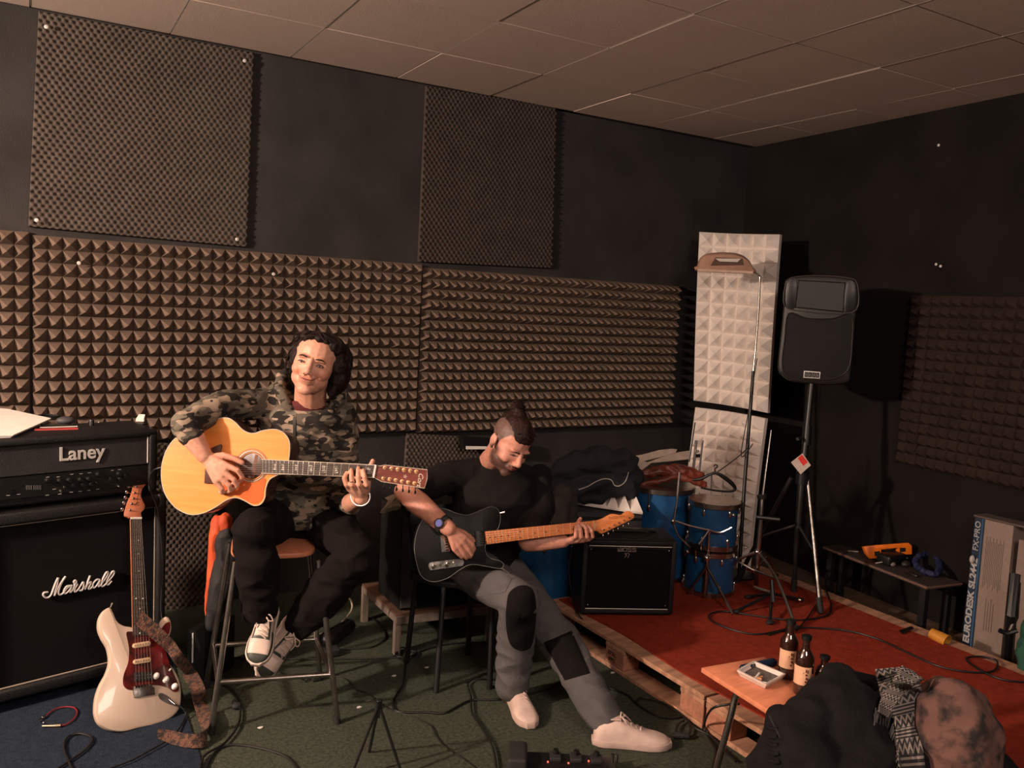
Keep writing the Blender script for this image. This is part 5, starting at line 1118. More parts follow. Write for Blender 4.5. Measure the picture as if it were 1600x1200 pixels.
for L in ([(1095, 870), (1095, 930)], [(1100, 905), (1170, 905)], [(1120, 872), (1170, 875), (1170, 930), (1095, 930)], [(1190, 872), (1190, 930), (1245, 932), (1245, 872), (1190, 872)], [(1330, 874), (1265, 872), (1265, 900), (1328, 905), (1328, 934), (1262, 932)], [(1415, 876), (1350, 874), (1350, 902), (1413, 907), (1413, 936), (1345, 934)]): bseg(L)
lg.build('lettering', LGM, t)
lg = MB()
for L in ([(1210, 975), (1290, 968), (1275, 1030), (1265, 1045)], [(1245, 968), (1235, 1010), (1205, 1040)], [(1225, 990), (1255, 1010)]): lg.tube([ap_.pt(870+x/11.43, 780+y/11.43, .001) for x, y in L], .0012, 5, 3)
lg.build('brush_emblem', LGM, t)
MB().rbox(aa(AW/2, .16, AH+.006), (AW*.7, .05, .010), Ra, .004).build('top_control_strip', PLAST, t, True)
MB().tube([aa(.13, .09, AH), aa(.15, .09, AH+.018), aa(AW-.15, .09, AH+.018), aa(AW-.13, .09, AH)], .006, 8, 3).build('handle', RUBBER, t, True)

# ================================================================ DRUMS
BLU = mat('blue_drum_wrap', (0.012, 0.085, 0.22), 0.35, rgb2=(0.008, 0.06, 0.165), nscale=12, coat=.3)
HEADM = mat('drum_head', (0.35, 0.31, 0.27), .6)
def drum(label, c, r, h, lug_n=6, ph=0.0, name='tom_drum'):
    t = thing(name, label, 'drum', c, 'blue drums')
    M = TM(c, (1, 0, 0), (0, 1, 0), (0, 0, 1))
    MB().lathe([(0, .012), (r, .012), (r, h-.012), (0, h-.012)], M, 40).build('shell', BLU, t, True)
    for z, nm_ in ((.0, 'bottom_hoop'), (h-.026, 'top_hoop')): MB().lathe([(r+.003, z), (r+.013, z), (r+.013, z+.026), (r+.003, z+.026)], M, 40).build(nm_, TUBE, t, True)
    MB().lathe([(0, h-.012), (r+.003, h-.012), (r+.001, h-.007), (0, h-.006)], M, 40).build('drum_head', HEADM, t, True)
    for k in range(lug_n):
        a = ph+2*PI*k/lug_n; d = V((math.cos(a), math.sin(a), 0)); x_ = V((-d.y, d.x, 0))
        lu = MB().ell(c+d*(r+.007)+UZ*(h*.80), (.009, .009, .022)).build('lug', CHROME, t, True)
        MB().cyl(c+d*(r+.014)+UZ*(h*.80), c+d*(r+.014)+UZ*(h+.006), .0025, n=6).build('tension_rod', CHROME, lu, True)
        lu = MB().ell(c+d*(r+.007)+UZ*(h*.20), (.009, .009, .022)).build('lug', CHROME, t, True)
        MB().cyl(c+d*(r+.014)+UZ*(h*.20), c+d*(r+.014)-UZ*(.001), .0025, n=6).build('tension_rod', CHROME, lu, True)
    return t
def base(u, v, d, z=.151): p = P(u, v, d); return V((p.x, p.y, z))
drum('tall blue floor drum under the brown leather cushion and white sheets', base(1026, 850, 4.98), .190, .54, 8, .55, 'floor_drum')
c4_ = base(1108, 900, 4.72); drum('lower blue drum of the stacked pair right of the combo amp', c4_, .132, .25, 6, -1.9)
drum('upper blue drum of the stacked pair, with a black hanger on top', c4_+V((.01, .01, .258)), .130, .26, 6, -1.7)
drum('blue drum low behind the seated man, left of the combo amp', V((.12, -.74, 0)), .20, .48, 8, -2.2, 'floor_drum')
# leather cushion, sheets, rods on the tall drum
BRL = mat('reddish_brown_leather', (0.26, 0.052, 0.027), 0.42, rgb2=(0.12, 0.025, 0.015), nscale=9, bump=.3, bscale=40)
tz = .151+.54
t = thing('leather_cushion', 'folded reddish brown leather cushion on top of the tall blue drum', 'cushion', P(1050, 752, 4.95))
cb = MB()
for pts_, r in (([(1003, 741), (1030, 736), (1070, 737), (1096, 744)], .036), ([(1020, 734), (1060, 731), (1085, 737)], .026)): cb.limb([P(x, y, 4.92) for x, y in pts_], [r*.8]+[r]*(len(pts_)-2)+[r*.7], 12)
organic(cb, 'upper_fold', BRL, t, .007, 3, wrinkle(.012, (16, 16, 26), 3.0))
cb = MB(); cb.limb([P(x, y, 4.90) for x, y in ((998, 757), (1030, 752), (1058, 744), (1080, 750), (1100, 757))], [.014, .020, .022, .024, .020], 12); organic(cb, 'lower_fold', BRL, t, .007, 3, wrinkle(.008, (16, 16, 26), 8.0))
SHT = mat('cream_sheet', (0.60, 0.50, 0.42), .85)
for pts_, lb, dz in (([(985, 713), (1004, 710), (1030, 703), (1050, 701), (1058, 702), (1056, 707), (1040, 712), (1015, 718), (1002, 721)], 'cream sheet of card on the drum, the upper one pointing right', 4.99),
                 ([(990, 716), (1012, 722), (1040, 712), (1062, 706), (1077, 704), (1076, 717), (1050, 720), (1018, 723), (1002, 735)], 'cream sheet of card folded over the leather cushion, the lower one', 4.955)):
    pp_ = Plane(P(1030, 712, dz), -CF+UZ*.9); MB().slab(pp_.pts(pts_), pp_.n, .006, .001).build('card_sheet', SHT, None, False, lb, 'card')
t = thing('drum_hardware', 'pair of bright chrome rods with a clamp standing behind the leather cushion', 'drum hardware', P(1090, 752, 5.02))
for a, b_, r in (((1088, 688), (1084, 726), .0085), ((1098, 688), (1093, 735), .006)): MB().cyl(P(*b_, 5.03)-UZ*.03, P(*a, 5.03), r, n=10).build('rod', mat('bright_chrome', (.95, .92, .88), .22, .8), t, True)
MB().box(P(1090, 712, 5.03), (.03, .02, .02)).build('clamp', STEEL, t); MB().ell(P(1090, 705, 5.01), .009).build('wing_nut', CHROME, t, True)
MB().cyl(P(1077, 722, 5.03), P(1086, 660, 5.05), .004, n=8).build('rod', PLAST, t, True)
t = thing('coat_hanger', 'black wide-shouldered coat hanger lying on top of the upper stacked drum', 'coat hanger', P(1115, 768, 4.66))
MB().tube([P(x, y, 4.66) for x, y in ((1082, 750), (1095, 748), (1108, 742), (1118, 739), (1130, 745), (1143, 755), (1149, 764), (1140, 768), (1115, 766), (1095, 762))], [.007, .010, .008, .008, .012, .012, .008, .006, .006, .005], 8, 4).build('shoulders', PLAST, t, True)
MB().tube([P(x, y, 4.66) for x, y in ((1119, 741), (1117, 733), (1121, 729), (1118, 726), (1115, 729))], .004, 8, 4).build('hook', PLAST, t, True)
MB().cyl(P(1112, 742, 4.66), P(1111, 766, 4.66), .004, n=8).build('post', STEEL, t, True)
cable('cable', [P(1122, 737, 4.7), P(1140, 724, 4.8), P(1160, 708, 5.0), P(1171, 697, 5.1)], .003, 'thin black cable running from the coat hanger up to the lamp pole')

# ================================================================ COATS AND CASE BEHIND THE AMP
t = thing('instrument_case', 'dark grey instrument case standing behind the combo amp under the jackets', 'case', base(930, 850, 4.72))
A2 = Z(842, 905, .0); A2 = base(893, 850, 4.66); B2 = base(1000, 850, 4.70); e1 = (B2-A2).normalized(); e2 = V((-e1.y, e1.x, 0)); w2 = (B2-A2).length
MB().hexa([A2, B2, B2+e2*.22, A2+e2*.22], [p+UZ*.42 for p in (A2, B2, B2+e2*.22, A2+e2*.22)]).build('body', mat('dark_grey_case', (.035, .033, .036), .7), t)
MB().hexa([p+UZ*.38-e2*.004 for p in (A2, B2, B2+e2*.004, A2+e2*.004)], [p+UZ*.395-e2*.004 for p in (A2, B2, B2+e2*.004, A2+e2*.004)]).build('edge', PLAST, t)
# white foam offcut on the case
q_ = [P(893, 787, 4.78), P(1004, 804, 4.62), P(985, 775, 4.92), P(905, 765, 5.0)]
def s_off(a, b_): return q_[3]*(1-a)*(1-b_)+q_[2]*a*(1-b_)+q_[1]*a*b_+q_[0]*(1-a)*b_
pyr_panel(s_off, lambda a, b_: V((0, -.15, 1)).normalized(), 6, 2, .065, .012, 4, .004).build('foam_offcut', WFOAM, None, False, 'loose piece of off-white pyramid foam lying on the case behind the combo amp', 'acoustic foam')
NAVY = mat('navy_black_cloth', (0.010, 0.012, 0.017), .85, bump=.3, bscale=60)
t = thing('jacket', 'heap of black jacket with pale piping lying over the case behind the combo amp', 'jacket', P(930, 780, 4.75))
jb = MB()
for pts_, r in (([(862, 745), (900, 728), (940, 720), (975, 724), (992, 745)], (.06, .085, .09, .085, .05)), ([(870, 765), (920, 755), (970, 752), (985, 762)], (.05, .08, .085, .06)), ([(900, 775), (935, 775), (952, 768)], (.04, .045, .03)), ([(838, 742), (862, 750), (880, 765)], (.022, .04, .05))): jb.limb([P(x, y, 4.72) for x, y in pts_], list(r), 14)
jk = organic(jb, 'jacket_body', NAVY, t, .009, 3, wrinkle(.022, (8, 8, 12), 6.0, .004, 26))
tr = bvh_of(jk); pts = []
for x, y in cat([V((904, 765, 0)), V((918, 760, 0)), V((932, 752, 0)), V((944, 748, 0)), V((955, 750, 0)), V((960, 758, 0)), V((968, 759, 0)), V((977, 752, 0)), V((982, 738, 0))], 5) and [(p.x, p.y) for p in cat([V((904, 765, 0)), V((918, 760, 0)), V((932, 752, 0)), V((944, 748, 0)), V((955, 750, 0)), V((960, 758, 0)), V((968, 759, 0)), V((977, 752, 0)), V((982, 738, 0))], 5)]:
    h = tr.ray_cast(CC, ray(x, y).normalized()); pts.append((h[0] if h[0] else P(x, y, 4.65))-CF*.004)
MB().tube(pts, .0028, 6).build('piping', mat('pale_piping', (.5, .46, .42), .6), t, True)
t = thing('jacket', 'brown-grey jacket sleeve hanging between the seated man and the black jacket heap', 'jacket', P(875, 830, 4.45))
jb = MB(); jb.limb([P(880, 770, 4.5), P(874, 790, 4.45), P(873, 815, 4.42), P(874, 835, 4.42)], [.05, .062, .06, .052], 14); jb.limb([P(888, 775, 4.52), P(886, 820, 4.5)], [.05, .05], 14)
organic(jb, 'jacket_body', mat('brown_grey_cloth', (.038, .030, .028), .9, bump=.3, bscale=80), t, .008, 3, wrinkle(.012, (12, 12, 20), 1.0))
for x, y, n_ in ((849, 805, 'buckle'), (857, 818, 'buckle')): MB().tube([P(x-4, y-4, 4.40), P(x+5, y-1, 4.38), P(x+6, y+6, 4.38), P(x-2, y+5, 4.40)], .003, 6, 0, True).build(n_, STEEL, t, True)
# the book behind the man
t = thing('folder', 'black ring folder with a white page edge behind the bun-haired man', 'folder', Y(760, 705, -.12))
fp = Plane(Y(760, 690, -.14), V((0, -1, .1)))
MB().slab(fp.pts([(722, 682), (800, 686), (800, 706), (724, 702)]), fp.n, .05, .004).build('cover', PLAST, t); MB().slab(fp.pts([(728, 697), (770, 697.5), (770, 702), (728, 702)], .002), fp.n, .006).build('page', PAPER, t)

# ================================================================ FLOOR LAMP
t = thing('floor_lamp', 'tall floor lamp with a brown halogen head and bent chrome pole before the white foam', 'floor lamp', base(1152, 905, 5.0, .151))
b0 = base(1154, 905, 5.02); top = P(1187, 440, 5.15)
MB().lathe([(0, 0), (.10, 0), (.10, .012), (.02, .02), (0, .02)], TM(b0, (1, 0, 0), (0, 1, 0), (0, 0, 1)), 24).build('base', PLAST, t, True)
k1 = P(1177, 580, 5.12)
MB().tube([b0+UZ*.015, P(1163, 760, 5.07), k1], [.011, .011, .010], 10).build('lower_pole', PLAST, t, True)
MB().tube([k1, P(1184, 500, 5.14), top, P(1186, 431, 5.15), P(1180, 427, 5.15), P(1166, 425, 5.15)], .0065, 10, 4).build('upper_pole', CHROME, t, True)
lp = Plane(P(1130, 415, 5.13), -CF-UZ*.55); LB = mat('lamp_brown_enamel', (0.42, 0.24, 0.17), .45)
MB().slab(cat(lp.pts([(1091, 419), (1096, 407), (1108, 400), (1135, 398), (1158, 401), (1172, 410), (1177, 420), (1176, 427), (1093, 424)]), 4, True), lp.n, .05, .008).build('lamp_head', LB, t, True)
MB().slab(lp.pts([(1110, 415), (1118, 402), (1160, 404), (1162, 414)], .003), lp.n, .006, .001).build('reflector', mat('lamp_reflector', (.12, .08, .06), .4), t)
MB().slab(lp.pts([(1118, 403.5), (1157, 404), (1152, 409), (1124, 408)], .006), lp.n, .004, .001).build('halogen_bulb', mat('lamp_glass_white', (.75, .68, .6), .2), t)
MB().cyl(P(1090, 422, 5.11), P(1176, 426, 5.11), .011, n=10).build('cross_bar', mat('cream_bar', (0.60, 0.42, 0.32), .4), t, True)
cable('cable', [P(1183, 560, 5.08), P(1170, 640, 5.06), P(1158, 711, 5.05)]+[P(1172, 700, 5.06), P(1176, 693, 5.07)], .003, 'black cable hanging down in front of the white foam beside the lamp pole')

# ================================================================ SPEAKER ON TRIPOD
hub = P(1254, 742, 4.62); 
t = thing('speaker_stand', 'black tripod speaker stand on the red carpet carrying the loudspeaker', 'speaker stand', base(1245, 930, 4.6))
MB().tube([hub-UZ*.30, hub, P(1268, 600, 4.66)], [.017, .019, .017], 12).build('pole', BM, t, True)
MB().tube([P(1262, 665, 4.64), P(1260, 695, 4.64)], .025, 12).build('height_collar', PLAST, t, True)
MB().cyl(P(1252, 684, 4.62), P(1246, 686, 4.58), .009, n=8).build('knob', PLAST, t, True)
MB().tube([hub+UZ*.02, hub-UZ*.05], .034, 12).build('hub', PLAST, t, True)
for (ux_, f_, m_) in (((1237, 746), Z(1151, 910, .151), BM), ((1262, 748), Z(1282, 960, .151), STEEL), ((1250, 750), Z(1240, 925, .151), BM)):
    a = P(*ux_, 4.62); l_ = MB().tube([a, f_+UZ*.012], .0125, 10).build('leg', m_, t, True); MB().tube([a.lerp(f_, .88), f_+UZ*.006], .017, 10).build('rubber_foot', RUBBER, l_, True)
    MB().tube([hub-UZ*.28, a.lerp(f_, .55)], .008, 8).build('brace', BM, t, True)
sk = Plane(P(1278, 520, 4.60), -ray(1278, 520)+CR*.03-CU*.04); sn = sk.n
SPL = mat('speaker_black_plastic', (0.009, 0.0075, 0.007), .45, bump=.15, bscale=300)
t = thing('loudspeaker', 'black plastic loudspeaker with a horn on top, tilted on its tripod stand', 'loudspeaker', sk.pt(1270, 602))
so = [(1228, 437), (1245, 431), (1285, 430), (1325, 434), (1339, 441), (1342, 465), (1338, 500), (1335, 540), (1331, 580), (1326, 598), (1300, 602), (1270, 601), (1238, 597), (1222, 588), (1215, 574), (1219, 530), (1224, 480), (1225, 450)]
MB().slab(cat(sk.pts(so), 4, True), sn, .30, .022).build('cabinet', SPL, t, True)
gr = cat(sk.pts([(1232, 490), (1260, 497), (1300, 498), (1330, 492), (1331, 540), (1325, 577), (1300, 592), (1262, 592), (1230, 585), (1222, 568), (1226, 530)], .006), 4, True)
MB().slab(gr, sn, .01, .006).build('grille', mat('speaker_grille', (.006, .005, .005), .8, bump=.5, bscale=500), t, True)
MB().tube(gr, .0035, 6, 0, True).build('grille_rim', SPL, t, True)
ho_ = sk.pts([(1248, 438), (1320, 442), (1317, 487), (1243, 480)], .004); hi_ = sk.pts([(1272, 454), (1300, 456), (1299, 470), (1271, 468)], -.03)
hr = MB(); hr.rings([[p+sn*.0 for p in ho_], hi_], True); hr.tube(ho_, .004, 6, 0, True); hr.build('horn', SPL, t)
for L in ([(1230, 441), (1245, 437), (1242, 481), (1228, 478)], [(1323, 441), (1337, 444), (1335, 482), (1320, 487)]): MB().slab(cat(sk.pts(L, .004), 3, True), sn, .006, .002).build('side_vent', PLAST, t, True)
MB().tube(cat(sk.pts([(1226, 478), (1230, 440), (1250, 432), (1285, 431), (1322, 434), (1339, 443), (1338, 484), (1300, 490), (1262, 487)], .004), 4, True), .0035, 6, 0, True).build('horn_surround', mat('worn_edge_plastic', (.05, .042, .038), .5), t, True)
MB().slab(sk.pts([(1256, 579), (1282, 581), (1281, 591.5), (1255, 590)], .012), sn, .004, .001).build('badge', SILVER, t, True)
MB().slab(sk.pts([(1257.5, 580.6), (1280.5, 582.4), (1279.6, 590), (1256.8, 588.6)], .0128), sn, .001).build('badge_field', PLAST, t)
bd = MB()
for x, w_ in ((1259.5, .004), (1262.5, .002), (1265.5, .005), (1269, .003), (1272, .004), (1275, .002), (1277.5, .004)): bd.box(sk.pt(x, 585.5+(x-1268)*.08, .0135), (w_, .001, .014 if w_ > .0035 else .022))
bd.build('badge_lettering', SILVER, t)
tg_ = Plane(P(1250, 724, 4.55), -CF)
t = thing('card_tag', 'white square tag with a red patch hung as a diamond on the speaker stand', 'tag', tg_.pt(1250, 740))
MB().slab(cat(tg_.pts([(1254, 708.5), (1267, 727), (1251, 741), (1236, 722.5)]), 1, True), tg_.n, .004).build('card', mat('tag_white', (.62, .52, .46), .6), t)
MB().slab(tg_.pts([(1253, 710.5), (1262, 722), (1255, 728), (1246.5, 716)], .001), tg_.n, .001).build('red_patch', mat('tag_red', (.80, .035, .03), .6), t)

# ================================================================ OTHER STANDS
def z15(u, v): return Z(u, v, .154)
t = thing('drum_stand', 'chrome snare stand with a clamped rod in front of the stacked blue drums', 'drum stand', z15(1101, 935))
pb0 = z15(1101, 935); ptop = P(1108, 828, 4.55)
MB().cyl(pb0+UZ*.01, P(1106, 860, 4.56), .012, n=10).build('lower_pole', TUBE, t, True); MB().cyl(P(1106, 865, 4.56), ptop, .008, n=10).build('upper_pole', CHROME, t, True)
MB().ell(P(1105, 872, 4.54), (.022, .018, .020)).build('clamp', CHROME, t, True)
for f_ in ((1128, 905), (1075, 930), (1145, 962)): MB().tube([P(1104, 885, 4.56), z15(*f_)+UZ*.01], [.008, .007], 8).build('leg', TUBE, t, True)
for L in ([(1108, 828), (1080, 822), (1052, 813)], [(1108, 828), (1125, 832), (1143, 824)], [(1108, 828), (1098, 842), (1092, 850)]): MB().tube([P(x, y, 4.54) for x, y in L], .006, 8, 3).build('basket_arm', CHROME, t, True)
MB().tube([P(1062, 738, 4.56), P(1058, 780, 4.55), P(1052, 818, 4.54), P(1060, 838, 4.54), P(1078, 855, 4.54)], [.006, .006, .007, .006, .005], 8).build('vertical_rod', TUBE, t, True)
MB().ell(P(1052, 815, 4.53), (.014, .012, .016)).build('clamp', CHROME, t, True)
for x, y in ((1074, 862), (1146, 805)): MB().ell(P(x, y, 4.50), .010).build('wing_nut', CHROME, t, True)
t = thing('cymbal_stand', 'tall brownish chrome cymbal stand with spread tripod legs beside the white foam', 'cymbal stand', z15(1180, 935))
S0 = z15(1180, 930); hubc = P(1185, 862, 4.55)
MB().tube([S0+UZ*.06, hubc, P(1191, 778, 4.58)], [.012, .013, .011], 10).build('lower_pole', TUBE, t, True); MB().tube([P(1191, 780, 4.58), P(1196, 740, 4.59), P(1205, 672, 4.62)], [.006, .005, .003], 8).build('upper_rod', TUBE, t, True)
MB().tube([P(1190, 773, 4.58), P(1191, 779, 4.58)], .026, 12).build('felt_washer', RUBBER, t, True)
MB().tube([P(1182, 808, 4.56), P(1218, 812, 4.54)], [.012, .010, .012], 8).build('clamp_arm', PLAST, t, True)
MB().ell(hubc, (.024, .018, .018)).build('hub', CHROME, t, True)
for f_ in ((1117, 920), (1243, 984), (1212, 902)):
    z_ = z15(*f_)+UZ*.012; MB().tube([hubc, hubc.lerp(z_, .5)+UZ*.05, z_], .0085, 8, 3).build('leg', TUBE, t, True); MB().tube([P(1180, 892, 4.56), hubc.lerp(z_, .5)+UZ*.05], .006, 8).build('brace', TUBE, t, True); MB().ell(z_, (.022, .014, .012)).build('rubber_foot', RUBBER, t, True)
t = thing('microphone_stand', 'folded black microphone stand with short splayed legs on the red carpet', 'microphone stand', z15(1208, 945))
m0 = P(1206, 900, 4.42)
MB().tube([m0-UZ*.02, P(1208, 940, 4.40)], .012, 8).build('pole', BM, t, True)
for f_ in ((1150, 958), (1203, 975), (1250, 940), (1170, 935)):
    z_ = z15(*f_)+UZ*.010; MB().tube([m0.lerp(z15(1206, 945), .6), z_], .008, 8).build('leg', BM, t, True); MB().ell(z_, (.026, .018, .011)).build('rubber_foot', RUBBER, t, True)
t = thing('pedal_hardware', 'short chrome drum hardware rods lying on the red carpet near the microphone stand', 'drum hardware', z15(1215, 928))
for a, b_ in (((1178, 922), (1205, 930)), ((1228, 936), (1252, 942))): MB().tube([z15(*a)+UZ*.014, z15(*b_)+UZ*.014], .010, 10).build('rod', CHROME, t, True)
MB().tube([z15(1205, 930)+UZ*.014, z15(1228, 936)+UZ*.014], .006, 8).build('joint', STEEL, t, True)
MB().rbox(z15(1233, 990)+UZ*.022, (.035, .03, .045), None, .006).build('microphone_clip', PLAST, None, True, 'small black plastic clip standing on the red carpet below the stand feet', 'clip')

# ================================================================ BENCH AND BOXES ON THE RIGHT
BRT = mat('dark_bench_top', (0.045, 0.032, 0.027), .6, rgb2=(.032, .022, .019), nscale=8)
t = thing('bench', 'low dark bench along the right wall holding tools and cables', 'bench', Z(1440, 1000))
zb = .32; a_, b_ = Z(1287, 853, zb), Z(1449, 916, zb); ev = (b_-a_).normalized(); ew = V((-ev.y, ev.x, 0)); ew = ew if ew.x > 0 else -ew
c_ = b_+ew*.26; d_ = a_+ew*.14
c_.x = min(c_.x, rwx(c_.y)-.02); d_.x = min(d_.x, rwx(d_.y)-.02)
MB().slab([a_, b_, c_, d_], UZ, .022, .003).build('bench_top', BRT, t); MB().tube([a_-UZ*.010-ew*.002, b_-UZ*.010-ew*.002, c_-UZ*.01], .007, 6).build('edge_band', mat('worn_brown_edge', (.16, .09, .065), .6), t, True)
for p_ in (a_.lerp(b_, .04)+ew*.04, b_.lerp(a_, .05)+ew*.03, c_.lerp(b_, .15)-ev*.05, d_.lerp(c_, .05)-ew*.02): MB().box((p_.x, p_.y, (zb-.022)/2), (.035, .035, zb-.022)).build('leg', BM, t)
bpz = lambda u, v, z=0: Z(u, v, zb+.001+z)
ORP = mat('orange_plastic', (0.85, 0.19, 0.012), .4)
def onb(u, v, d=0): return bpz(u, v)
q_ = bpz(1390, 878); e1 = (bpz(1424, 876)-bpz(1356, 876)).normalized(); lp_ = Plane(q_, -CF*1+UZ*.2)
t = thing('tool_frame', 'orange plastic tool frame with dark cut-outs lying on the bench', 'tool', q_)
MB().slab(lp_.pts([(1350, 854), (1362, 852), (1420, 848), (1425, 853), (1425, 866), (1404, 867), (1403, 856), (1377, 859), (1377, 872), (1361, 873), (1354, 865)], .0), lp_.n, .035, .003).build('frame', ORP, t, True)
for L in ([(1406, 856), (1415, 856), (1415, 862), (1406, 863)], [(1366, 862), (1375, 861), (1375, 868), (1367, 869)]): MB().slab(lp_.pts(L, .001), lp_.n, .002).build('cut_out', PLAST, t)
bkb = MB().rbox(bpz(1392, 880)+UZ*.03, (.16, .09, .058), None, .012).build('black_charger', PLAST, None, True, 'black box-shaped charger behind the orange tool frame on the bench', 'charger')
cable('white_cable', [bpz(1368, 880, .006), bpz(1385, 877, .02), bpz(1400, 872, .03), bpz(1418, 872, .02)], .0028, 'pale cable looped in front of the orange tool frame', mat('pale_cable', (.5, .45, .4), .5))
bb = MB(); bb.tube([bpz(1430, 880, .02), bpz(1438, 868, .05), bpz(1458, 866, .05), bpz(1468, 884, .03), bpz(1462, 897, .02), bpz(1442, 892, .02)], .018, 10, 4, True)
organic(bb, 'blue_strap_bundle', mat('navy_blue_webbing', (0.010, 0.016, 0.065), .7), None, .006, 2, wrinkle(.008, (30, 30, 30)), label='bundle of dark blue webbing strap at the right end of the bench', category='strap')
MB().rbox(bpz(1424, 899)+UZ*.008, (.085, .02, .014), TM((0, 0, 0), ev, ew, UZ).to_3x3(), .004).build('silver_tool', STEEL, None, True, 'flat silver tool at the front edge of the bench', 'tool')
MB().cyl(bpz(1325, 861, .005), bpz(1341, 862, .005), .004, n=8).build('pencil', mat('pale_wood_pencil', (.35, .28, .24), .6), None, True, 'short pale pencil at the left end of the bench', 'pencil')
MB().ell(bpz(1395, 885)+UZ*.012, (.020, .013, .012)).build('grey_plug', mat('grey_plug', (.2, .18, .17), .5), None, True, 'small grey plug near the front of the bench', 'plug')
MB().ell(bpz(1415, 886)+UZ*.018, (.032, .022, .018)).build('tape_roll', mat('dark_tape', (.03, .028, .027), .4), None, True, 'dark rounded roll of tape between orange frame and blue strap on the bench', 'tape')
# yellow cup and a card on the floor strip
q0, q1 = Z(1453, 986, .035), Z(1477, 1003, .03); ax_ = (q1-q0).normalized()
YC = mat('yellow_plastic_cup', (0.62, 0.27, 0.035), .45)
q0 = Z(1458, 992, .20); q1 = Z(1476, 1001, .20); q0, q1 = P(1455, 989, 4.18), P(1477, 1001, 4.12)
MB().lathe([(0, 0), (.026, 0), (.034, .085), (.030, .085), (.024, .006), (0, .006)], TM(q0, *[frame(q1-q0).col[i] for i in range(3)]), 20).build('yellow_cup', YC, None, True, 'yellow plastic cup lying on its side under the right end of the bench', 'cup')
MB().slab([Z(1405, 985, .16), Z(1424, 978, .16), Z(1428, 981, .16), Z(1411, 990, .16)], UZ, .004).build('small_dark_box', PLAST, None, False, 'small flat black packet at the edge of the red carpet by the bench leg', 'packet')
# mixer box
BXD = mat('navy_printed_card', (0.014, 0.028, 0.055), .5); BXC = mat('cream_printed_card', (0.27, 0.205, 0.17), .8, rgb2=(0.22, 0.165, 0.135), nscale=25, stretch=(14, 14, 1))
b1, b3 = Z(1502, 1014), Z(1562, 1040); dd = lambda p: (p-CC).dot(CF)
t1, t3 = P(1524, 808, dd(b1)), P(1584, 822, dd(b3)); b2, t2 = b1.lerp(b3, .30), t1.lerp(t3, .27)
nf = ((b3-b1).cross(t1-b1)).normalized(); nf = nf if nf.dot(CC-b1) > 0 else -nf
bk_ = -V((nf.x, nf.y, 0)).normalized()*.10; b4, t4 = b3+bk_, t3+bk_; b0_, t0_ = b1+bk_, t1+bk_
t = thing('cardboard_box', 'tall narrow mixer box with navy lettered edge standing at the right wall', 'box', (b1+b3)/2)
MB().hexa([b1, b3, b4, b0_], [t1, t3, t4, t0_]).build('carton', BXC, t)
MB().hexa([b1+nf*.001, b2+nf*.001, b2, b1], [t1+nf*.001, t2+nf*.001, t2, t1]).build('navy_face', BXD, t)
lf = lambda a, z: (b1.lerp(b2, a)).lerp(t1.lerp(t2, a), z)+nf*.0022
MB().hexa([lf(.74, .0), lf(.84, .0), lf(.84, .0)-nf*.001, lf(.74, 0)-nf*.001], [lf(.74, 1), lf(.84, 1), lf(.84, 1)-nf*.001, lf(.74, 1)-nf*.001]).build('blue_stripe', mat('bright_blue_stripe', (.03, .12, .26), .5), t)
upv = (t1-b1); Ht_ = upv.length; upv.normalize(); acr = (b2-b1); wd_ = acr.length; acr.normalize()
Mt = TM(lf(.38, .38), upv, -acr, nf); LT = mat('pale_print', (.42, .42, .42), .6)
text_mesh('EURODESK SL2442', 'title_lettering', LT, t, Mt, wd_*.72, .0004, .0018, .0, Ht_*.70/(15*wd_*.72*.60))
Mt = TM(lf(.38, .865), upv, -acr, nf); text_mesh('FX-PRO', 'title_lettering', LT, t, Mt, wd_*.66, .0004, .0004, .0, Ht_*.235/(6*wd_*.66*.60))
n2 = nf
ls = MB()
l2 = lambda a, z: (b2.lerp(b3, a)).lerp(t2.lerp(t3, a), z)+n2*.0015
for k, (a, z0_, z1_) in enumerate([(.12+.06*i, .50+.02*(i % 3), .88-.03*(i % 2)) for i in range(11)]+[(.3+.09*i, .2, .44-.03*(i % 2)) for i in range(4)]): ls.hexa([l2(a, z0_), l2(a+.018, z0_), l2(a+.018, z0_)-n2*.001, l2(a, z0_)-n2*.001], [l2(a, z1_), l2(a+.018, z1_), l2(a+.018, z1_)-n2*.001, l2(a, z1_)-n2*.001])
ls.build('printed_columns', mat('brown_print', (.12, .085, .07), .8), t)
MB().ell(P(1519, 874, dd(b1)-.03), (.016, .012, .022)).build('lamp_clip', mat('pale_clip', (.5, .47, .45), .4), t, True)
MB().slab([p+UZ*.012 for p in (t1-acr*.01, t3+(t3-t2)*.4, t4+(t3-t2)*.4, t0_-acr*.01)], UZ, .010).build('top_flap', mat('dark_card_flap', (.10, .075, .065), .8), t)
cb0 = b3+(b3-b2)*.10+bk_*.2; uu = (b3-b2).normalized(); vv = bk_.normalized()
q4_ = [cb0, cb0+uu*.22, cb0+uu*.22+vv*.10, cb0+vv*.10]
q4_ = [V((min(p.x, rwx(p.y)-.01), p.y, 0)) for p in q4_]
MB().hexa(q4_, [p+UZ*.66 for p in q4_]).build('cardboard_box', mat('plain_cream_card', (.24, .18, .15), .85), None, False, 'plain cream cardboard box behind the black stand at the right edge', 'box')
t = thing('keyboard_stand', 'black metal stand leg leaning in front of the boxes at the right edge', 'stand', Z(1575, 1045))
MB().tube([Z(1574, 1046)+UZ*.01, P(1580, 960, 4.0), P(1586, 897, 4.05)], .024, 8).build('post', BM, t); MB().tube([P(1562, 985, 4.0), P(1572, 990, 4.0), P(1590, 985, 3.98)], .012, 8).build('clamp', PLAST, t, True)
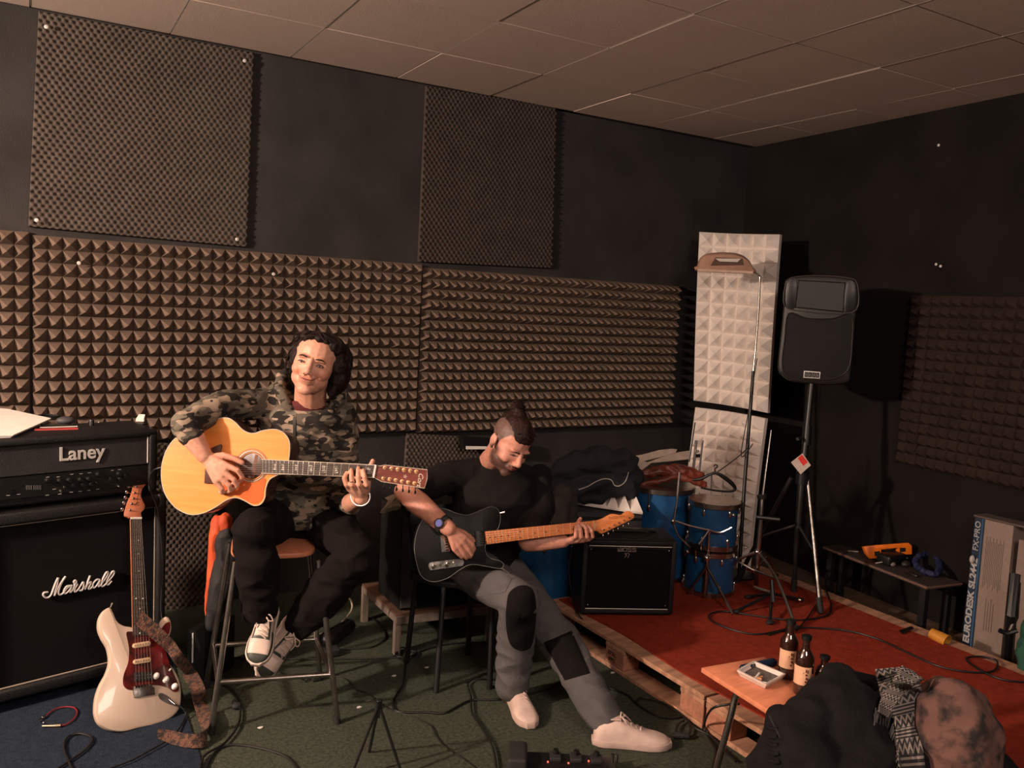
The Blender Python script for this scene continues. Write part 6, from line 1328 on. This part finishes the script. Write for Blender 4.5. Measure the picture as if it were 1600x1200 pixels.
MB().tube([P(1592, 910, 4.05), P(1588, 965, 4.02), P(1575, 992, 4.0)], .010, 8).build('brace', STEEL, t, True)
gb_ = MB(); gb_.limb([Z(1605, 1080, .05), P(1611, 1020, 3.9), P(1615, 965, 3.95)], [.07, .06, .04], 12); gb_.limb([Z(1630, 1090, .05), P(1632, 1000, 3.9)], [.08, .07], 12)
organic(gb_, 'green_cloth', mat('green_fabric', (0.012, 0.075, 0.045), .85), None, .009, 3, wrinkle(.014, (14, 14, 10)), label='green fabric bag at the right edge beside the black stand', category='fabric bag')
# cables on the stage
c15 = lambda L: [Z(x, y, .158) for x, y in L]
cable('stage_cable', c15([(1240, 980), (1180, 991), (1125, 977), (1107, 963), (1128, 955), (1180, 962), (1240, 969), (1288, 963), (1299, 950), (1292, 925), (1286, 915)]), .0045, 'black cable forming a long flat loop round the stand feet on the red carpet')
cable('stage_cable', c15([(1200, 992), (1250, 981), (1320, 985), (1370, 998), (1412, 1017), (1470, 1042), (1530, 1051), (1555, 1046), (1557, 1032), (1535, 1026), (1513, 1027), (1512, 1033), (1530, 1046), (1560, 1060), (1590, 1065), (1625, 1066)]), .0045, 'long black cable sweeping right over the red carpet to a loop by the box')
cable('stage_cable', c15([(1245, 985), (1262, 965), (1275, 945)]), .004, 'short black cable rising from the stand feet towards the speaker stand leg')
cable('amp_cable', [P(893, 855, 4.3), P(889, 890, 4.3), P(893, 925, 4.3), Z(898, 948, .158), Z(905, 962, .16), P(914, 972, 4.22), P(908, 980, 4.20), Z(890, 992, .03), Z(872, 1000, .012)], .0035, 'black cable from the combo amp dropping over the pallet edge')
# ================================================================ FLOOR CABLES
fz = lambda L, z=.006: [Z(x, y, z) for x, y in L]
g0 = 'black cables on the green floor'
cable('floor_cable', fz([(636, 1020), (634, 1034), (630, 1067), (617, 1090), (615, 1105), (625, 1112), (667, 1113), (694, 1114), (716, 1103), (737, 1094), (773, 1093), (800, 1090), (850, 1078), (880, 1062)]), .0048, 'black cable running from the low table past the front chair leg to the shoe')
cable('floor_cable', fz([(780, 1215), (776, 1200), (770, 1167), (756, 1142), (738, 1114), (736, 1088), (731, 1070), (738, 1062), (756, 1060), (790, 1062)], .012), .0040, 'black cable curving down from the chair leg to the pedalboard')
cable('thin_cable', fz([(594, 1098), (612, 1110), (640, 1118), (668, 1131), (676, 1137), (683, 1152), (700, 1170), (725, 1186), (750, 1206)]), .0022, 'thin black wire wandering right from the small black tripod')
cable('thin_cable', fz([(462, 1053), (470, 1060), (478, 1065), (487, 1056), (500, 1056), (530, 1057), (545, 1065), (557, 1078), (572, 1082), (586, 1092)]), .0022, 'thin black wire from below the sneakers to the top of the small black tripod')
cable('floor_cable', fz([(300, 1038), (337, 1063), (361, 1077), (374, 1100), (373, 1130), (352, 1160), (320, 1180), (312, 1205)], .012), .0045, 'black cable looping round the front left leg of the bar stool')
cable('floor_cable', fz([(318, 1210), (332, 1180), (350, 1166), (378, 1164), (420, 1172), (450, 1184), (466, 1204)], .006), .0045, 'black cable arching along the bottom edge below the bar stool')
cable('floor_cable', fz([(937, 1072), (959, 1077), (981, 1086), (994, 1099), (1022, 1116), (1053, 1122), (1072, 1117)]), .0050, 'thick black cable beside the pallet ending in a loop right of the big shoe')
cable('floor_cable', fz([(994, 1099), (1000, 1091), (1018, 1092), (1044, 1102), (1066, 1118), (1079, 1135), (1074, 1150), (1060, 1150), (1058, 1135), (1070, 1126), (1085, 1137), (1110, 1150), (1130, 1172), (1150, 1190)], .014), .0042, 'black cable loop with a plug on the green floor right of the big shoe')
MB().tube([Z(1054, 1148, .016), Z(1076, 1150, .016)], [.014, .017, .013], 10).build('cable_plug', RUBBER, None, True, 'thick black rubber plug in the cable loop right of the big shoe', 'plug')
cable('floor_cable', [P(1155, 1100, 3.0), P(1135, 1101, 3.05), P(1112, 1108, 3.1), Z(1101, 1130, .05), Z(1106, 1150, .01), Z(1118, 1175, .01), Z(1112, 1205, .01)], .0045, 'black cable curling round the metal leg of the small wooden table')
cable('floor_cable', fz([(85, 1204), (107, 1190), (132, 1172), (144, 1157), (138, 1149), (120, 1146), (104, 1153), (100, 1170), (108, 1192), (116, 1210)], .016), .0042, 'black cable loop on the blue mat below the short red patch cable')
cable('floor_cable', fz([(296, 1024), (343, 1027), (400, 1028), (480, 1030), (560, 1029), (600, 1028), (624, 1027)]), .0040, 'black cable running straight across the floor behind the bar stool')
cable('floor_cable', fz([(533, 1014), (560, 1013), (583, 1010), (600, 1000), (602, 990), (593, 975), (580, 966), (566, 965)]), .0036, 'black cable curving over the floor towards the low grey table')
cable('floor_cable', fz([(655, 1018), (690, 1008), (730, 1004), (780, 1004), (820, 1004)]), .0038, 'black cable on the floor behind the legs of the black chair')
tg_ = MB(); rn = random.Random(9)
pts = [Z(632+24*math.cos(k*1.9)*rn.uniform(.5, 1), 1022+11*math.sin(k*1.9)*rn.uniform(.5, 1), .008+.002*(k % 5)) for k in range(16)]
tg_.tube(pts, .0034, 6, 6).build('cable_tangle', CABLE, None, True, 'tangle of black cable on the floor at the foot of the low grey table', 'cable')
CRC = mat('cream_cable', (.50, .44, .33), .5)
cable('cream_cable', [P(540, 930, 3.85), P(549, 940, 3.9), P(548, 956, 3.95)]+fz([(531, 975), (512, 986), (490, 994), (460, 1004)]), .0042, 'cream coloured cable bowing out behind the leg of the bar stool', CRC)
ft = MB(); ft.limb([Z(512, 1000, .035), Z(545, 978, .04)], [.045, .036], 12)
organic(ft, 'foot_pedal', PLAST, None, .006, 3, label='dark rounded foot pedal on the floor behind the bar stool', category='pedal')
MB().rbox(Z(515, 1018, .022), (.09, .06, .04), None, .01).build('power_adapter', RUBBER, None, True, 'black power adapter on the floor just behind the front right stool leg', 'adapter')
MB().rbox(Z(494, 1060, .012), (.04, .025, .022), None, .006).build('cable_joint', RUBBER, None, True, 'small black cable joint on the floor under the bar stool', 'plug')
for k, (x, y, lb) in enumerate(((616, 1056, 'between stool and chair'), (957, 1051, 'beside the pallet edge'), (407, 1137, 'under the bar stool'), (561, 1105, 'left of the small tripod'), (667, 1043, 'behind the chair leg'))):
    q = Z(x, y, .003); MB().slab([q+V((.010*math.cos(a+k)*(1+.3*math.sin(3*a)), .007*math.sin(a+k), .002)) for a in [2*PI*i/9 for i in range(9)]], UZ, .003).build('paper_scrap', WHITE, None, False, 'tiny white scrap of paper on the green carpet '+lb, 'paper scrap')
ft = MB(); ft.ell(Z(370, 1103, .015), (.022, .016, .015)); ft.ell(Z(366, 1098, .02), (.010, .016, .014)); organic(ft, 'cable_clip', RUBBER, None, .004, 2, label='small dark lump of tape beside the cable under the stool', category='tape')

# ---- small tripod
t = thing('mini_tripod', 'small black table tripod standing on the green floor at the bottom edge', 'tripod', Z(588, 1190))
hx = P(592, 1100, 2.98)
MB().rbox(hx, (.020, .020, .035), None, .004).build('head', PLAST, t, True)
for f_ in ((548, 1215), (628, 1212), (577, 1176)): MB().tube([hx, Z(*f_)+UZ*.004], [.0065, .0055], 8).build('leg', BM, t, True)
MB().cyl(hx+UZ*.01, hx-UZ*.05, .006, n=8).build('centre_column', BM, t, True)
cable('thin_cable', [hx+CR*-.004, P(580, 1094, 2.98), P(574, 1096, 2.98)], .0035, 'stubby black cable end on top of the small tripod')

# ---- pedalboard
t = thing('pedalboard', 'black multi pedal unit with small glowing red lights at the bottom edge', 'guitar pedals', Z(875, 1210))
p0_ = Z(792, 1205, 0); p1_ = Z(960, 1215, 0); e1 = (p1_-p0_); W_ = e1.length; e1.normalize(); e2 = V((-e1.y, e1.x, 0)); Rp = TM((0, 0, 0), e1, e2, UZ).to_3x3()
pz = lambda x, y, z: p0_+e1*x+e2*y+UZ*z
MB().rbox(pz(W_/2, -.02, .025), (W_, .16, .05), Rp, .008).build('base', PLAST, t, True)
MB().rbox(pz(.035, -.005, .05), (.072, .14, .075), Rp, .012).build('expression_pedal', RUBBER, t, True)
RED = mat('red_led', (1.0, 0.10, 0.05), .3, emit=2.2)
for k, x in enumerate((.175, .25, .325)):
    b_ = MB().rbox(pz(x, .02, .056), (.042, .05, .016), Rp, .004).build('foot_switch', RUBBER, t, True)
    MB().lathe([(0, 0), (.012, 0), (.010, .016), (0, .017)], TM(pz(x+.002, .030, .063), (1, 0, 0), (0, 1, 0), (0, 0, 1)), 14).build('knob', PLAST, b_, True)
    MB().ell(pz(x-.028, .0 - (.012 if k != 2 else -.01), .052), .0032).build('red_light', RED, t, True)
for x in (.385, .40): MB().cyl(pz(x, .02, .05), pz(x, .02, .078), .006, n=10).build('jack_plug', STEEL, t, True)

# ================================================================ SMALL TABLE WITH BOTTLES AND COAT
tz_ = .46; tq_ = lambda u, v, z=0: Z(u, v, tz_+z)
c1_, c2_, c3_, c4x = tq_(1096, 1043), tq_(1194, 1026), tq_(1310, 1075), tq_(1200, 1109)
c3_ = c4x+(c2_-c1_)*1.0
t = thing('small_table', 'small orange wooden table on bent metal legs in front of the pallets', 'table', Z(1150, 1200))
ext = (c4x-c1_)*.55
OT = mat('orange_beech', (0.66, 0.24, 0.125), 0.45, rgb2=(0.55, 0.19, 0.10), nscale=5, stretch=(2, 9, 1))
MB().slab([c1_, c2_, c3_+ext, c4x+ext], UZ, .018, .003).build('table_top', OT, t, True)
dn = (c4x-c1_).normalized(); dm = (c2_-c1_).normalized()
for a in (c1_+dn*.16+dm*.03, c1_+dn*.16+dm*.25, c4x+ext-dn*.03+dm*.03, c4x+ext-dn*.03+dm*.25):
    far = a+(-dn*.05 if a in (0,) else V((0, 0, 0))); f_ = V((a.x, a.y, 0))-dn*.06-dm*.05*(1 if (a-c1_).dot(dm) < .1 else -1)
    MB().tube([a-UZ*.02+dn*.05, a-UZ*.022+dn*.01, a-UZ*.045-dn*.012, a.lerp(f_, .3), f_], .0115, 10, 4).build('leg', TUBE, t, True)
# ashtray
at_ = thing('ashtray', 'square white glass ashtray full of stubs on the small orange table', 'ashtray', tq_(1188, 1062))
aq = [tq_(1151, 1057), tq_(1177, 1042), tq_(1227, 1063), tq_(1196, 1080)]; ac_ = sum(aq, V((0, 0, 0)))/4
GLS = mat('milky_glass', (0.66, 0.58, 0.52), .15, coat=.4)
r_ = lambda s_, z: [ac_+(p-ac_)*s_+UZ*z for p in cat([ac_+(q-ac_)*1.0 for q in aq], 1, True)]
am = MB(); am.rings([r_(.86, .002), r_(1.0, .018), r_(1.0, .024), r_(.90, .024), r_(.78, .008)]); am.build('tray', GLS, at_, False)
MB().slab(r_(.80, .011), UZ, .003).build('ash', mat('grey_ash', (.16, .13, .11), .95, rgb2=(.05, .04, .035), nscale=160), at_)
for a, b_, m_ in (((1178, 1058), (1190, 1062), 'ORC'), ((1186, 1052), (1180, 1060), ''), ((1190, 1066), (1199, 1068), ''), ((1184, 1060), (1191, 1057), 'ORC')): MB().cyl(tq_(*a, .018), tq_(*b_, .018), .0038, n=8).build('cigarette_stub', mat('stub_orange', (.65, .28, .12), .8) if m_ else PAPER, at_, True)
# blue spoon-like sunglasses
sg_ = MB(); sg_.limb([tq_(1161, 1044, .010), tq_(1172, 1041, .012)], [.014, .012], 10); sg_.limb([tq_(1172, 1041, .012), tq_(1186, 1038, .012)], [.007, .008]); sg_.limb([tq_(1186, 1038, .012), tq_(1208, 1035, .010)], [.013, .016], 10)
organic(sg_, 'blue_grip', mat('dark_blue_plastic', (.012, .022, .05), .3), None, .004, 3, label='dark blue rounded plastic grip lying behind the ashtray', category='grip')
# bottles
AMB = mat('dark_amber_glass', (0.028, 0.009, 0.006), 0.06, coat=1.0, spec=.8)
LAB = mat('peach_label', (0.72, 0.42, 0.26), .7)
def bottle(c, label, h=.205, lab_ang=0.0, r=.031):
    t = thing('bottle', label, 'bottle', c, 'amber bottles on the small table'); M = TM(c, (1, 0, 0), (0, 1, 0), (0, 0, 1))
    prof = [(0, 0), (r*.9, 0), (r, .006), (r, h*.60), (r*.93, h*.67), (r*.6, h*.75), (.0125, h*.81), (.012, h*.93), (.0145, h*.94), (.0145, h*.975), (.012, h), (0, h)]
    MB().lathe(prof, M, 32).build('glass', AMB, t, True)
    MB().lathe([(0, h*.955), (.0165, h*.955), (.0165, h+.004), (0, h+.006)], M, 20).build('cap', PLAST, t, True)
    rg = []
    for z in (h*.20, h*.52): rg.append([c+V((math.cos(a), math.sin(a), 0))*(r+.0006)+UZ*z for a in [lab_ang-1.05+2.1*i/16 for i in range(17)]])
    lm = MB(); lm.rings([rg[0], rg[1]], False); lb_ = lm.build('paper_label', LAB, t, True)
    pr = MB(); rn = random.Random(int(h*1000))
    for a, z, w_, hh in ((.45, .46, .004, .010), (.62, .45, .003, .012), (.50, .39, .007, .006), (.50, .33, .004, .008), (.62, .32, .003, .008), (.45, .27, .005, .006), (.2, .42, .002, .004)):
        aa_ = lab_ang+a; q = c+V((math.cos(aa_), math.sin(aa_), 0))*(r+.0012)+UZ*(h*z); pr.box(q, (.0012, w_, hh), Matrix.Rotation(aa_, 3, 'Z'))
    pr.build('label_print', mat('brown_ink', (.12, .03, .02), .7), t)
    return t
tocam = math.atan2(CC.y-c2_.y, CC.x-c2_.x)
bottle(tq_(1229, 1057), 'dark amber bottle with a peach label, the one standing behind the ashtray', .200, tocam-.15)
bottle(tq_(1253, 1083), 'dark amber bottle with a peach label, nearest the black coat', .195, tocam-.25)
bottle(tq_(1284, 1085, -.0), 'dark bottle of which only the black cap shows behind the coat', .13, tocam, .028)

COAT = mat('black_coat_cloth', (0.0065, 0.006, 0.0065), .9, spec=.2, rgb2=(.005, .0045, .005), bump=.35, bscale=90)
t = thing('coat', 'black coat draped over the end of the small table at the bottom right', 'coat', Z(1330, 1260))
cb = MB()
for pts_, r in (([(1215, 1130, 2.55), (1212, 1170, 2.5), (1210, 1240, 2.45)], (.05, .07, .08)), ([(1283, 1088, 2.62), (1268, 1130, 2.56), (1255, 1200, 2.46), (1255, 1290, 2.4)], (.055, .09, .13, .15)), ([(1310, 1078, 2.66), (1320, 1140, 2.58), (1325, 1220, 2.5), (1325, 1300, 2.4)], (.075, .14, .18, .2)), ([(1370, 1092, 2.68), (1390, 1140, 2.62), (1400, 1220, 2.55), (1400, 1300, 2.5)], (.08, .14, .16, .18)), ([(1290, 1078, 2.70), (1320, 1070, 2.72), (1380, 1088, 2.72)], (.05, .058, .06)), ([(1470, 1120, 2.72), (1500, 1200, 2.6), (1520, 1300, 2.5)], (.10, .15, .16))): cb.limb([P(*p) for p in pts_], list(r), 16)
CT = organic(cb, 'coat_body', COAT, t, .010, 5, wrinkle(.034, (5, 5, 7), 3.0, .007, 16))
zp = MB()
trc = bvh_of(CT)
def onto(tr, x, y, off, fb):
    h = tr.ray_cast(CC, ray(x, y).normalized()); return (h[0] if h[0] else P(x, y, fb))-ray(x, y).normalized()*off
zp.tube([onto(trc, x, y, .003, 2.5) for x, y in ((1202, 1118), (1207, 1128), (1212, 1138), (1219, 1152))], .0035, 6); zp.build('zipper', mat('black_zip', (.03, .03, .03), .25), t, True)
for k in range(5):
    y = 1135+k*13; MB().tube([onto(trc, 1199+k, y, .002, 2.5), onto(trc, 1206+k, y+4, .008, 2.5), onto(trc, 1214+k, y+3, .002, 2.5)], .006, 8, 3).build('sleeve_rib', COAT, t, True)
# scarf
SCF = bpy.data.materials.new('patterned_scarf'); SCF.use_nodes = True; nt = SCF.node_tree; bs = nt.nodes['Principled BSDF']; bs.inputs['Roughness'].default_value = .95
uvn = nt.nodes.new('ShaderNodeVertexColor'); uvn.layer_name = 'strip'; sepn = nt.nodes.new('ShaderNodeSeparateColor'); nt.links.new(uvn.outputs[0], sepn.inputs[0])
def mth(op, a, b=None, c=None):
    n = nt.nodes.new('ShaderNodeMath'); n.operation = op
    for i, x in enumerate((a, b, c)):
        if x is None: continue
        if isinstance(x, (int, float)): n.inputs[i].default_value = x
        else: nt.links.new(x, n.inputs[i])
    return n.outputs[0]
su, sv_ = sepn.outputs[0], sepn.outputs[1]      # across, along (0..1)
tri = mth('PINGPONG', mth('MULTIPLY', su, 5.0), .5)
zig = mth('GREATER_THAN', mth('SINE', mth('ADD', mth('MULTIPLY', sv_, 85.0), mth('MULTIPLY', tri, 9.0))), .15)
band = mth('GREATER_THAN', mth('SINE', mth('MULTIPLY', sv_, 34.0)), -.1)
stripe = mth('GREATER_THAN', mth('SINE', mth('MULTIPLY', sv_, 230.0)), .2)
patn = mth('ADD', mth('MULTIPLY', band, zig), mth('MULTIPLY', mth('SUBTRACT', 1.0, band), stripe))
cr_ = nt.nodes.new('ShaderNodeMix'); cr_.data_type = 'RGBA'; cr_.inputs[6].default_value = (.018, .017, .018, 1); cr_.inputs[7].default_value = (.21, .175, .155, 1); nt.links.new(patn, cr_.inputs[0]); nt.links.new(cr_.outputs[2], bs.inputs['Base Color'])
t = thing('scarf', 'black and cream patterned fringed scarf hanging over the black coat', 'scarf', P(1410, 1250, 2.5))
def cloth_strip(L, R_, name, m, off, nu=14, nv=50, wav=.012, seed=0, depth=None):
    """a strip of cloth between two sight lines, resting on the coat"""
    Lc = cat([V((x, y, 0)) for x, y in L], 8); Rc = cat([V((x, y, 0)) for x, y in R_], 8); N = len(Lc)
    vs = []; cl = []; n_ = nu+1
    for i in range(N):
        for k in range(n_):
            q = Lc[i].lerp(Rc[min(int(i*len(Rc)/N), len(Rc)-1)], k/nu); h = trc.ray_cast(CC, ray(q.x, q.y).normalized()); d_ = (h[0]-CC).dot(CF) if h[0] else depth
            dd_.append(d_); vs.append((q.x, q.y, d_)); cl.append((k/nu, i/(N-1), 0))
    ds = np.array([v[2] for v in vs]).reshape(N, n_)
    for _ in range(6):
        p_ = np.pad(ds, 1, mode='edge'); ds = np.minimum(ds, (p_[:-2, 1:-1]+p_[2:, 1:-1]+p_[1:-1, :-2]+p_[1:-1, 2:])/4+.002)
    pts = []
    for i in range(N):
        for k in range(n_):
            v = vs[i*n_+k]; wv_ = wav*noise.noise(V((v[0]*.06+seed, v[1]*.025, seed)))+wav*.5*math.sin(k*1.7+seed); pts.append(P(v[0], v[1], ds[i, k]-off-abs(wv_)))
    fs = [(i*n_+k, i*n_+k+1, (i+1)*n_+k+1, (i+1)*n_+k) for i in range(N-1) for k in range(nu)]
    back = [p+CF*.004 for p in pts]; M_ = len(pts)
    fs += [tuple(M_+q for q in f[::-1]) for f in fs]
    bd = [i for i in range(nu+1)]+[(i*n_+nu) for i in range(1, N)]+[(N-1)*n_+k for k in range(nu-1, -1, -1)]+[i*n_ for i in range(N-2, 0, -1)]
    fs += [(bd[i], bd[(i+1) % len(bd)], M_+bd[(i+1) % len(bd)], M_+bd[i]) for i in range(len(bd))]
    mb = MB(); mb.add(pts+back, fs); o = mb.build(name, m, t, True, angle=180)
    a_ = o.data.color_attributes.new('strip', 'FLOAT_COLOR', 'POINT'); c4_ = np.ones((len(pts)*2, 4)); c4_[:, :3] = np.array(cl+cl); a_.data.foreach_set('color', c4_.reshape(-1)); return o
dd_ = []
cloth_strip([(1368, 1046), (1374, 1075), (1380, 1096), (1398, 1130), (1402, 1170), (1408, 1230)], [(1412, 1042), (1432, 1052), (1440, 1080), (1440, 1120), (1442, 1165), (1450, 1230)], 'hanging_end', SCF, .018, depth=2.55, seed=1.0)
cloth_strip([(1410, 1040), (1398, 1058), (1384, 1078), (1376, 1096), (1372, 1112)], [(1446, 1062), (1430, 1070), (1412, 1086), (1396, 1106), (1388, 1122)], 'crossing_fold', SCF, .045, nu=8, depth=2.52, seed=3.0, wav=.008)
fm = MB(); rn = random.Random(6)
for k in range(16):
    x = 1367+k*1.8; y = 1108+rn.uniform(-2, 10); q = onto(trc, x, y, .03, 2.5); fm.tube([q, q-UZ*.03+CR*rn.uniform(-.008, .004), q-UZ*rn.uniform(.06, .085)+CR*rn.uniform(-.014, .006)], .0026, 5, 3)
for k in range(14):
    x = 1396+k*.9; y = 1130+k*5; q = onto(trc, x, y, .03, 2.5); fm.tube([q, q-UZ*.03+CR*rn.uniform(-.012, .0), q-UZ*rn.uniform(.06, .085)+CR*rn.uniform(-.02, .0)], .0024, 5, 3)
fm.build('fringe', mat('dark_fringe', (.05, .045, .045), .95), t, True)
# cap-like tie dye cushion
TD = mat('faded_pink_brown_cloth', (0.12, 0.058, 0.045), .95, rgb2=(0.012, 0.009, 0.008), nscale=11, bump=.5, bscale=30, contrast=(.44, .56), detail=5)
cb = MB(); Rg = TM((0, 0, 0), CR, CF, CU).to_3x3()
cb.ell(P(1490, 1160, 2.50), (.115, .13, .19), Rg, 24, 16); cb.ell(P(1515, 1155, 2.52), (.085, .12, .15), Rg, 20, 14); cb.ell(P(1475, 1105, 2.56), (.07, .10, .09), Rg, 20, 14); cb.limb([P(1480, 1200, 2.5), P(1475, 1290, 2.45)], [.13, .12], 16)
organic(cb, 'cloth_bag', TD, None, .009, 6, wrinkle(.015, (8, 8, 12), 9.0, .006, 22), label='rounded faded pinkish brown cloth bag right of the patterned scarf', category='bag')
